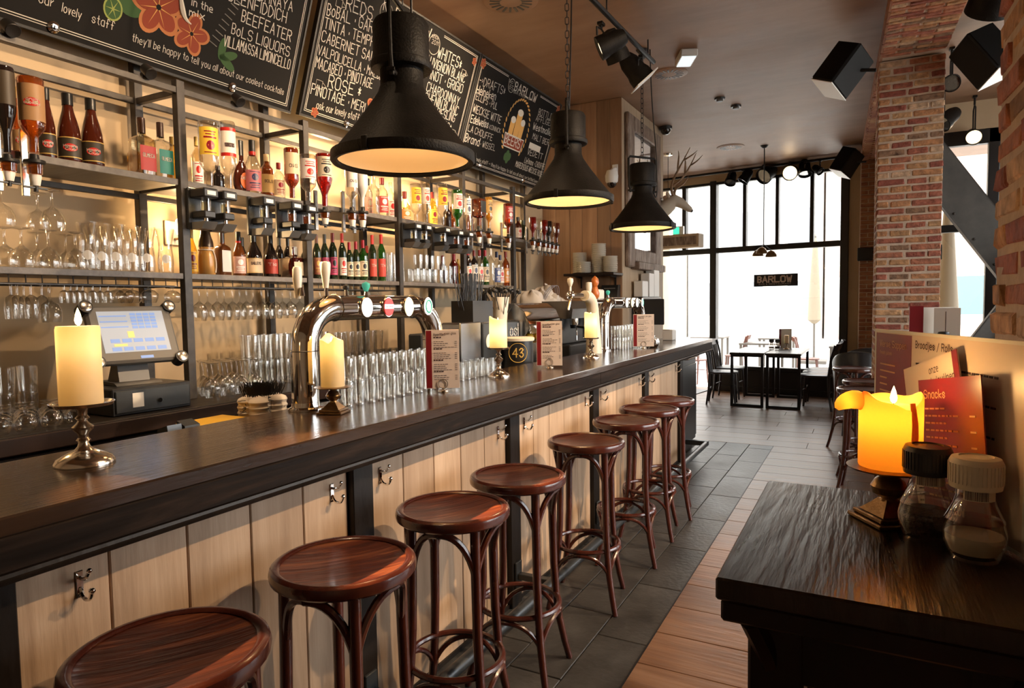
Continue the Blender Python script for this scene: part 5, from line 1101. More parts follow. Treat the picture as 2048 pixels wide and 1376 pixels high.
def tap_arch(x, ya, yb, r, zt, zb, label, badges, handles):
    t = thing('beer_tap', label, 'beer tap', (x, (ya + yb) / 2, ZB)); h = (yb - ya) / 2; R = 0.15; n = 10; z0 = zt - ZB
    path = [(0, -h, 0.004)] + [(0, -h, 0.05 + (z0 - R - 0.05) * i / 3) for i in range(4)] + arc((-h + R, z0 - R), R, PI, PI / 2, n, lambda a, b: (0, a, b))[1:]
    path2 = [(0, -h + R + 0.02, z0), (0, h - R - 0.02, z0)]
    p3 = arc((h - R, z0 - R), R, PI / 2, 0, n, lambda a, b: (0, a, b)) + [(0, h, 0.05 + (z0 - R - 0.05) * (2 - i) / 3) for i in range(3)] + [(0, h, 0.004)]
    obj('arch_tube', M().tube(path + path2 + p3, r, 24), MATS['chrome'], t)
    for s in (-1, 1):
        obj('base_flange', M().lathe([(0, 0), (r * 1.3, 0), (r * 1.3, 0.008), (r * 1.05, 0.014), (r * 1.02, 0.03)], 28, (0, s * h, 0)), MATS['chrome'], t)
        obj('seam_ring', M().tube([(math.cos(2 * PI * i / 28) * (r + .001), s * (h - R - 0.01), z0 + math.sin(2 * PI * i / 28) * (r + .001)) for i in range(28)], 0.0025, 5, closed=True), MATS['dark_steel'], t)
        obj('joint_ring', M().tube([(math.cos(2 * PI * i / 28) * (r + .001), s * h + math.sin(2 * PI * i / 28) * (r + .001), z0 - R - 0.005) for i in range(28)], 0.002, 5, closed=True), MATS['dark_steel'], t)
    for y, mt, ring in badges:
        yy = y - (ya + yb) / 2; b = obj('badge', M().lathe([(0, 0), (0.034, 0), (0.036, 0.006), (0.033, 0.010), (0, 0.010)], 28).xf(Matrix.Translation((r - 0.002, yy, z0)) @ Matrix.Rotation(math.radians(90), 4, 'Y') @ Matrix.Scale(1.22, 4, (1, 0, 0))), MATS['chrome'], t)
        obj('badge_face', M().lathe([(0, 0.0), (0.031, 0.0), (0.031, 0.002), (0, 0.002)], 28).xf(Matrix.Translation((r + 0.0085, yy, z0)) @ Matrix.Rotation(math.radians(90), 4, 'Y') @ Matrix.Scale(1.22, 4, (1, 0, 0))), MATS[mt], b)
        if ring == 'band': obj('badge_band', M().box(r + 0.0105, r + 0.0115, yy - 0.029, yy + 0.029, z0 - 0.007, z0 + 0.011), MATS['badge_white'], b); m = M(); text(m, 'Brand', plane_map((r + 0.0122, yy - 0.022, z0 - 0.004), (0, 1, 0), (0, 0, 1)), 0.011, 0.044, 0.2); obj('badge_lettering', m, MATS['maroon'], b, smooth=0)
        if ring == 'ring': obj('badge_ring', M().tube([(r + 0.011, yy + 0.021 * math.cos(2 * PI * i / 24), z0 + 0.027 * math.sin(2 * PI * i / 24)) for i in range(24)], 0.004, 6, closed=True), MATS['badge_green'], b)
    for y, z, kind in handles:
        yy = y - (ya + yb) / 2; zz = z0 + r - 0.004
        if kind == 'white': hd = M().lathe([(0.010, 0.03), (0.012, 0.05), (0.018, 0.09), (0.020, 0.12), (0.017, 0.128), (0, 0.13)], 18, (0, yy, zz)); mt = 'porcelain'
        elif kind == 'tallwhite': hd = M().lathe([(0.009, 0.02), (0.011, 0.04), (0.017, 0.09), (0.017, 0.125), (0.013, 0.135), (0, 0.137)], 18, (-0.02, yy, zz - 0.03)); mt = 'porcelain'
        elif kind == 'knob': hd = M().lathe([(0.006, 0.015), (0.010, 0.025), (0.017, 0.040), (0.016, 0.052), (0, 0.06)], 16, (0, yy, zz)); mt = 'badge_green'
        elif kind == 'ball': hd = M().sphere((0, yy, zz + 0.035), 0.013, 14, 8); mt = 'black_plastic'
        elif kind == 'fox': hd = M().lathe([(0.010, 0.02), (0.024, 0.035), (0.028, 0.06), (0.018, 0.085), (0.016, 0.095), (0.024, 0.108), (0.022, 0.13), (0, 0.145)], 16, (0, yy, zz)); mt = 'orange_wood'
        elif kind == 'block': hd = M().box(-0.03, 0.03, yy - 0.05, yy + 0.05, zz + 0.02, zz + 0.11, 0.012); mt = 'porcelain'
        obj('tap_handle', hd, MATS[mt], t); obj('handle_stem', M().lathe([(0.011, 0), (0.009, 0.012), (0.006, 0.03)], 14, (0, yy, zz)), MATS['chrome'], t)
    return t
tap_arch(-1.80, 1.77, 2.585, 0.049, 1.461, ZB, 'large chrome arched beer tap with four round badges, nearest on the bar', [(2.055, 'badge_white', ''), (2.19, 'badge_red', 'band'), (2.328, 'badge_cream', ''), (2.471, 'badge_white', 'ring')], [(1.768, 0, 'tallwhite'), (1.89, 0, 'white'), (2.0, 0, 'ball'), (2.118, 0, 'knob')])
tap_arch(-1.83, 4.96, 5.93, 0.048, 1.465, ZB, 'chrome arched beer tap at the far end of the bar', [(5.388, 'badge_white', ''), (5.534, 'badge_cream', ''), (5.672, 'badge_white', ''), (5.831, 'badge_white', 'ring')], [(5.08, 0, 'knob')])
t = thing('tap_column', 'cream curved beer tap column behind the fourth candle', 'beer tap', (-1.80, 4.66, ZB))
obj('column', M().tube([(0, 0.02, 0)] + bez((0, 0.02, 0.02), (0, 0.02, 0.30), (0, 0.03, 0.43), (0, -0.16, 0.43), 14), [0.062, 0.060, .057, .054, .05, .047, .045, .044, .044, .044, .044, .044, .043, .042, .04, .038], 20), MATS['cream_plastic'], t)
obj('tap_body', M().tube([(0, -0.15, 0.43), (0, -0.42, 0.432)], 0.018, 14).sphere((0, -0.42, 0.432), 0.03, 14, 8).tube([(0, -0.40, 0.43), (0, -0.46, 0.33)], 0.008, 8), MATS['chrome'], t)
obj('tap_handle', M().tube([(0, -0.42, 0.45), (0, -0.42, 0.50)], 0.008, 8).lathe([(0.008, 0.49), (0.013, 0.50), (0.022, 0.525), (0.020, 0.545), (0, 0.555)], 14, (0, -0.42, 0)), MATS['porcelain'], t)
t = thing('tap_cluster', 'group of beer pump handles with orange carved figure and white block', 'beer tap', (-1.83, 4.78, ZB))
obj('post', M().lathe([(0.05, 0), (0.048, 0.02), (0.03, 0.03), (0.028, 0.38), (0, 0.38)], 20), MATS['chrome'], t)
obj('crossbar', M().tube([(0, -0.13, 0.39), (0, 0.13, 0.39)], 0.022, 14), MATS['chrome'], t)
obj('tap_handle', M().lathe([(0.010, 0.40), (0.014, 0.43), (0.024, 0.50), (0.022, 0.53), (0, 0.535)], 16, (0, -0.115, 0)), MATS['porcelain'], t)
obj('carved_handle', M().lathe([(0.010, 0.40), (0.030, 0.42), (0.036, 0.45), (0.022, 0.49), (0.018, 0.50), (0.030, 0.53), (0.026, 0.56), (0.0, 0.585)], 16, (0, 0.01, 0)), MATS['orange_wood'], t)
obj('white_block', M().box(-0.03, 0.03, 0.03, 0.14, 0.40, 0.48, 0.01), MATS['porcelain'], t)
def bar_glasses(name, k, label, group, x0, nx, dx, y0, ny, dy, layers, s):
    for l in range(layers):
        for i in range(nx):
            for j in range(ny): glass_at(name, k, x0 + i * dx + random.uniform(-.002, .002), y0 + j * dy, ZB + l * (GH[k] * s + 0.002), label + ', %s%s row, %s' % ('' if layers == 1 else 'lower layer, ' if l == 0 else 'upper layer, ', 'front' if i == 0 else 'back', NTH[j]), 'glass', group, False, s)
bar_glasses('beer_glass', 'beer', 'small beer glass under the nearest tap arch', 'beer glasses under the nearest tap arch', -1.715, 2, -0.07, 1.90, 10, 0.0645, 2, 0.70)
bar_glasses('shot_glass', 'tumbler', 'small glass between the first menu and the black drum', 'small glasses by the first menu', -1.78, 2, -0.062, 2.72, 8, 0.062, 1, 0.85)
bar_glasses('beer_glass', 'beer', 'beer glass under the far tap arch', 'beer glasses under the far tap arch', -1.73, 2, -0.07, 5.12, 10, 0.066, 2, 0.72)

def menu_card(parent, w, h, title=None, strip=0.16, sheet='paper_cream', seed=1, strip_side=0):
    rs = random.Random(seed)
    s = obj('sheet', M().box(-w / 2, w / 2, -0.0012, 0.0012, 0, h, 0.0005), MATS[sheet], parent, smooth=0)
    if strip: obj('colour_strip', M().box(-w / 2 + 0.003, -w / 2 + 0.003 + strip * w, -0.0018, -0.0012, 0.003, h - 0.003), MATS['maroon'], parent, smooth=0)
    m = M(); z = h * 0.86; x0 = -w / 2 + (strip + 0.08) * w; x1 = w / 2 - 0.06 * w; k = 0
    while z > h * 0.14:
        if k % 5 == 0: hh = 0.010; L = 0.35
        else: hh = 0.0035; L = rs.uniform(0.4, 0.75)
        x = x0
        while x < x0 + (x1 - x0) * L:
            ww = rs.uniform(0.006, 0.014); m.box(x, min(x + ww, x1), -0.0022, -0.0012, z, z + hh * 0.55); x += ww + 0.003
        if k % 5: m.box(x1 - 0.010, x1, -0.0022, -0.0012, z, z + hh * 0.55)
        z -= hh + 0.0065 if k % 5 == 0 else 0.0082; k += 1
    obj('print', m, MATS['ink'], parent, smooth=0)
def bar_menu(loc, rz, label, w=0.145, h=0.255, dark=False):
    t = thing('menu_stand', 'small ' + label.replace('laminated menu card', 'silver ring holder gripping the menu card'), 'menu holder', loc, rz)
    obj('foot', M().lathe([(0, 0), (0.024, 0), (0.022, 0.006), (0.008, 0.012), (0, 0.013)], 20), MATS['silver'], t)
    obj('ring', M().tube([(0.020 * math.cos(2 * PI * i / 20), -0.006, 0.034 + 0.020 * math.sin(2 * PI * i / 20)) for i in range(20)], 0.002, 6, closed=True), MATS['silver'], t)
    m = thing('menu_card', label, 'menu', (loc[0], loc[1], loc[2] + 0.0135), rz)
    menu_card(m, w, h, seed=int(loc[1] * 100))
    m2 = M(); text(m2, 'Aperitief', plane_map((-w / 2 + 0.24 * w, -0.0024, h * 0.90), (1, 0, 0), (0, 0, 1)), 0.011, 0.05, 0.14); text(m2, 'per glas', plane_map((w / 2 - 0.40 * w, -0.0024, h * 0.92), (1, 0, 0), (0, 0, 1)), 0.010, 0.045, 0.12); obj('heading', m2, MATS['ink'], m, smooth=0)
bar_menu((-1.62, 2.395, ZB), math.radians(36), 'laminated menu card standing on the bar, nearest of the three')
bar_menu((-1.63, 3.52, ZB), math.radians(25), 'laminated menu card standing on the bar, middle of the three', 0.15, 0.26)
bar_menu((-1.61, 5.32, ZB), math.radians(26), 'laminated menu card standing on the bar, farthest of the three', 0.17, 0.265)

# ---- cash register
t = thing('cash_drawer', 'black cash drawer on the back counter under the touch screen', 'cash drawer', (-2.74, 1.69, 1.0505), math.radians(-2))
obj('box', M().box(-0.20, 0.185, -0.165, 0.165, 0, 0.108, 0.004), MATS['black_plastic'], t); fr_ = obj('drawer_front', M().box(0.186, 0.192, -0.155, 0.155, 0.010, 0.098, 0.003), MATS['gunmetal'], t)
obj('sticker', M().box(0.1922, 0.1935, -0.09, -0.045, 0.028, 0.085), MATS['white_plastic'], fr_); obj('lock', M().tube([(0.19, 0.02, 0.045), (0.199, 0.02, 0.045)], 0.009, 14), MATS['chrome'], fr_)
t = thing('touch_screen', 'grey touch screen till tilted back on its foot, screen lit', 'till', (-2.72, 1.69, 1.1592), math.radians(-9))
obj('foot', M().prism([(-0.10, 0.0), (0.10, 0.0), (0.07, 0.012), (-0.10, 0.012)], (-0.09, 0.09), lambda a, b, d: (a, d, b)).prism([(-0.06, 0.012), (0.05, 0.012), (0.03, 0.10), (-0.01, 0.10)], (-0.06, 0.06), lambda a, b, d: (a, d, b)), MATS['grey_plastic'], t)
TM = Matrix.Translation((0.06, 0, 0.205)) @ Matrix.Rotation(math.radians(-24), 4, 'Y')
hs = obj('screen_housing', M().box(-0.03, 0.012, -0.165, 0.165, -0.125, 0.125, 0.010).xf(TM), MATS['grey_plastic'], t)
obj('display', M().box(0.012, 0.0135, -0.128, 0.128, -0.082, 0.098).xf(TM), MATS['screen_glow'], hs)
m = M(); rs = random.Random(3)
for i in range(5):
    for j in range(4): m.box(0.0135, 0.0142, -0.005 + j * 0.026, 0.017 + j * 0.026, 0.02 + i * 0.0145, 0.031 + i * 0.0145)
for i in range(3): m.box(0.0135, 0.0142, -0.122, -0.02, 0.026 + i * 0.024, 0.031 + i * 0.024)
for j in range(5): m.box(0.0135, 0.0142, -0.10 + j * 0.044, -0.065 + j * 0.044, -0.076, -0.060); m.box(0.0135, 0.0142, -0.10 + j * 0.044, -0.065 + j * 0.044, -0.040, -0.024)
obj('display_keys', m.xf(TM), MATS['screen_blue'], hs); obj('display_key', M().box(0.0136, 0.0145, -0.03, -0.005, -0.02, 0.008).box(0.0136, 0.0145, -0.09, -0.04, -0.056, -0.046).xf(TM), MATS['screen_yellow'], hs)
obj('logo_plate', M().box(0.012, 0.0135, 0.0, 0.05, -0.112, -0.100).xf(TM), MATS['screen_blue'], hs)
for sy in (-1, 1):
    for sz in (-1, 1):
        k = obj('corner_knob', M().tube([(-0.03, sy * 0.162, sz * 0.118), (0.022, sy * 0.162, sz * 0.118)], 0.026, 20).xf(TM), MATS['black_plastic'], t); obj('knob_cap', M().lathe([(0, 0.002), (0.018, 0.002), (0.021, 0), (0.021, -0.004)], 20).xf(TM @ Matrix.Translation((0.0225, sy * 0.162, sz * 0.118)) @ Matrix.Rotation(PI / 2, 4, 'Y')), MATS['steel'], k)
obj('cord', M().tube(bez((-0.02, -0.06, 0.10), (0.05, -0.13, 0.06), (0.02, -0.20, 0.04), (-0.06, -0.16, 0.06), 12), 0.003, 6), MATS['grey_plastic'], t)

# ---- odds and ends behind the bar
t = thing('glass_brush', 'white and black bristle glass washing brush behind the bar', 'brush', (-1.99, 1.74, 0.9005))
for i, (dx, dy) in enumerate(((-0.03, -0.045), (0.03, -0.045), (-0.03, 0.045), (0.03, 0.045), (0, 0))):
    obj('bristle_column', M().lathe([(0, 0.0), (0.034, 0.0)] + [q for k in range(11) for q in ((0.036, 0.010 + k * 0.021), (0.031, 0.020 + k * 0.021))] + [(0.0, 0.245)], 18, (dx, dy, 0)), MATS['brush_white'], t)
m = M(); rs = random.Random(9)
for i in range(420):
    a = rs.uniform(0, 6.28); r = rs.uniform(0.0, 0.062); x, y = r * math.cos(a), r * 1.25 * math.sin(a); q = rs.uniform(-.02, .02); m.tube([(x, y, 0.240), (x * 1.12 + q * .4, y * 1.12 + q * .4, 0.278 + rs.uniform(-.012, .012))], 0.0014, 3)
for sx, sy in ((0.062, -0.02), (0.055, 0.05), (0.0, -0.095)):
    for i in range(26): z = rs.uniform(0, 0.24); m.tube([(sx * .8, sy * .8, z), (sx * 1.02 + rs.uniform(-.012, .012), sy * 1.02 + rs.uniform(-.012, .012), z + rs.uniform(-.008, .008))], 0.0016, 3)
obj('black_bristles', m, MATS['brush_black'], t)['kind'] = 'stuff'
t = thing('yellow_tray', 'yellow drip tray behind the bar left of the glass brush', 'tray', (-2.0, 1.535, 0.9005)); obj('tray_body', M().box(-0.07, 0.07, -0.09, 0.09, 0, 0.165, 0.008), MATS['yellow_plastic'], t); obj('rim', M().box(-0.075, 0.075, -0.095, 0.095, 0.165, 0.177, 0.004), MATS['yellow_plastic'], t)
t = thing('napkin_holder', 'small black folded metal holder on the bar rear edge', 'holder', (-1.97, 1.375, 0.9005)); obj('plate', M().prism([(-0.05, 0), (0.05, 0), (0.02, 0.195), (-0.03, 0.18)], (-0.05, 0.0), lambda a, b, d: (a, d, b)), MATS['gunmetal'], t); obj('plate', M().prism([(-0.04, 0), (0.05, 0), (0.03, 0.185), (-0.01, 0.20)], (0.005, 0.06), lambda a, b, d: (a, d, b)), MATS['gunmetal'], t)
t = thing('juice_machine', 'steel box machine with white osi lettering behind the third candle', 'machine', (-2.24, 3.72, 0.9005))
obj('body', M().box(-0.12, 0.11, -0.25, 0.36, 0, 0.455, 0.012), MATS['steel'], t); obj('side_panel', M().box(0.111, 0.125, -0.40, -0.16, 0.10, 0.46, 0.006), MATS['dark_steel'], t)
pnl = obj('front_panel', M().box(0.111, 0.128, -0.145, 0.35, 0.22, 0.45, 0.006), MATS['gunmetal'], t); m = M(); text(m, 'osi', plane_map((0.1295, 0.215, 0.352), (0, 1, 0), (0, 0, 1)), 0.078, 0.115, 0.12); obj('lettering', m, MATS['white_plastic'], pnl, smooth=0); obj('emblem', M().lathe([(0, 0), (0.05, 0), (0.05, 0.003), (0, 0.003)], 24).xf(Matrix.Translation((0.1285, -0.06, 0.33)) @ Matrix.Rotation(PI / 2, 4, 'Y')), MATS['porcelain'], pnl)
t = thing('straw_box', 'black open box holding drinking straws on the steel machine', 'box', (-2.24, 3.67, 1.3560))
obj('box_body', M().box(-0.08, 0.08, -0.13, 0.12, 0, 0.01).box(-0.08, -0.072, -0.13, 0.12, 0.01, 0.135).box(0.072, 0.08, -0.13, 0.12, 0.01, 0.135).box(-0.072, 0.072, -0.13, -0.122, 0.01, 0.135).box(-0.072, 0.072, 0.112, 0.12, 0.01, 0.135), MATS['black_plastic'], t)
obj('divider', M().box(-0.0715, 0.0715, 0.05, 0.058, 0.01, 0.13), MATS['grey_plastic'], t)
rs = random.Random(5); SM = {}
for i in range(64):
    x, y = rs.uniform(-.06, .06), rs.uniform(-.125, .02); lean = (y + 0.05) * 0.9
    s = link('drinking_straw', SM.setdefault('s', M().tube([(0, 0, 0), (0, 0, 0.30)], 0.0024, 6).mesh('drinking_straw')), None, (-2.24 + x * 0.85, 3.67 + y, 1.3665), (rs.uniform(-.10, .10) - lean * 1.5, rs.uniform(-.14, .14), 0), MATS['black_plastic']); tag(s, 'black drinking straw standing in the black box', 'straw', 'straws in the black box')
t = thing('spoon_cup', 'white cup beside the straw box on the steel machine', 'cup', (-2.22, 4.0, 1.3560)); obj('cup_body', M().lathe([(0, 0), (0.045, 0), (0.062, 0.16), (0.058, 0.16), (0.042, 0.006), (0, 0.006)], 24), MATS['porcelain'], t)
SP = M().tube([(0, 0, 0), (0, 0, 0.20)], 0.003, 5).sphere((0, 0, 0.215), 0.016, 8, 6).mesh('plastic_spoon')
for i in range(30):
    a = i * 2.4; r = 0.032 * math.sqrt(i / 30); s = link('plastic_spoon', SP, None, (-2.22 + r * math.cos(a), 4.0 + r * math.sin(a), 1.3665), (-0.9 * r * math.sin(a) / 0.05, 0.9 * r * math.cos(a) / 0.05, a), MATS['black_plastic']); tag(s, 'black plastic stirring spoon in the white cup', 'spoon', 'spoons in the white cup')
t = thing('drum', 'black drum with gold 43 emblem and cream rim behind the middle menu', 'drum', (-2.02, 3.87, 0.9005)); bd = obj('drum_body', M().lathe([(0, 0), (0.095, 0), (0.10, 0.01), (0.10, 0.325), (0, 0.325)], 32), MATS['black_plastic'], t); obj('cream_rim', M().lathe([(0.0, 0.326), (0.108, 0.326), (0.110, 0.345), (0.10, 0.350), (0, 0.350)], 32), MATS['cream_plastic'], t)
f0 = math.atan2(-3.84, 2.0); m = M(); cw = lambda a, b: (0.1015 * math.cos(f0 + a / 0.1), 0.1015 * math.sin(f0 + a / 0.1), b); text(m, '43', lambda a, b: cw(a - 0.034, b + 0.225), 0.055, 0.068, 0.12)
m.tube([cw(0.062 * math.cos(2 * PI * i / 36), 0.252 + 0.062 * math.sin(2 * PI * i / 36)) for i in range(36)], 0.0022, 5, closed=True); obj('emblem', m, CAPS['goldcap'], bd, smooth=0)
t = thing('citrus_press', 'chrome hooded citrus machine with yellow fruit basket behind the middle menu', 'machine', (-2.22, 4.36, 0.9005))
obj('body', M().box(-0.14, 0.14, -0.20, 0.22, 0, 0.30, 0.01), MATS['steel'], t)
obj('hood', M().prism([(-0.16, 0.40), (-0.14, 0.52), (-0.06, 0.575), (0.05, 0.57), (0.12, 0.52), (0.17, 0.41), (0.18, 0.36), (0.165, 0.36), (0.15, 0.41), (0.10, 0.505), (0.04, 0.55), (-0.06, 0.555), (-0.12, 0.50), (-0.14, 0.40)], (-0.24, 0.30), lambda a, b, d: (a, d, b)), MATS['chrome'], t)
obj('side_cheek', M().prism([(-0.16, 0.30), (-0.14, 0.52), (-0.06, 0.57), (0.05, 0.565), (0.12, 0.515), (0.16, 0.40), (0.14, 0.36), (0.06, 0.30)], (-0.25, -0.235), lambda a, b, d: (a, d, b)), MATS['dark_steel'], t)
for i, (x, y) in enumerate(((0.10, -0.12), (0.13, -0.05), (0.08, 0.02), (0.12, 0.08))):
    f = tag(obj('lemon', M().lathe([(0, -0.042), (0.010, -0.036), (0.026, -0.018), (0.030, 0), (0.026, 0.018), (0.010, 0.036), (0, 0.042)], 14).xf(Matrix.Rotation(1.2, 4, 'X')), MATS['yellow_plastic'], None, (-2.22 + x, 4.36 + y, 0.9005 + 0.332)), 'yellow lemon under the chrome hood of the citrus machine', 'lemon', 'lemons in the citrus machine')
t = thing('espresso_machine', 'black and steel espresso machine behind the cream tap column', 'coffee machine', (-2.255, 5.42, 0.9005))
obj('body', M().box(-0.14, 0.10, -0.36, 0.36, 0.0, 0.22, 0.01).box(-0.14, 0.02, -0.36, 0.36, 0.22, 0.48, 0.01), MATS['black_plastic'], t); obj('hood', M().prism([(-0.15, 0.44), (0.12, 0.44), (0.13, 0.52), (0.06, 0.585), (-0.15, 0.585)], (-0.37, 0.37), lambda a, b, d: (a, d, b)), MATS['dark_steel'], t)
for y in (-0.2, 0.12): gh = obj('group_head', M().lathe([(0.035, 0), (0.038, 0.06), (0, 0.06)], 18, (0.07, y, 0.385)), MATS['chrome'], t); obj('portafilter', M().lathe([(0, 0), (0.03, 0), (0.034, 0.03), (0, 0.03)], 16, (0.07, y, 0.355)).tube([(0.10, y, 0.37), (0.20, y - 0.02, 0.36)], 0.011, 10), MATS['black_plastic'], t)
obj('steam_wand', M().tube([(0.11, -0.33, 0.45), (0.15, -0.34, 0.40), (0.16, -0.36, 0.26)], 0.005, 8), MATS['chrome'], t); obj('panel', M().box(0.021, 0.03, 0.15, 0.34, 0.25, 0.43, 0.003), MATS['white_plastic'], t)
def crumple(cx, cy, cz, rx, ry, rz_, seed, n=26, mm=12):
    rs = random.Random(seed); ph = [(rs.uniform(1, 5), rs.uniform(1, 5), rs.uniform(0, 6), rs.uniform(.03, .10)) for _ in range(9)]; m = M(); vs = []; fs = []
    for i in range(mm + 1):
        v = PI / 2 * i / mm
        for j in range(n):
            u = 2 * PI * j / n; k = 1 + sum(a * math.sin(p_ * u + q * v * 2 + s_) for p_, q, s_, a in ph); vs.append((cx + rx * k * math.cos(u) * math.cos(v), cy + ry * k * math.sin(u) * math.cos(v), cz + rz_ * max(k, .5) * math.sin(v)))
    for i in range(mm):
        for j in range(n): q = (j + 1) % n; fs.append((i * n + j, i * n + q, (i + 1) * n + q, (i + 1) * n + j))
    fs.append(tuple(range(n))[::-1]); return m.add(vs, fs)
t = thing('tool_crate', 'dark crate on the back counter carrying the crumpled towels', 'crate', (-2.75, 5.62, 1.0505)); obj('crate_body', M().box(-0.2, 0.2, -0.375, 0.375, 0, 0.36, 0.01), MATS['gunmetal'], t); obj('crate_rim', M().box(-0.205, 0.205, -0.38, 0.38, 0.36, 0.375, 0.004), MATS['gunmetal'], t)
for (x, y, rx, ry, rz_, lb, sd) in ((-2.68, 5.42, 0.13, 0.15, 0.15, 'crumpled pale towel, left one of the pile beyond the shelf rack', 1), (-2.68, 5.70, 0.13, 0.15, 0.20, 'crumpled striped towel, larger one of the pile beyond the shelf rack', 2), (-2.63, 5.91, 0.09, 0.07, 0.09, 'small folded towel at the right end of the towel pile', 3)):
    t = thing('towel', lb, 'towel', (x, y, 1.4265), 0, 'towels in a pile'); obj('cloth', crumple(0, 0, 0, rx, ry, rz_, sd), MATS['towel'], t)
    m = M()
    for k in range(3): m.tube([(rx * 1.06 * math.cos(a) * 0.6 + 0.02 * k, ry * math.sin(a), rz_ * (1.05 * abs(math.cos(a)))) for a in [(-1.2 + 2.4 * i / 12) for i in range(13)]], 0.003, 4)
    if sd == 2: obj('stripe', m, MATS['towel_blue'], t)
t = thing('bar_gun', 'black soda gun handset hooked behind the bar left of the straws', 'soda gun', (-2.30, 3.20, 0.9005)); obj('stand', M().box(-0.05, 0.05, -0.08, 0.08, 0, 0.40, 0.008), MATS['gunmetal'], t); obj('handset', M().tube([(0.0, 0.05, 0.40), (0.01, 0.02, 0.47), (0.02, -0.02, 0.54)], [0.022, 0.020, 0.020], 12).tube([(0.0, -0.03, 0.55), (0.07, -0.02, 0.55)], 0.03, 14), MATS['black_plastic'], t)
t = thing('order_monitor', 'black flat monitor at the far end of the bar seen from behind', 'monitor', (-2.03, 6.86, 0.9005 - 0.9), math.radians(10)); obj('stand', M().lathe([(0, 0), (0.14, 0), (0.14, 0.012), (0.02, 0.02), (0.02, 1.26), (0, 1.26)], 20), MATS['black_plastic'], t); obj('back_cover', M().box(-0.17, 0.17, -0.015, 0.015, 1.23, 1.50, 0.006), MATS['black_plastic'], t)
t = thing('receipt_box', 'small white box at the far end of the bar under the monitor', 'box', (-1.72, 6.55, ZB)); obj('carton', M().box(-0.05, 0.05, -0.07, 0.07, 0, 0.10, 0.004), MATS['white_plastic'], t); obj('flap', M().box(-0.052, 0.052, -0.072, 0.0, 0.10, 0.106, 0.002), MATS['porcelain'], t)
t = thing('spice_dish', 'round silver dish on the bar below the farthest menu', 'dish', (-1.57, 5.48, ZB)); obj('bowl', M().lathe([(0, 0), (0.03, 0), (0.045, 0.02), (0.048, 0.045), (0.04, 0.07), (0, 0.085)], 22), MATS['chrome'], t); obj('knob', M().sphere((0, 0, 0.092), 0.01, 10, 6), MATS['chrome'], t)
# ---- plates and small shelf on the pillar
t = thing('wall_shelf', 'dark wall shelf carrying white plates on the plank pillar', 'shelf', (-2.45, 6.44, 1.745)); obj('board', M().box(-0.30, 0.24, -0.14, 0.155, 0, 0.025, 0.003), MATS['dark_wood'], t)
for x in (-0.22, 0.16): obj('bracket', M().prism([(0.15, -0.12), (0.155, 0.0), (-0.08, 0.0), (0.14, -0.02)], (x - 0.008, x + 0.008), lambda a, b, d: (d, a, b)), MATS['black_metal'], t)
PLT = M().lathe([(0, 0), (0.045, 0), (0.05, 0.003), (0.075, 0.010), (0.074, 0.013), (0.05, 0.006), (0, 0.005)], 26).mesh('plate'); PLT.materials.append(MATS['porcelain'])
for (x, y, n, lb) in ((-2.63, 6.45, 21, 'tall leftmost stack'), (-2.555, 6.375, 11, 'front middle stack'), (-2.42, 6.45, 29, 'tallest stack'), (-2.29, 6.43, 16, 'rightmost stack')):
    for i in range(n): tag(link('plate', PLT, None, (x + random.uniform(-.002, .002), y, 1.7705 + i * 0.0102)), 'white plate in the %s on the pillar shelf, %s from the bottom' % (lb, NTH[i]), 'plate', 'plates, ' + lb)
t = thing('card_terminal', 'grey telephone with keypad under the plate shelf', 'telephone', (-2.33, 6.56, 1.45)); obj('body', M().prism([(-0.10, 0), (0.03, 0), (0.03, 0.20), (-0.03, 0.20)], (-0.09, 0.09), lambda a, b, d: (d, a, b)), MATS['black_plastic'], t); obj('display', M().box(-0.06, 0.06, -0.062, -0.055, 0.13, 0.17).xf(Matrix.Translation((0, 0.018, 0))), MATS['grey_plastic'], t)
# ---- CCTV, mirror, deer on the pillar
t = thing('dome_camera', 'white security camera on the plank pillar', 'camera', (-2.29, 6.597, 2.75)); obj('bracket', M().box(-0.03, 0.03, -0.012, 0, -0.02, 0.13, 0.004).tube([(0, -0.01, 0.08), (0, -0.08, 0.06), (0, -0.10, 0.02)], 0.022, 12), MATS['white_plastic'], t); obj('housing', M().lathe([(0.0, 0.06), (0.05, 0.05), (0.066, 0.0), (0.062, -0.06), (0.05, -0.075)], 20, (0, -0.11, 0)), MATS['white_plastic'], t); obj('lens_dome', M().lathe([(0.048, -0.07), (0.044, -0.10), (0.02, -0.122), (0, -0.126)], 18, (0, -0.11, 0)), MATS['g_dark'], t)
t = thing('mirror', 'tall mirror in a worn wooden frame on the pillar side', 'mirror', (-2.217, 7.27, 1.84))
obj('mirror_glass', M().box(0.0, 0.012, -0.42, 0.42, 0.18, 1.44), MATS['mirror'], t)
for y0, y1, z0, z1 in ((-0.60, -0.40, 0.0, 1.58), (0.40, 0.60, 0.0, 1.58), (-0.40, 0.40, 1.42, 1.58), (-0.40, 0.40, 0.06, 0.20)): obj('frame_bar', M().box(0.0, 0.05, y0, y1, z0, z1, 0.012), MATS['worn_frame'], t)
obj('ledge', M().box(0.0, 0.10, -0.40, 0.62, -0.02, 0.06, 0.008), MATS['worn_frame'], t)
t = thing('leaflet_shelf', 'small black shelf with white leaflet boxes under the mirror', 'shelf', (-2.217, 7.2, 1.50)); obj('board', M().box(0, 0.14, -0.36, 0.36, 0, 0.025, 0.003), MATS['black_plastic'], t)
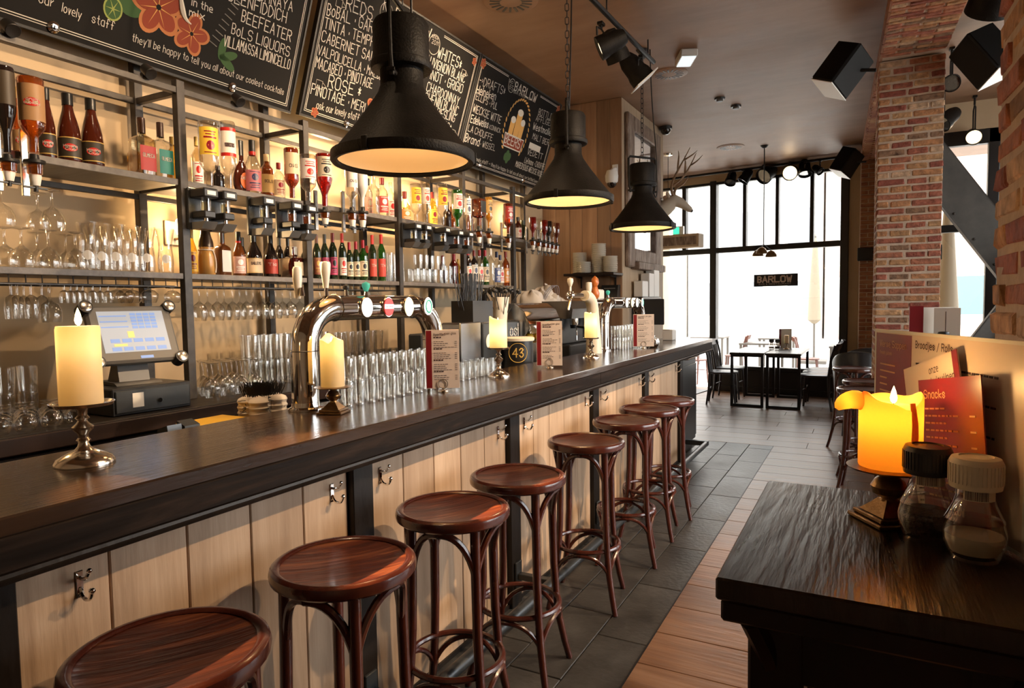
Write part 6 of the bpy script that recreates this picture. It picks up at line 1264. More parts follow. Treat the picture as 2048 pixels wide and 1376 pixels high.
for y, w_, h_ in ((-0.22, 0.10, 0.17), (0.02, 0.09, 0.26), (0.22, 0.10, 0.30)): tag(obj('leaflet_box', M().box(-0.05, 0.05, -w_, w_, 0, h_, 0.006), MATS['white_plastic'], None, (-2.14, 7.2 + y, 1.5255)), 'white leaflet box on the small shelf, %s' % ('shortest' if h_ < .2 else 'middle one' if h_ < .28 else 'tallest'), 'box', 'leaflet boxes')
t = thing('deer_head', 'white deer head trophy with brown antlers mounted on the pillar', 'trophy', (-2.217, 8.05, 2.60))
obj('head', M().tube([(0.0, 0, -0.02), (0.06, 0.01, 0.01), (0.12, 0.02, 0.06), (0.17, 0.03, 0.085), (0.22, 0.04, 0.06), (0.28, 0.05, 0.015), (0.335, 0.06, -0.03), (0.355, 0.063, -0.05)], [0.10, 0.095, 0.085, 0.075, 0.062, 0.045, 0.034, 0.02], 16), MATS['deer_fur'], t)
obj('plaque', M().lathe([(0, 0), (0.12, 0), (0.13, 0.008), (0.12, 0.02), (0, 0.02)], 24).xf(Matrix.Rotation(PI / 2, 4, 'Y')), MATS['dark_wood'], t)
for s in (-1, 1):
    obj('antler', M().tube(bez((0.15, 0.03 + s * 0.03, 0.14), (0.10, 0.03 + s * 0.12, 0.28), (0.24, 0.03 + s * 0.20, 0.36), (0.38, 0.03 + s * 0.16, 0.66), 12), [.018, .018, .017, .016, .016, .015, .014, .013, .012, .010, .008, .006, .003], 8).tube(bez((0.15, 0.03 + s * 0.10, 0.25), (0.22, 0.03 + s * 0.11, 0.27), (0.28, 0.03 + s * 0.1, 0.32), (0.30, 0.03 + s * 0.1, 0.38), 6), [.012, .012, .011, .01, .008, .005, .002], 7).tube(bez((0.24, 0.03 + s * 0.17, 0.40), (0.24, 0.03 + s * 0.18, 0.50), (0.26, 0.03 + s * 0.16, 0.56), (0.24, 0.03 + s * 0.15, 0.64), 6), [.012, .012, .011, .01, .008, .005, .002], 7).tube(bez((0.31, 0.03 + s * 0.17, 0.52), (0.38, 0.03 + s * 0.17, 0.55), (0.42, 0.03 + s * 0.15, 0.58), (0.46, 0.03 + s * 0.14, 0.62), 6), [.011, .01, .009, .008, .006, .004, .002], 7), MATS['antler'], t)
    obj('ear', M().lathe([(0, 0), (0.02, 0.02), (0.026, 0.06), (0.012, 0.10), (0, 0.12)], 10, sy=0.35).xf(Matrix.Translation((0.11, 0.02 + s * 0.07, 0.11)) @ Matrix.Rotation(s * -0.9, 4, 'X')), MATS['deer_fur'], t)
    obj('eye', M().sphere((0.205, 0.04 + s * 0.058, 0.085), 0.012, 10, 6), MATS['black_plastic'], t)
obj('nose', M().sphere((0.352, 0.062, -0.045), 0.022, 10, 6), MATS['black_plastic'], t)
# ================================================================ FOREGROUND TABLE
def high_table(loc, w, l, label):
    t = thing('high_table', label, 'table', loc)
    obj('table_top', M().box(-w / 2, w / 2, -l / 2, l / 2, 1.048, 1.08, 0.003), MATS['table_wood'], t)
    obj('edge_frame', M().box(-w / 2 + 0.006, w / 2 - 0.006, -l / 2 + 0.006, l / 2 - 0.006, 1.016, 1.0475, 0.004), MATS['dark_wood'], t)
    for s in (-1, 1):
        obj('apron', M().box(-w / 2 + 0.05, w / 2 - 0.05, s * (l / 2 - 0.055) - 0.014, s * (l / 2 - 0.055) + 0.014, 0.93, 1.0155, 0.003), MATS['dark_wood'], t)
        obj('apron', M().box(s * (w / 2 - 0.055) - 0.014, s * (w / 2 - 0.055) + 0.014, -l / 2 + 0.07, l / 2 - 0.07, 0.93, 1.0155, 0.003), MATS['dark_wood'], t)
        obj('foot_bar', M().box(s * (w / 2 - 0.075) - 0.02, s * (w / 2 - 0.075) + 0.02, -l / 2 + 0.11, l / 2 - 0.11, 0.24, 0.29, 0.004), MATS['dark_wood'], t)
        for q in (-1, 1):
            cx, cy = s * (w / 2 - 0.075), q * (l / 2 - 0.075)
            obj('leg', M().box(cx - 0.037, cx + 0.037, cy - 0.037, cy + 0.037, 0, 1.0155, 0.004), MATS['dark_wood'], t)
            obj('corner_brace', M().tube([(cx + 0, cy, 0.90), (cx + s * 0.012, cy + q * 0.035, 0.97), (cx + s * 0.03, cy + q * 0.05, 1.0155)], 0.016, 6), MATS['dark_wood'], t)
    return t
high_table((0.0275, 1.2125, 0), 0.415, 0.565, 'dark wooden high table in the right foreground carrying the lit candle')
high_table((0.56, 5.72, 0), 0.6, 0.9, 'dark high table in front of the middle brick pier')
ZT = 1.0805
candlestick((0.040, 1.300, ZT), 'bronze candlestick with square foot under the lit candle on the high table', ([], [(0.016, 0.038), (0.013, 0.042), (0.026, 0.050), (0.029, 0.062), (0.022, 0.074), (0.011, 0.082), (0.015, 0.092)], [(0, 0.090), (0.03, 0.088), (0.062, 0.092), (0.067, 0.096), (0.060, 0.0965), (0, 0.0965)]), 'bronze', 0.047, math.radians(33))
c = thing('candle', 'glowing orange pillar candle burning on the foreground high table', 'candle', (0.040, 1.300, ZT + 0.097))
obj('wax_body', wax_top(0.049, 0.115, [(3.7, 0.016, .45), (0.3, 0.014, .5), (5.3, -0.012, .35), (1.8, 0.006, .6)], 40), MATS['wax_lit'], c)
obj('wax_lip', M().tube(bez((-0.040, -0.012, 0.108), (-0.055, -0.020, 0.122), (-0.075, -0.028, 0.112), (-0.082, -0.030, 0.098), 8), [0.014, 0.015, 0.016, .016, .015, .014, .012, .009, .004], 10), MATS['wax_lit'], c); point(c, (-0.066, -0.024, 0.113), 0.035, 0.004, (1.0, 0.66, 0.22))  # tiny point light added inside the lip so it glows too
obj('wax_drip', M().tube([(0.030, -0.036, 0.115), (0.034, -0.037, 0.08), (0.034, -0.038, 0.03), (0.034, -0.037, 0.004)], [0.004, 0.005, 0.006, 0.004], 8), MATS['wax_lit'], c)
flame(c, (0.004, 0, 0.108), 0.7, 0.7); point(c, (0, 0, 0.085), 0.45, 0.01, (1.0, 0.62, 0.18))  # second point light sits inside the wax, added for the glow
def mill(loc, label, cap, fill, fh):
    t = thing('spice_mill', label, 'spice mill', loc); R = 0.040
    obj('glass_body', M().lathe([(0, 0.004), (0.028, 0.004), (0.031, 0), (0.034, 0.008), (0.040, 0.025), (0.0405, 0.040), (0.037, 0.055), (0.038, 0.058), (0.034, 0.066), (0.027, 0.082), (0.0245, 0.092), (0.0245, 0.108)], 32), MATS['glassware'], t)
    obj('contents', M().lathe([(0, 0.010), (0.030, 0.010), (0.0365, 0.026), (0.037, fh), (0, fh + 0.002)], 28), MATS[fill], t)
    m = M(); n = 40
    for i in range(n):
        a = 2 * PI * i / n; m.box(-0.0012, 0.0012, 0.0, 0.0015, 0.114, 0.142).v[-8:]
        k = len(m.v); R4 = Matrix.Rotation(a, 4, 'Z') @ Matrix.Translation((0, 0.0335, 0)); m.v[k - 8:] = [tuple(R4 @ Vector(q)) for q in m.v[k - 8:]]
    cp = obj('cap', M().lathe([(0.0255, 0.104), (0.033, 0.106), (0.034, 0.112), (0.034, 0.144), (0.031, 0.150), (0.022, 0.152), (0.021, 0.150), (0, 0.150)], 32), MATS[cap], t); obj('cap_ribs', m, MATS[cap], cp, smooth=0)
    lb = M(); vs = []
    for i in range(17):
        a = -2.3 + 1.9 * i / 16
        for z in (0.090, 0.105): vs.append((0.0252 * math.cos(a), 0.0252 * math.sin(a), z))
    lb.add(vs, [(2 * i, 2 * i + 2, 2 * i + 3, 2 * i + 1) for i in range(16)]); lo = obj('label', lb, MATS['cream_plastic'], t)
    bars = M(); rs = random.Random(4); a = -2.2
    while a < -1.0:
        w = rs.uniform(.015, .05); bars.add([(0.0256 * math.cos(q), 0.0256 * math.sin(q), z) for q in (a, a + w) for z in (0.091, 0.104)], [(0, 2, 3, 1)]); a += w + rs.uniform(.02, .05)
    obj('barcode', bars, MATS['ink'], lo, smooth=0)
    return t
mill((0.090, 1.232, ZT), 'glass pepper mill with black cap and peppercorns beside the lit candle', 'black_plastic', 'pepper', 0.046)
mill((0.146, 1.168, ZT), 'glass salt mill with ribbed white cap beside the pepper mill', 'cream_plastic', 'salt', 0.036)
# menus against the pier
t = thing('large_menu', 'large laminated rolls menu standing behind the lit candle', 'menu', (0.02, 1.66, 1.084), math.atan2(-0.47, 0.185)); W_, H_ = 0.515, 0.316
obj('sheet', M().box(0.006, W_ - 0.006, -0.001, 0.001, 0.006, H_ - 0.006), MATS['paper_cream'], t, smooth=0); obj('laminate_edge', M().box(0, W_, -0.0014, 0.0014, 0, 0.006).box(0, W_, -0.0014, 0.0014, H_ - 0.006, H_).box(0, 0.006, -0.0014, 0.0014, 0.006, H_ - 0.006).box(W_ - .006, W_, -0.0014, 0.0014, 0.006, H_ - 0.006), MATS['white_plastic'], t, smooth=0)
obj('colour_panel', M().box(0.008, 0.165, -0.0018, -0.001, 0.008, H_ - 0.008), MATS['maroon'], t, smooth=0)
ts = M(); text(ts, 'Verse Sappen', plane_map((0.028, -0.0026, H_ - 0.036), (1, 0, 0), (0, 0, 1)), 0.013, 0.118, 0.12); text(ts, 'fresh juices', plane_map((0.028, -0.0026, H_ - 0.052), (1, 0, 0), (0, 0, 1)), 0.007, 0.055, 0.12); text(ts, 'Lekkers', plane_map((0.028, -0.0026, 0.135), (1, 0, 0), (0, 0, 1)), 0.011, 0.07, 0.12); rs = random.Random(2)
for k in range(7): ts.box(0.03, 0.05 + rs.uniform(.01, .05), -0.0026, -0.0018, H_ - 0.075 - k * 0.014, H_ - 0.072 - k * 0.014)
obj('pale_print', ts, MATS['ink_pale'], t, smooth=0)
ts = M(); text(ts, 'Broodjes / Rolls', plane_map((0.183, -0.0020, H_ - 0.030), (1, 0, 0), (0, 0, 1)), 0.013, 0.130, 0.14)
for k in range(12):
    x = 0.185
    while x < 0.44 - (k % 3) * 0.05: w_ = rs.uniform(0.006, 0.016); ts.box(x, x + w_, -0.0020, -0.0010, H_ - 0.062 - k * 0.016, H_ - 0.0585 - k * 0.016); x += w_ + 0.004
obj('print', ts, MATS['ink'], t, smooth=0)
tm = t.matrix_basis if False else None
def card(a, z, rot, w, h, label, dark, off):
    th_ = math.atan2(-0.47, 0.185); nx, ny = math.sin(th_), -math.cos(th_)
    # placed in front of the large menu, leaning in its plane
    t = thing('menu_card', label, 'menu', (0.02 + math.cos(th_) * a + nx * off, 1.66 + math.sin(th_) * a + ny * off, z), (0, rot, th_))
    return t
t = card(0.312, 1.086, math.radians(-16), 0.17, 0.28, 'cream aperitif card tucked behind the snacks card', False, 0.012)
obj('sheet', M().box(-0.115, 0.115, -0.001, 0.001, 0, 0.272), MATS['paper_cream'], t, smooth=0); obj('colour_strip', M().box(-0.115, -0.080, -0.0017, -0.001, 0, 0.272).box(0.098, 0.115, -0.0017, -0.001, 0, 0.272), MATS['maroon'], t, smooth=0)
ts = M(); text(ts, 'Aperitief', plane_map((-0.068, -0.0018, 0.190), (1, 0, 0), (0, 0, 1)), 0.013, 0.08, 0.14); text(ts, 'Witte Wijn', plane_map((-0.068, -0.0018, 0.138), (1, 0, 0), (0, 0, 1)), 0.013, 0.09, 0.14)
for k, s in enumerate(('onze', 'huiswijnen', 'per glas')): text(ts, s, plane_map((0.018 + 0.004 * k, -0.0018, 0.246 - k * 0.021), (1, 0.0, 0.0), (0, 0, 1)), 0.013, 0.0078 * len(s), 0.11)
for k in range(17):
    if k in (2, 3) or k > 14: continue
    x = -0.068
    while x < 0.0: w_ = rs.uniform(0.005, 0.014); ts.box(x, x + w_, -0.0018, -0.0010, 0.176 - k * 0.011, 0.179 - k * 0.011); x += w_ + 0.003
obj('print', ts, MATS['ink'], t, smooth=0)
t = card(0.385, 1.088, math.radians(-9), 0.19, 0.26, 'dark red snacks card in front of the other menus', True, 0.026)
obj('sheet', M().box(-0.098, 0.098, -0.001, 0.001, 0, 0.245), MATS['maroon'], t, smooth=0); ts = M(); text(ts, 'Snacks', plane_map((-0.078, -0.0018, 0.212), (1, 0, 0), (0, 0, 1)), 0.014, 0.07, 0.14); text(ts, 'BARLOW', plane_map((-0.03, -0.0018, 0.020), (1, 0, 0), (0, 0, 1)), 0.012, 0.06, 0.2)
for k in range(13):
    x = -0.078
    while x < -0.01 + (k % 2) * 0.03: w_ = rs.uniform(0.006, 0.016); ts.box(x, x + w_, -0.0018, -0.0010, 0.192 - k * 0.0125, 0.195 - k * 0.0125); x += w_ + 0.004
    if k % 2: ts.box(0.062, 0.078, -0.0018, -0.0010, 0.192 - k * 0.0125, 0.195 - k * 0.0125)
obj('pale_print', ts, MATS['ink_pale'], t, smooth=0)
t = thing('glass_dish', 'small clear glass dish behind the lit candle', 'dish', (0.075, 1.42, ZT)); obj('bowl', M().lathe([(0, 0.003), (0.022, 0.003), (0.024, 0), (0.036, 0.02), (0.04, 0.034)], 26), MATS['glassware'], t); obj('stirrer', M().tube([(-0.02, 0.0, 0.02), (0.07, -0.08, 0.052)], 0.003, 6), MATS['glassware'], t)
# menus on the second table
t = thing('menu_card', 'maroon and white menu folder standing on the farther high table', 'menu', (0.43, 5.70, ZT), math.radians(8)); obj('sheet', M().box(-0.15, -0.06, -0.002, 0.002, 0, 0.33), MATS['maroon'], t); obj('sheet', M().box(-0.06, 0.14, -0.002, 0.002, 0, 0.32), MATS['paper_white'], t)
t = thing('menu_card', 'white menu card with dark fold standing on the farther high table', 'menu', (0.50, 5.62, ZT), math.radians(-12)); obj('sheet', M().box(-0.07, 0.09, -0.002, 0.002, 0, 0.315), MATS['paper_white'], t); obj('fold_line', M().box(0.0, 0.004, -0.003, -0.002, 0.02, 0.29), MATS['ink'], t)
mill((0.48, 5.50, ZT), 'small pepper mill on the farther high table', 'black_plastic', 'pepper', 0.046)

# ================================================================ CEILING FITTINGS
def vent(x, y, r, label):
    t = thing('ceiling_vent', label, 'vent', (x, y, CEIL - 0.0005), 0, 'round ceiling vents')
    obj('disc', M().lathe([(0, -0.012), (r * 0.9, -0.012), (r, -0.004), (r, 0)], 40), MATS['pillar_pale'] if False else MATS['ceiling'], t)
    for i in range(18):
        a = 2 * PI * i / 18; obj('slot', M().box(r * 0.40, r * 0.78, -0.5 * 0.24 * r * 0.36, 0.5 * 0.24 * r * 0.36, -0.0145, -0.0110).xf(Matrix.Rotation(a, 4, 'Z')), MATS['black_plastic'], t, smooth=0)
vent(-1.62, 6.16, 0.165, 'round slotted ceiling vent beside the emergency light'); vent(-1.65, 9.46, 0.18, 'round slotted ceiling vent near the street windows'); vent(-2.19, 4.16, 0.19, 'round slotted ceiling vent above the farthest chalkboard')
t = thing('emergency_light', 'white rectangular emergency light on the ceiling', 'light', (-1.37, 5.76, CEIL - 0.0005), math.radians(25)); obj('housing', M().box(-0.07, 0.07, -0.13, 0.13, -0.06, 0, 0.008), MATS['white_plastic'], t); obj('diffuser', M().box(-0.058, 0.058, -0.118, 0.118, -0.066, -0.0605), MATS['emergency_panel'], t)
for x, y, lb in ((-1.36, 7.16, 'small black smoke detector on the ceiling, nearer one'), (-1.26, 7.52, 'small black ceiling sensor, farther one with two tabs')):
    t = thing('smoke_detector', lb, 'detector', (x, y, CEIL - 0.0005)); obj('base', M().lathe([(0, -0.018), (0.05, -0.018), (0.055, 0)], 20), MATS['black_plastic'], t); obj('head', M().lathe([(0, -0.04), (0.03, -0.036), (0.034, -0.018)], 18), MATS['grey_plastic'], t)
t = thing('dome_camera', 'small black dome camera on the ceiling by the pillar', 'camera', (-2.14, 7.98, CEIL - 0.0005)); obj('base', M().lathe([(0, -0.03), (0.075, -0.03), (0.078, 0)], 22), MATS['black_plastic'], t); obj('dome', M().lathe([(0.06, -0.03), (0.058, -0.06), (0.035, -0.088), (0, -0.096)], 20), MATS['g_dark'], t)
def spot(name, loc, d, s, label, lit=None, plate=False, hang=None, mat='lamp_black'):
    t = thing(name, label, 'spotlight', loc, 0, 'ceiling spotlights'); q = Vector(d).to_track_quat('-Z', 'Y').to_matrix().to_4x4()
    obj('body', M().lathe([(0, 0.20 * s), (0.05 * s, 0.19 * s), (0.07 * s, 0.14 * s), (0.075 * s, 0.06 * s), (0.085 * s, 0.03 * s), (0.088 * s, -0.02 * s), (0.080 * s, -0.02 * s), (0.07 * s, 0.03 * s), (0, 0.05 * s)], 24).xf(q), MATS[mat], t)
    obj('lens', M().lathe([(0, 0.0), (0.078 * s, 0.0), (0.078 * s, 0.004 * s), (0, 0.004 * s)], 24).xf(q), MATS['bulb_soft' if lit else 'glassware'], t)
    if plate: obj('barn_door', M().box(-0.095 * s, 0.095 * s, -0.095 * s, 0.095 * s, -0.032 * s, -0.024 * s, 0.001).xf(q), MATS['white_plastic'], t)
    up = hang if hang else 0.16
    obj('yoke', M().tube([(0, -0.085 * s, 0.06 * s), (0, -0.09 * s, up * 0.7), (0, 0, up * 0.8), (0, 0.09 * s, up * 0.7), (0, 0.085 * s, 0.06 * s)], 0.007, 6).tube([(0, 0, up * 0.8), (0, 0, up)], 0.010, 8), MATS['black_metal'], t)
    obj('clamp', M().box(-0.02, 0.02, -0.03, 0.03, up - 0.01, up + 0.012, 0.003), MATS['black_metal'], t)
    if lit:
        l = bpy.data.lights.new('lamp_light', 'SPOT'); l.energy = lit; l.spot_size = math.radians(95); l.spot_blend = 0.8; l.color = (1, 0.7, 0.42); l.shadow_soft_size = 0.03
        o = link('lamp_light', l, t, tuple(Vector(d).normalized() * 0.03 * s)); o.rotation_euler = Vector(d).to_track_quat('-Z', 'Y').to_euler()
    return t
t = thing('track_rail', 'black lighting track rail under the ceiling above the bar', 'rail', (-1.62, 4.3, CEIL)); obj('rail', M().tube([(-0.04, -3.4, -0.13), (0.06, 1.15, -0.13)], 0.018, 8), MATS['black_metal'], t)
for y in (-3.2, -1.3, 0.1, 1.0): obj('hanger', M().tube([(0.035 + 0.022 * y, y, -0.13), (0.035 + 0.022 * y, y, -0.0005)], 0.006, 6), MATS['black_metal'], t)
spot('spotlight', (-1.66, 4.50, 3.245), (-0.9, -0.35, -0.42), 0.95, 'black spotlight on the ceiling track with lit mouth', 150)
spot('spotlight', (-1.66, 3.20, 3.245), (-1.1, 0.1, -1.7), 0.95, 'added fill spotlight out of view on the ceiling track above the middle pendant lamp', 130)  # invented lamp outside the view, brightens the back bar
spot('spotlight', (-1.68, 1.60, 3.245), (-1.1, 0.1, -1.8), 0.95, 'added fill spotlight out of view on the ceiling track above the nearest pendant lamp', 110)  # another invented lamp outside the view, warms the shelves and back bar
spot('spotlight', (-1.60, 4.68, 3.225), (0.2, 0.5, -0.8), 1.0, 'black spotlight on the ceiling track behind the lit one')
spot('spotlight', (-1.59, 5.22, 3.235), (0.55, 0.35, -0.75), 1.1, 'large black spotlight with white flap plate at the track end', None, True)
t = thing('track_rail', 'long lighting track along the street windows', 'rail', (-1.4, 10.86, CEIL)); obj('rail', M().tube([(-1.7, 0.25, -0.05), (1.25, -0.16, -0.05)], 0.02, 8), MATS['black_metal'], t); obj('end_cap', M().box(1.24, 1.28, -0.19, -0.13, -0.08, -0.0005, 0.004), MATS['black_metal'], t)
for i, (x, y, d, s, lit, lb) in enumerate(((-1.91, 10.93, (-0.1, -0.5, -0.8), 1.0, None, 'first from the doorway'), (-1.71, 10.90, (-0.5, -0.2, -0.8), 1.0, None, 'second from the doorway'), (-1.40, 10.86, (-0.4, -0.8, -0.5), 1.4, None, 'third and largest from the doorway'), (-1.03, 10.80, (-0.1, -0.95, -0.25), 1.3, 3, 'glowing and fourth from the doorway'), (-0.82, 10.78, (0.1, -0.4, -0.9), 1.1, None, 'fifth from the doorway'), (-0.62, 10.74, (0.6, -0.4, -0.6), 0.7, None, 'small and last from the doorway'))):
    spot('spotlight', (x, y, 3.33 + (0.03 if s > 1.2 else 0)), d, s, 'black spotlight on the window track, ' + lb, lit, False, 0.15)
def speaker(loc, rot, label, s=1.0):
    t = thing('loudspeaker', label, 'speaker', loc, rot); obj('cabinet', M().box(-0.11 * s, 0.11 * s, -0.12 * s, 0.12 * s, -0.17 * s, 0.17 * s, 0.012), MATS['speaker_box'], t); obj('grille', M().box(-0.10 * s, 0.10 * s, -0.128 * s, -0.121 * s, -0.16 * s, 0.16 * s, 0.003), MATS['speaker_cloth'], t); obj('bottom_plate', M().box(-0.108 * s, 0.108 * s, -0.118 * s, 0.118 * s, -0.176 * s, -0.1705 * s), MATS['white_plastic'], t)
    obj('bracket', M().tube([(0.10 * s, 0.05, 0.05), (0.20 * s, 0.09, 0.09)], 0.014, 8), MATS['black_metal'], t); return t
speaker((-0.19, 5.93, 3.26), (math.radians(-28), math.radians(24), math.radians(-38)), 'black loudspeaker on the left side of the middle brick pier', 1.0)
speaker((0.76, 6.22, 3.28), (math.radians(-24), math.radians(-24), math.radians(36)), 'black loudspeaker on the right side of the middle brick pier', 1.05)
speaker((-0.26, 10.25, 3.33), (math.radians(-24), math.radians(20), math.radians(-40)), 'black loudspeaker by the far brick pier', 1.0)
spot('spotlight', (0.66, 5.25, 3.30), (-0.2, 0.6, -0.6), 1.5, 'large black spotlight beside the near brick pier', None, False, 0.24)
spot('spotlight', (1.5, 4.2, 3.30), (-3.0, -1.5, -2.6), 1.2, 'added key spotlight out of view right of the brick piers, aimed at the bar', 270, False, 0.24)  # unseen key lamp, added to light the bar front
spot('spotlight', (1.5, 3.0, 3.30), (-4.3, 0.3, -2.1), 1.2, 'added fill spotlight out of view right of the brick piers, aimed at the bottle shelves', 420, False, 0.24)  # unseen lamp, added to brighten the shelves and the wall below
spot('spotlight', (0.60, 6.75, 3.26), (-0.2, -0.9, -0.4), 0.8, 'small spotlight right of the middle brick pier', None, False, 0.28)
spot('spotlight', (0.63, 7.75, 3.16), (-0.6, -0.5, -0.6), 1.0, 'black spotlight on a long arm behind the middle brick pier', None, False, 0.38)
spot('spotlight', (0.96, 8.45, 3.13), (0.0, -0.9, -0.4), 0.9, 'glowing spotlight at the right window', 8, False, 0.41)
t = thing('cluster_lamp', 'hanging lamp with three small copper shades in front of the shop window', 'lamp', (-1.24, 9.62, 2.06))
obj('rod', M().tube([(0, 0, 0.16), (0, 0, CEIL - 2.06 - 0.0005)], 0.007, 8).lathe([(0, CEIL - 2.10), (0.03, CEIL - 2.09), (0.055, CEIL - 2.0605)], 18), MATS['black_metal'], t)
for k in range(3):
    a = k * 2.1 + 0.4; x, y = 0.10 * math.cos(a), 0.10 * math.sin(a); obj('shade', M().lathe([(0.075, 0.0), (0.070, 0.03), (0.045, 0.07), (0.015, 0.085), (0, 0.09)], 22, (x, y, 0.0 + 0.02 * k)), MATS['bronze'], t); obj('arm', M().tube([(0, 0, 0.17), (x, y, 0.085 + 0.02 * k)], 0.005, 6), MATS['black_metal'], t)
t = thing('small_pendant', 'small chrome pendant lamp hanging behind the pillar', 'lamp', (-2.50, 9.45, 2.90)); obj('shade', M().lathe([(0.13, 0.0), (0.12, 0.03), (0.06, 0.07), (0, 0.09)], 24), MATS['chrome'], t); obj('cord', M().tube([(0, 0, 0.08), (0, 0, CEIL - 2.90)], 0.004, 6), MATS['black_metal'], t); obj('canopy', M().lathe([(0, CEIL - 2.93), (0.06, CEIL - 2.92), (0.065, CEIL - 2.9005)], 18), MATS['chrome'], t)
# boxes on piers, brace
t = thing('wall_speaker', 'small black box on the far brick pier', 'speaker', (-0.02, 10.66, 2.10)); obj('box', M().box(-0.10, 0.09, -0.08, 0.07, -0.09, 0.09, 0.006), MATS['black_plastic'], t); obj('grille', M().box(-0.09, 0.08, -0.085, -0.0805, -0.08, 0.08), MATS['black_metal'], t)
t = thing('wall_speaker', 'small black box in the window right of the middle pier', 'speaker', (0.62, 8.55, 1.96)); obj('box', M().box(-0.10, 0.09, -0.06, 0.07, -0.08, 0.08, 0.006), MATS['black_plastic'], t); obj('grille', M().box(-0.09, 0.08, -0.065, -0.0605, -0.07, 0.07), MATS['black_metal'], t)
def brace(p0, p1, h, label):
    a, b = Vector(p0), Vector(p1); t = thing('steel_brace', label, 'steel brace', p0); d = b - a; L = d.length; ex = d.normalized(); ey = Vector((0, 1, 0)); ey = (ey - ex * ey.dot(ex)).normalized(); ez = ex.cross(ey)
    mt = Matrix(((ex.x, ey.x, ez.x, 0), (ex.y, ey.y, ez.y, 0), (ex.z, ey.z, ez.z, 0), (0, 0, 0, 1)))
    obj('web', M().box(0, L, -0.012, 0.0, -h / 2, h / 2, 0.002).xf(mt), MATS['brace_steel'], t); obj('flange', M().box(0, L, -0.012, 0.10, h / 2 - 0.012, h / 2, 0.002).xf(mt), MATS['brace_steel'], t); obj('flange', M().box(0, L, -0.06, 0.10, -h / 2, -h / 2 + 0.012, 0.002).xf(mt), MATS['brace_steel'], t)
    for i in range(7): obj('rivet', M().sphere((0.1 + i * (L - 0.2) / 6, -0.016, -h / 2 + 0.05), 0.014, 8, 6).xf(mt), MATS['brace_steel'], t)
brace((0.45, 7.85, 2.98), (1.65, 8.35, 1.28), 0.36, 'riveted steel diagonal brace behind the middle brick pier')
brace((0.92, 7.70, 0.95), (1.62, 7.95, 2.0), 0.18, 'lower steel diagonal brace rising behind the near brick pier')
# ================================================================ SIGN, AIR CURTAIN, EXIT SIGN
RZ = math.radians(-8.42); cr, sr = math.cos(RZ), math.sin(RZ)
def fl(s, d): return (-2.231 + s * cr - d * sr, 11.28 + s * sr + d * cr)
x, y = fl(1.013, -0.10); t = thing('window_sign', 'black sign with white BARLOW lettering hanging in the shop window', 'sign', (x, y, 1.69), RZ); obj('plate', M().box(-0.327, 0.327, -0.008, 0.008, 0, 0.187, 0.003), MATS['black_plastic'], t)
ts = M(); text(ts, 'BARLOW', plane_map((-0.265, -0.0095, 0.066), (1, 0, 0), (0, 0, 1)), 0.086, 0.50, 0.24); text(ts, 'BAR & RESTAURANT', plane_map((-0.25, -0.0095, 0.025), (1, 0, 0), (0, 0, 1)), 0.018, 0.48, 0.14); obj('lettering', ts, MATS['paper_cream'], t, smooth=0)
for s in (-0.25, 0.25): obj('wire', M().tube([(s, 0, 0.187), (s, 0, 0.56)], 0.0015, 4), MATS['black_metal'], t)
x, y = fl(-0.56, -0.20); t = thing('air_curtain', 'long beige air curtain box above the street doorway', 'air curtain', (x, y, 2.36), RZ); obj('housing', M().box(-0.42, 0.42, -0.10, 0.13, 0, 0.22, 0.01), MATS['pillar_pale'], t); obj('grille', M().box(-0.38, 0.38, -0.104, -0.1005, 0.04, 0.18), MATS['worn_frame'], t)
x, y = fl(-0.52, -0.20); t = thing('exit_sign', 'small green exit sign on top of the air curtain', 'sign', (x, y, 2.5805), RZ); obj('housing', M().box(-0.09, 0.09, -0.03, 0.03, 0, 0.14, 0.004), MATS['white_plastic'], t); obj('panel', M().box(-0.08, 0.02, -0.034, -0.0305, 0.015, 0.125), MATS['exit_green'], t)
# ================================================================ FAR DINING TABLES AND CHAIRS
def dining_table(x, y, w, l, label):
    t = thing('dining_table', label, 'table', (x, y, 0), math.radians(-1), 'far dining tables'); obj('table_top', M().box(-w / 2, w / 2, -l / 2, l / 2, 0.725, 0.755, 0.004), MATS['table_wood'], t)
    for q in (-1, 1): obj('leg_frame', M().box(-w / 2 + 0.01, -w / 2 + 0.045, q * (l / 2 - 0.05) - 0.02, q * (l / 2 - 0.05) + 0.02, 0, 0.7245).box(w / 2 - 0.045, w / 2 - 0.01, q * (l / 2 - 0.05) - 0.02, q * (l / 2 - 0.05) + 0.02, 0, 0.7245).box(-w / 2 + 0.045, w / 2 - 0.045, q * (l / 2 - 0.05) - 0.02, q * (l / 2 - 0.05) + 0.02, 0, 0.035).box(-w / 2 + 0.045, w / 2 - 0.045, q * (l / 2 - 0.05) - 0.02, q * (l / 2 - 0.05) + 0.02, 0.695, 0.7245), MATS['black_metal'], t)
dining_table(-1.435, 10.18, 0.455, 1.22, 'far dining table with black frame legs, left one'); dining_table(-0.965, 10.15, 0.455, 1.22, 'far dining table with black frame legs, right one')
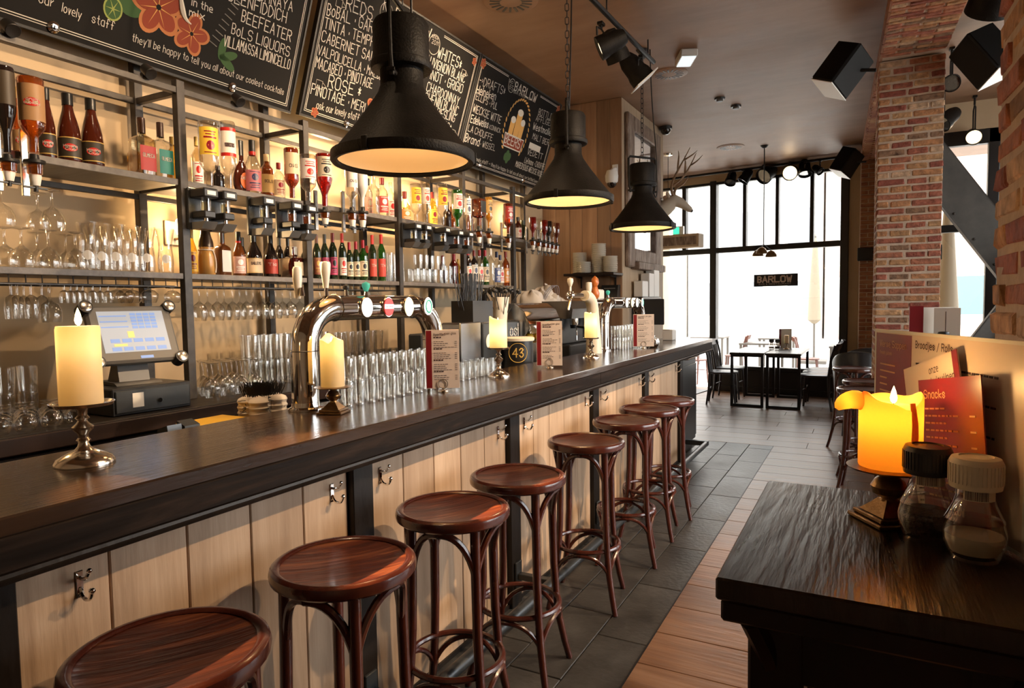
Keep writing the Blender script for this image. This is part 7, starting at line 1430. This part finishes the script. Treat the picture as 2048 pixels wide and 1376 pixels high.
def make_chair(name, label, mat, group):
    t = thing(name, label, 'chair', (0, 0, 0), 0, group)   # faces +x
    obj('seat', M().lathe([(0, 0.44), (0.19, 0.44), (0.205, 0.45), (0.205, 0.465), (0.19, 0.472), (0, 0.462)], 28, sq=1.2), MATS[mat], t)
    for s in (-1, 1):
        obj('leg', M().tube([(0.15, s * 0.15, 0.44), (0.165, s * 0.16, 0.2), (0.18, s * 0.17, 0)], [0.017, 0.016, 0.013], 8), MATS[mat], t)
        obj('leg', M().tube([(-0.21, s * 0.175, 0), (-0.18, s * 0.165, 0.22), (-0.17, s * 0.165, 0.45), (-0.20, s * 0.175, 0.70), (-0.245, s * 0.185, 0.87)], [0.013, 0.016, 0.017, 0.016, 0.014], 8), MATS[mat], t)
    obj('top_rail', M().prism([(-0.02, -0.20), (0.02, -0.20), (0.02, 0.20), (-0.02, 0.20)], (0, 1), lambda a, b, d: (-0.235 - 0.03 * d - 0.02 * (b / 0.2) ** 2 + a, b, 0.80 + 0.09 * d)), MATS[mat], t)
    for k in range(4): y = -0.105 + k * 0.07; obj('spindle', M().tube([(-0.17, y * 0.9, 0.46), (-0.20, y, 0.62), (-0.235, y * 1.05, 0.81)], [0.009, 0.011, 0.008], 6), MATS[mat], t)
    obj('stretcher', M().tube([(0.155, -0.155, 0.25), (0.155, 0.155, 0.25)], 0.009, 6).tube([(-0.175, -0.16, 0.22), (-0.175, 0.16, 0.22)], 0.009, 6), MATS[mat], t)
    return t
ch0 = make_chair('dining_chair', 'dark spindle back dining chair left of the far tables, nearest the viewer', 'dark_wood', 'chairs at the far tables'); ch0.location = (-1.80, 9.80, 0); ch0.rotation_euler = (0, 0, math.radians(6))
dup(ch0, (-1.82, 10.45, 0), math.radians(-4), 'dark spindle back dining chair left of the far tables, by the window')
for i, (y, lb) in enumerate(((9.78, 'nearest the viewer'), (10.20, 'middle one'), (10.62, 'by the window'))): dup(ch0, (-0.58 + 0.01 * i, y, 0), math.radians(180 + 4 * i - 4), 'dark spindle back dining chair right of the far tables, ' + lb)
t = thing('table_candle', 'small candle on a dark stick on the far right dining table', 'candle', (-1.02, 10.45, 0.7555)); obj('stick', M().lathe([(0, 0), (0.04, 0), (0.035, 0.01), (0.008, 0.02), (0.008, 0.07), (0.04, 0.08), (0, 0.085)], 18), MATS['bronze'], t); obj('wax_body', M().lathe([(0, 0.085), (0.033, 0.085), (0.033, 0.20), (0.02, 0.205), (0, 0.20)], 18), MATS['wax'], t)
t = thing('menu_card', 'white menu card standing on the far dining tables', 'menu', (-1.05, 10.58, 0.7555), math.radians(20)); obj('sheet', M().box(-0.09, 0.09, -0.002, 0.002, 0, 0.29), MATS['paper_white'], t); obj('colour_strip', M().box(-0.09, -0.06, -0.004, -0.0025, 0, 0.29), MATS['maroon'], t)
mill((-1.22, 10.40, 0.7555), 'salt mill on the far dining tables, left of the small candle', 'black_plastic', 'salt', 0.036); mill((-1.13, 10.34, 0.7555), 'pepper mill on the far dining tables next to the small candle', 'black_plastic', 'pepper', 0.046)
def barrel_chair(loc, rz, label):
    t = thing('barrel_chair', label, 'chair', loc, rz, 'black leather barrel chairs'); P = []
    obj('seat', M().lathe([(0, 0.40), (0.24, 0.40), (0.25, 0.42), (0.25, 0.47), (0.22, 0.50), (0, 0.50)], 28), MATS['dark_leather'], t)
    m = M(); vs = []; fs = []; n = 20
    for i in range(n + 1):
        a = -2.0 + 4.0 * i / n + PI; h = 0.92 - 0.22 * (abs(i - n / 2) / (n / 2)) ** 2
        for r, z in ((0.27, 0.40), (0.30, h - 0.03), (0.285, h), (0.25, h), (0.235, h - 0.03), (0.235, 0.42)): vs.append((r * math.cos(a), r * math.sin(a), z))
    for i in range(n):
        for k in range(6): j = (k + 1) % 6; fs.append((i * 6 + k, i * 6 + j, (i + 1) * 6 + j, (i + 1) * 6 + k))
    fs += [tuple(range(6))[::-1], tuple(n * 6 + k for k in range(6))]; obj('backrest', m.add(vs, fs), MATS['dark_leather'], t)
    for k in range(4): a = PI / 4 + k * PI / 2; obj('leg', M().tube([(0.19 * math.cos(a), 0.19 * math.sin(a), 0.41), (0.22 * math.cos(a), 0.22 * math.sin(a), 0)], [0.02, 0.014], 8), MATS['dark_wood'], t)
barrel_chair((-0.02, 8.05, 0), math.radians(80), 'black leather barrel chair by the right stools, nearer one'); barrel_chair((0.05, 8.75 - 0.02, 0), math.radians(95), 'black leather barrel chair by the right stools, farther one')
# ================================================================ OUTSIDE
G0 = -0.1295
def terrace_table(x, y, lb):
    t = thing('terrace_table', lb, 'table', (x, y, G0), 0, 'terrace tables'); obj('table_top', M().box(-0.4, 0.4, -0.4, 0.4, 0.70, 0.735, 0.004), MATS['terrace_top'], t)
    for sx in (-1, 1):
        for sy in (-1, 1): obj('leg', M().box(sx * 0.36 - 0.025, sx * 0.36 + 0.025, sy * 0.36 - 0.025, sy * 0.36 + 0.025, 0, 0.6995), MATS['terrace_top'], t)
tch = None
for i, (x, y) in enumerate(((-5.2, 14.8), (-3.2, 14.4), (-1.9, 16.2 - 1.6), (-0.2, 14.0), (1.6, 13.8), (-3.4, 16.8), (-1.8, 16.6))):
    terrace_table(x, y, 'pale terrace table outside, %s' % ['far left beyond the doorway', 'second from the left beyond the doorway', 'behind the left half of the shop window', 'behind the right half of the shop window', 'right end of the window', 'back row, left', 'back row, right'][i])
    for k, (dx, rz) in enumerate(((-0.78, 0), (0.78, PI))):
        if i == 0 and k == 0 or i in (1, 3):
            lb = 'red-brown bentwood chair on the terrace, %s of table %s' % ('left' if k == 0 else 'right', ['far left', 'second from left', 'third from left', 'fourth from left', 'at the right end'][i])
            if tch is None: tch = make_chair('terrace_chair', lb, 'terrace_wood', 'terrace chairs'); tch.location = (x + dx, y + 0.1, G0); tch.rotation_euler = (0, 0, rz)
            else: dup(tch, (x + dx, y + 0.1, G0), rz, lb)
lb = 'red-brown bentwood chair on the terrace right outside the doorway'; dup(tch, (-2.95, 13.2, G0), math.radians(70), lb)
t = thing('parasol', 'folded cream parasol standing on the street beyond the shop window', 'parasol', (-1.15, 18.4, G0)); obj('pole', M().tube([(0, 0, 0), (0, 0, 3.2)], 0.03, 10), MATS['terrace_top'], t); obj('canopy', M().lathe([(0.05, 1.0), (0.16, 1.1), (0.12, 2.0), (0.06, 3.0), (0, 3.3)], 12), MATS['parasol'], t); obj('base', M().box(-0.3, 0.3, -0.3, 0.3, 0, 0.08, 0.01), MATS['terrace_top'], t)
t = thing('parasol', 'folded cream parasol outside the right window', 'parasol', (1.0, 11.2, G0)); obj('pole', M().tube([(0, 0, 0), (0, 0, 3.0)], 0.03, 10), MATS['terrace_top'], t); obj('canopy', M().lathe([(0.05, 1.1), (0.17, 1.2), (0.12, 1.9), (0.06, 2.8), (0, 3.0)], 12), MATS['parasol'], t); obj('base', M().box(-0.3, 0.3, -0.3, 0.3, 0, 0.08, 0.01), MATS['terrace_top'], t)
def house(x0, x1, y, h, mat, label, door=None):
    w = x1 - x0; t = thing('house', label, 'building', ((x0 + x1) / 2, y, G0), 0, 'houses across the street'); obj('wall', M().box(-w / 2, w / 2, 0, 3.0, 0, h), MATS[mat], t); obj('cornice', M().box(-w / 2 - 0.1, w / 2 + 0.1, -0.2, 0.0, h - 0.4, h, 0.03), MATS['house_pale'], t)
    n = max(2, int(w / 1.8))
    for f in range(int(h / 3)):
        for i in range(n):
            cx = -w / 2 + (i + 0.5) * w / n; b = 0.5
            wn = obj('window', M().box(cx - b, cx + b, -0.05, 0.0, 0.9 + f * 3, 2.5 + f * 3, 0.01), MATS['house_pale'], t); obj('pane', M().box(cx - b + 0.08, cx + b - 0.08, -0.06, -0.0505, 0.98 + f * 3, 2.42 + f * 3), MATS['house_blue' if (door and f == 0) else 'house_glass'], wn)
house(-14, -7.2, 30, 10, 'house_pale', 'pale house across the street, leftmost'); house(-7.1, -1.6, 30.3, 11, 'house_pale', 'pale house across the street, seen through the middle of the doorway and window'); house(-1.5, 4.4, 30, 9.5, 'house_brick', 'brick house with blue shop front across the street', True); house(4.5, 12, 30.2, 10.5, 'house_pale', 'pale house across the street, rightmost')
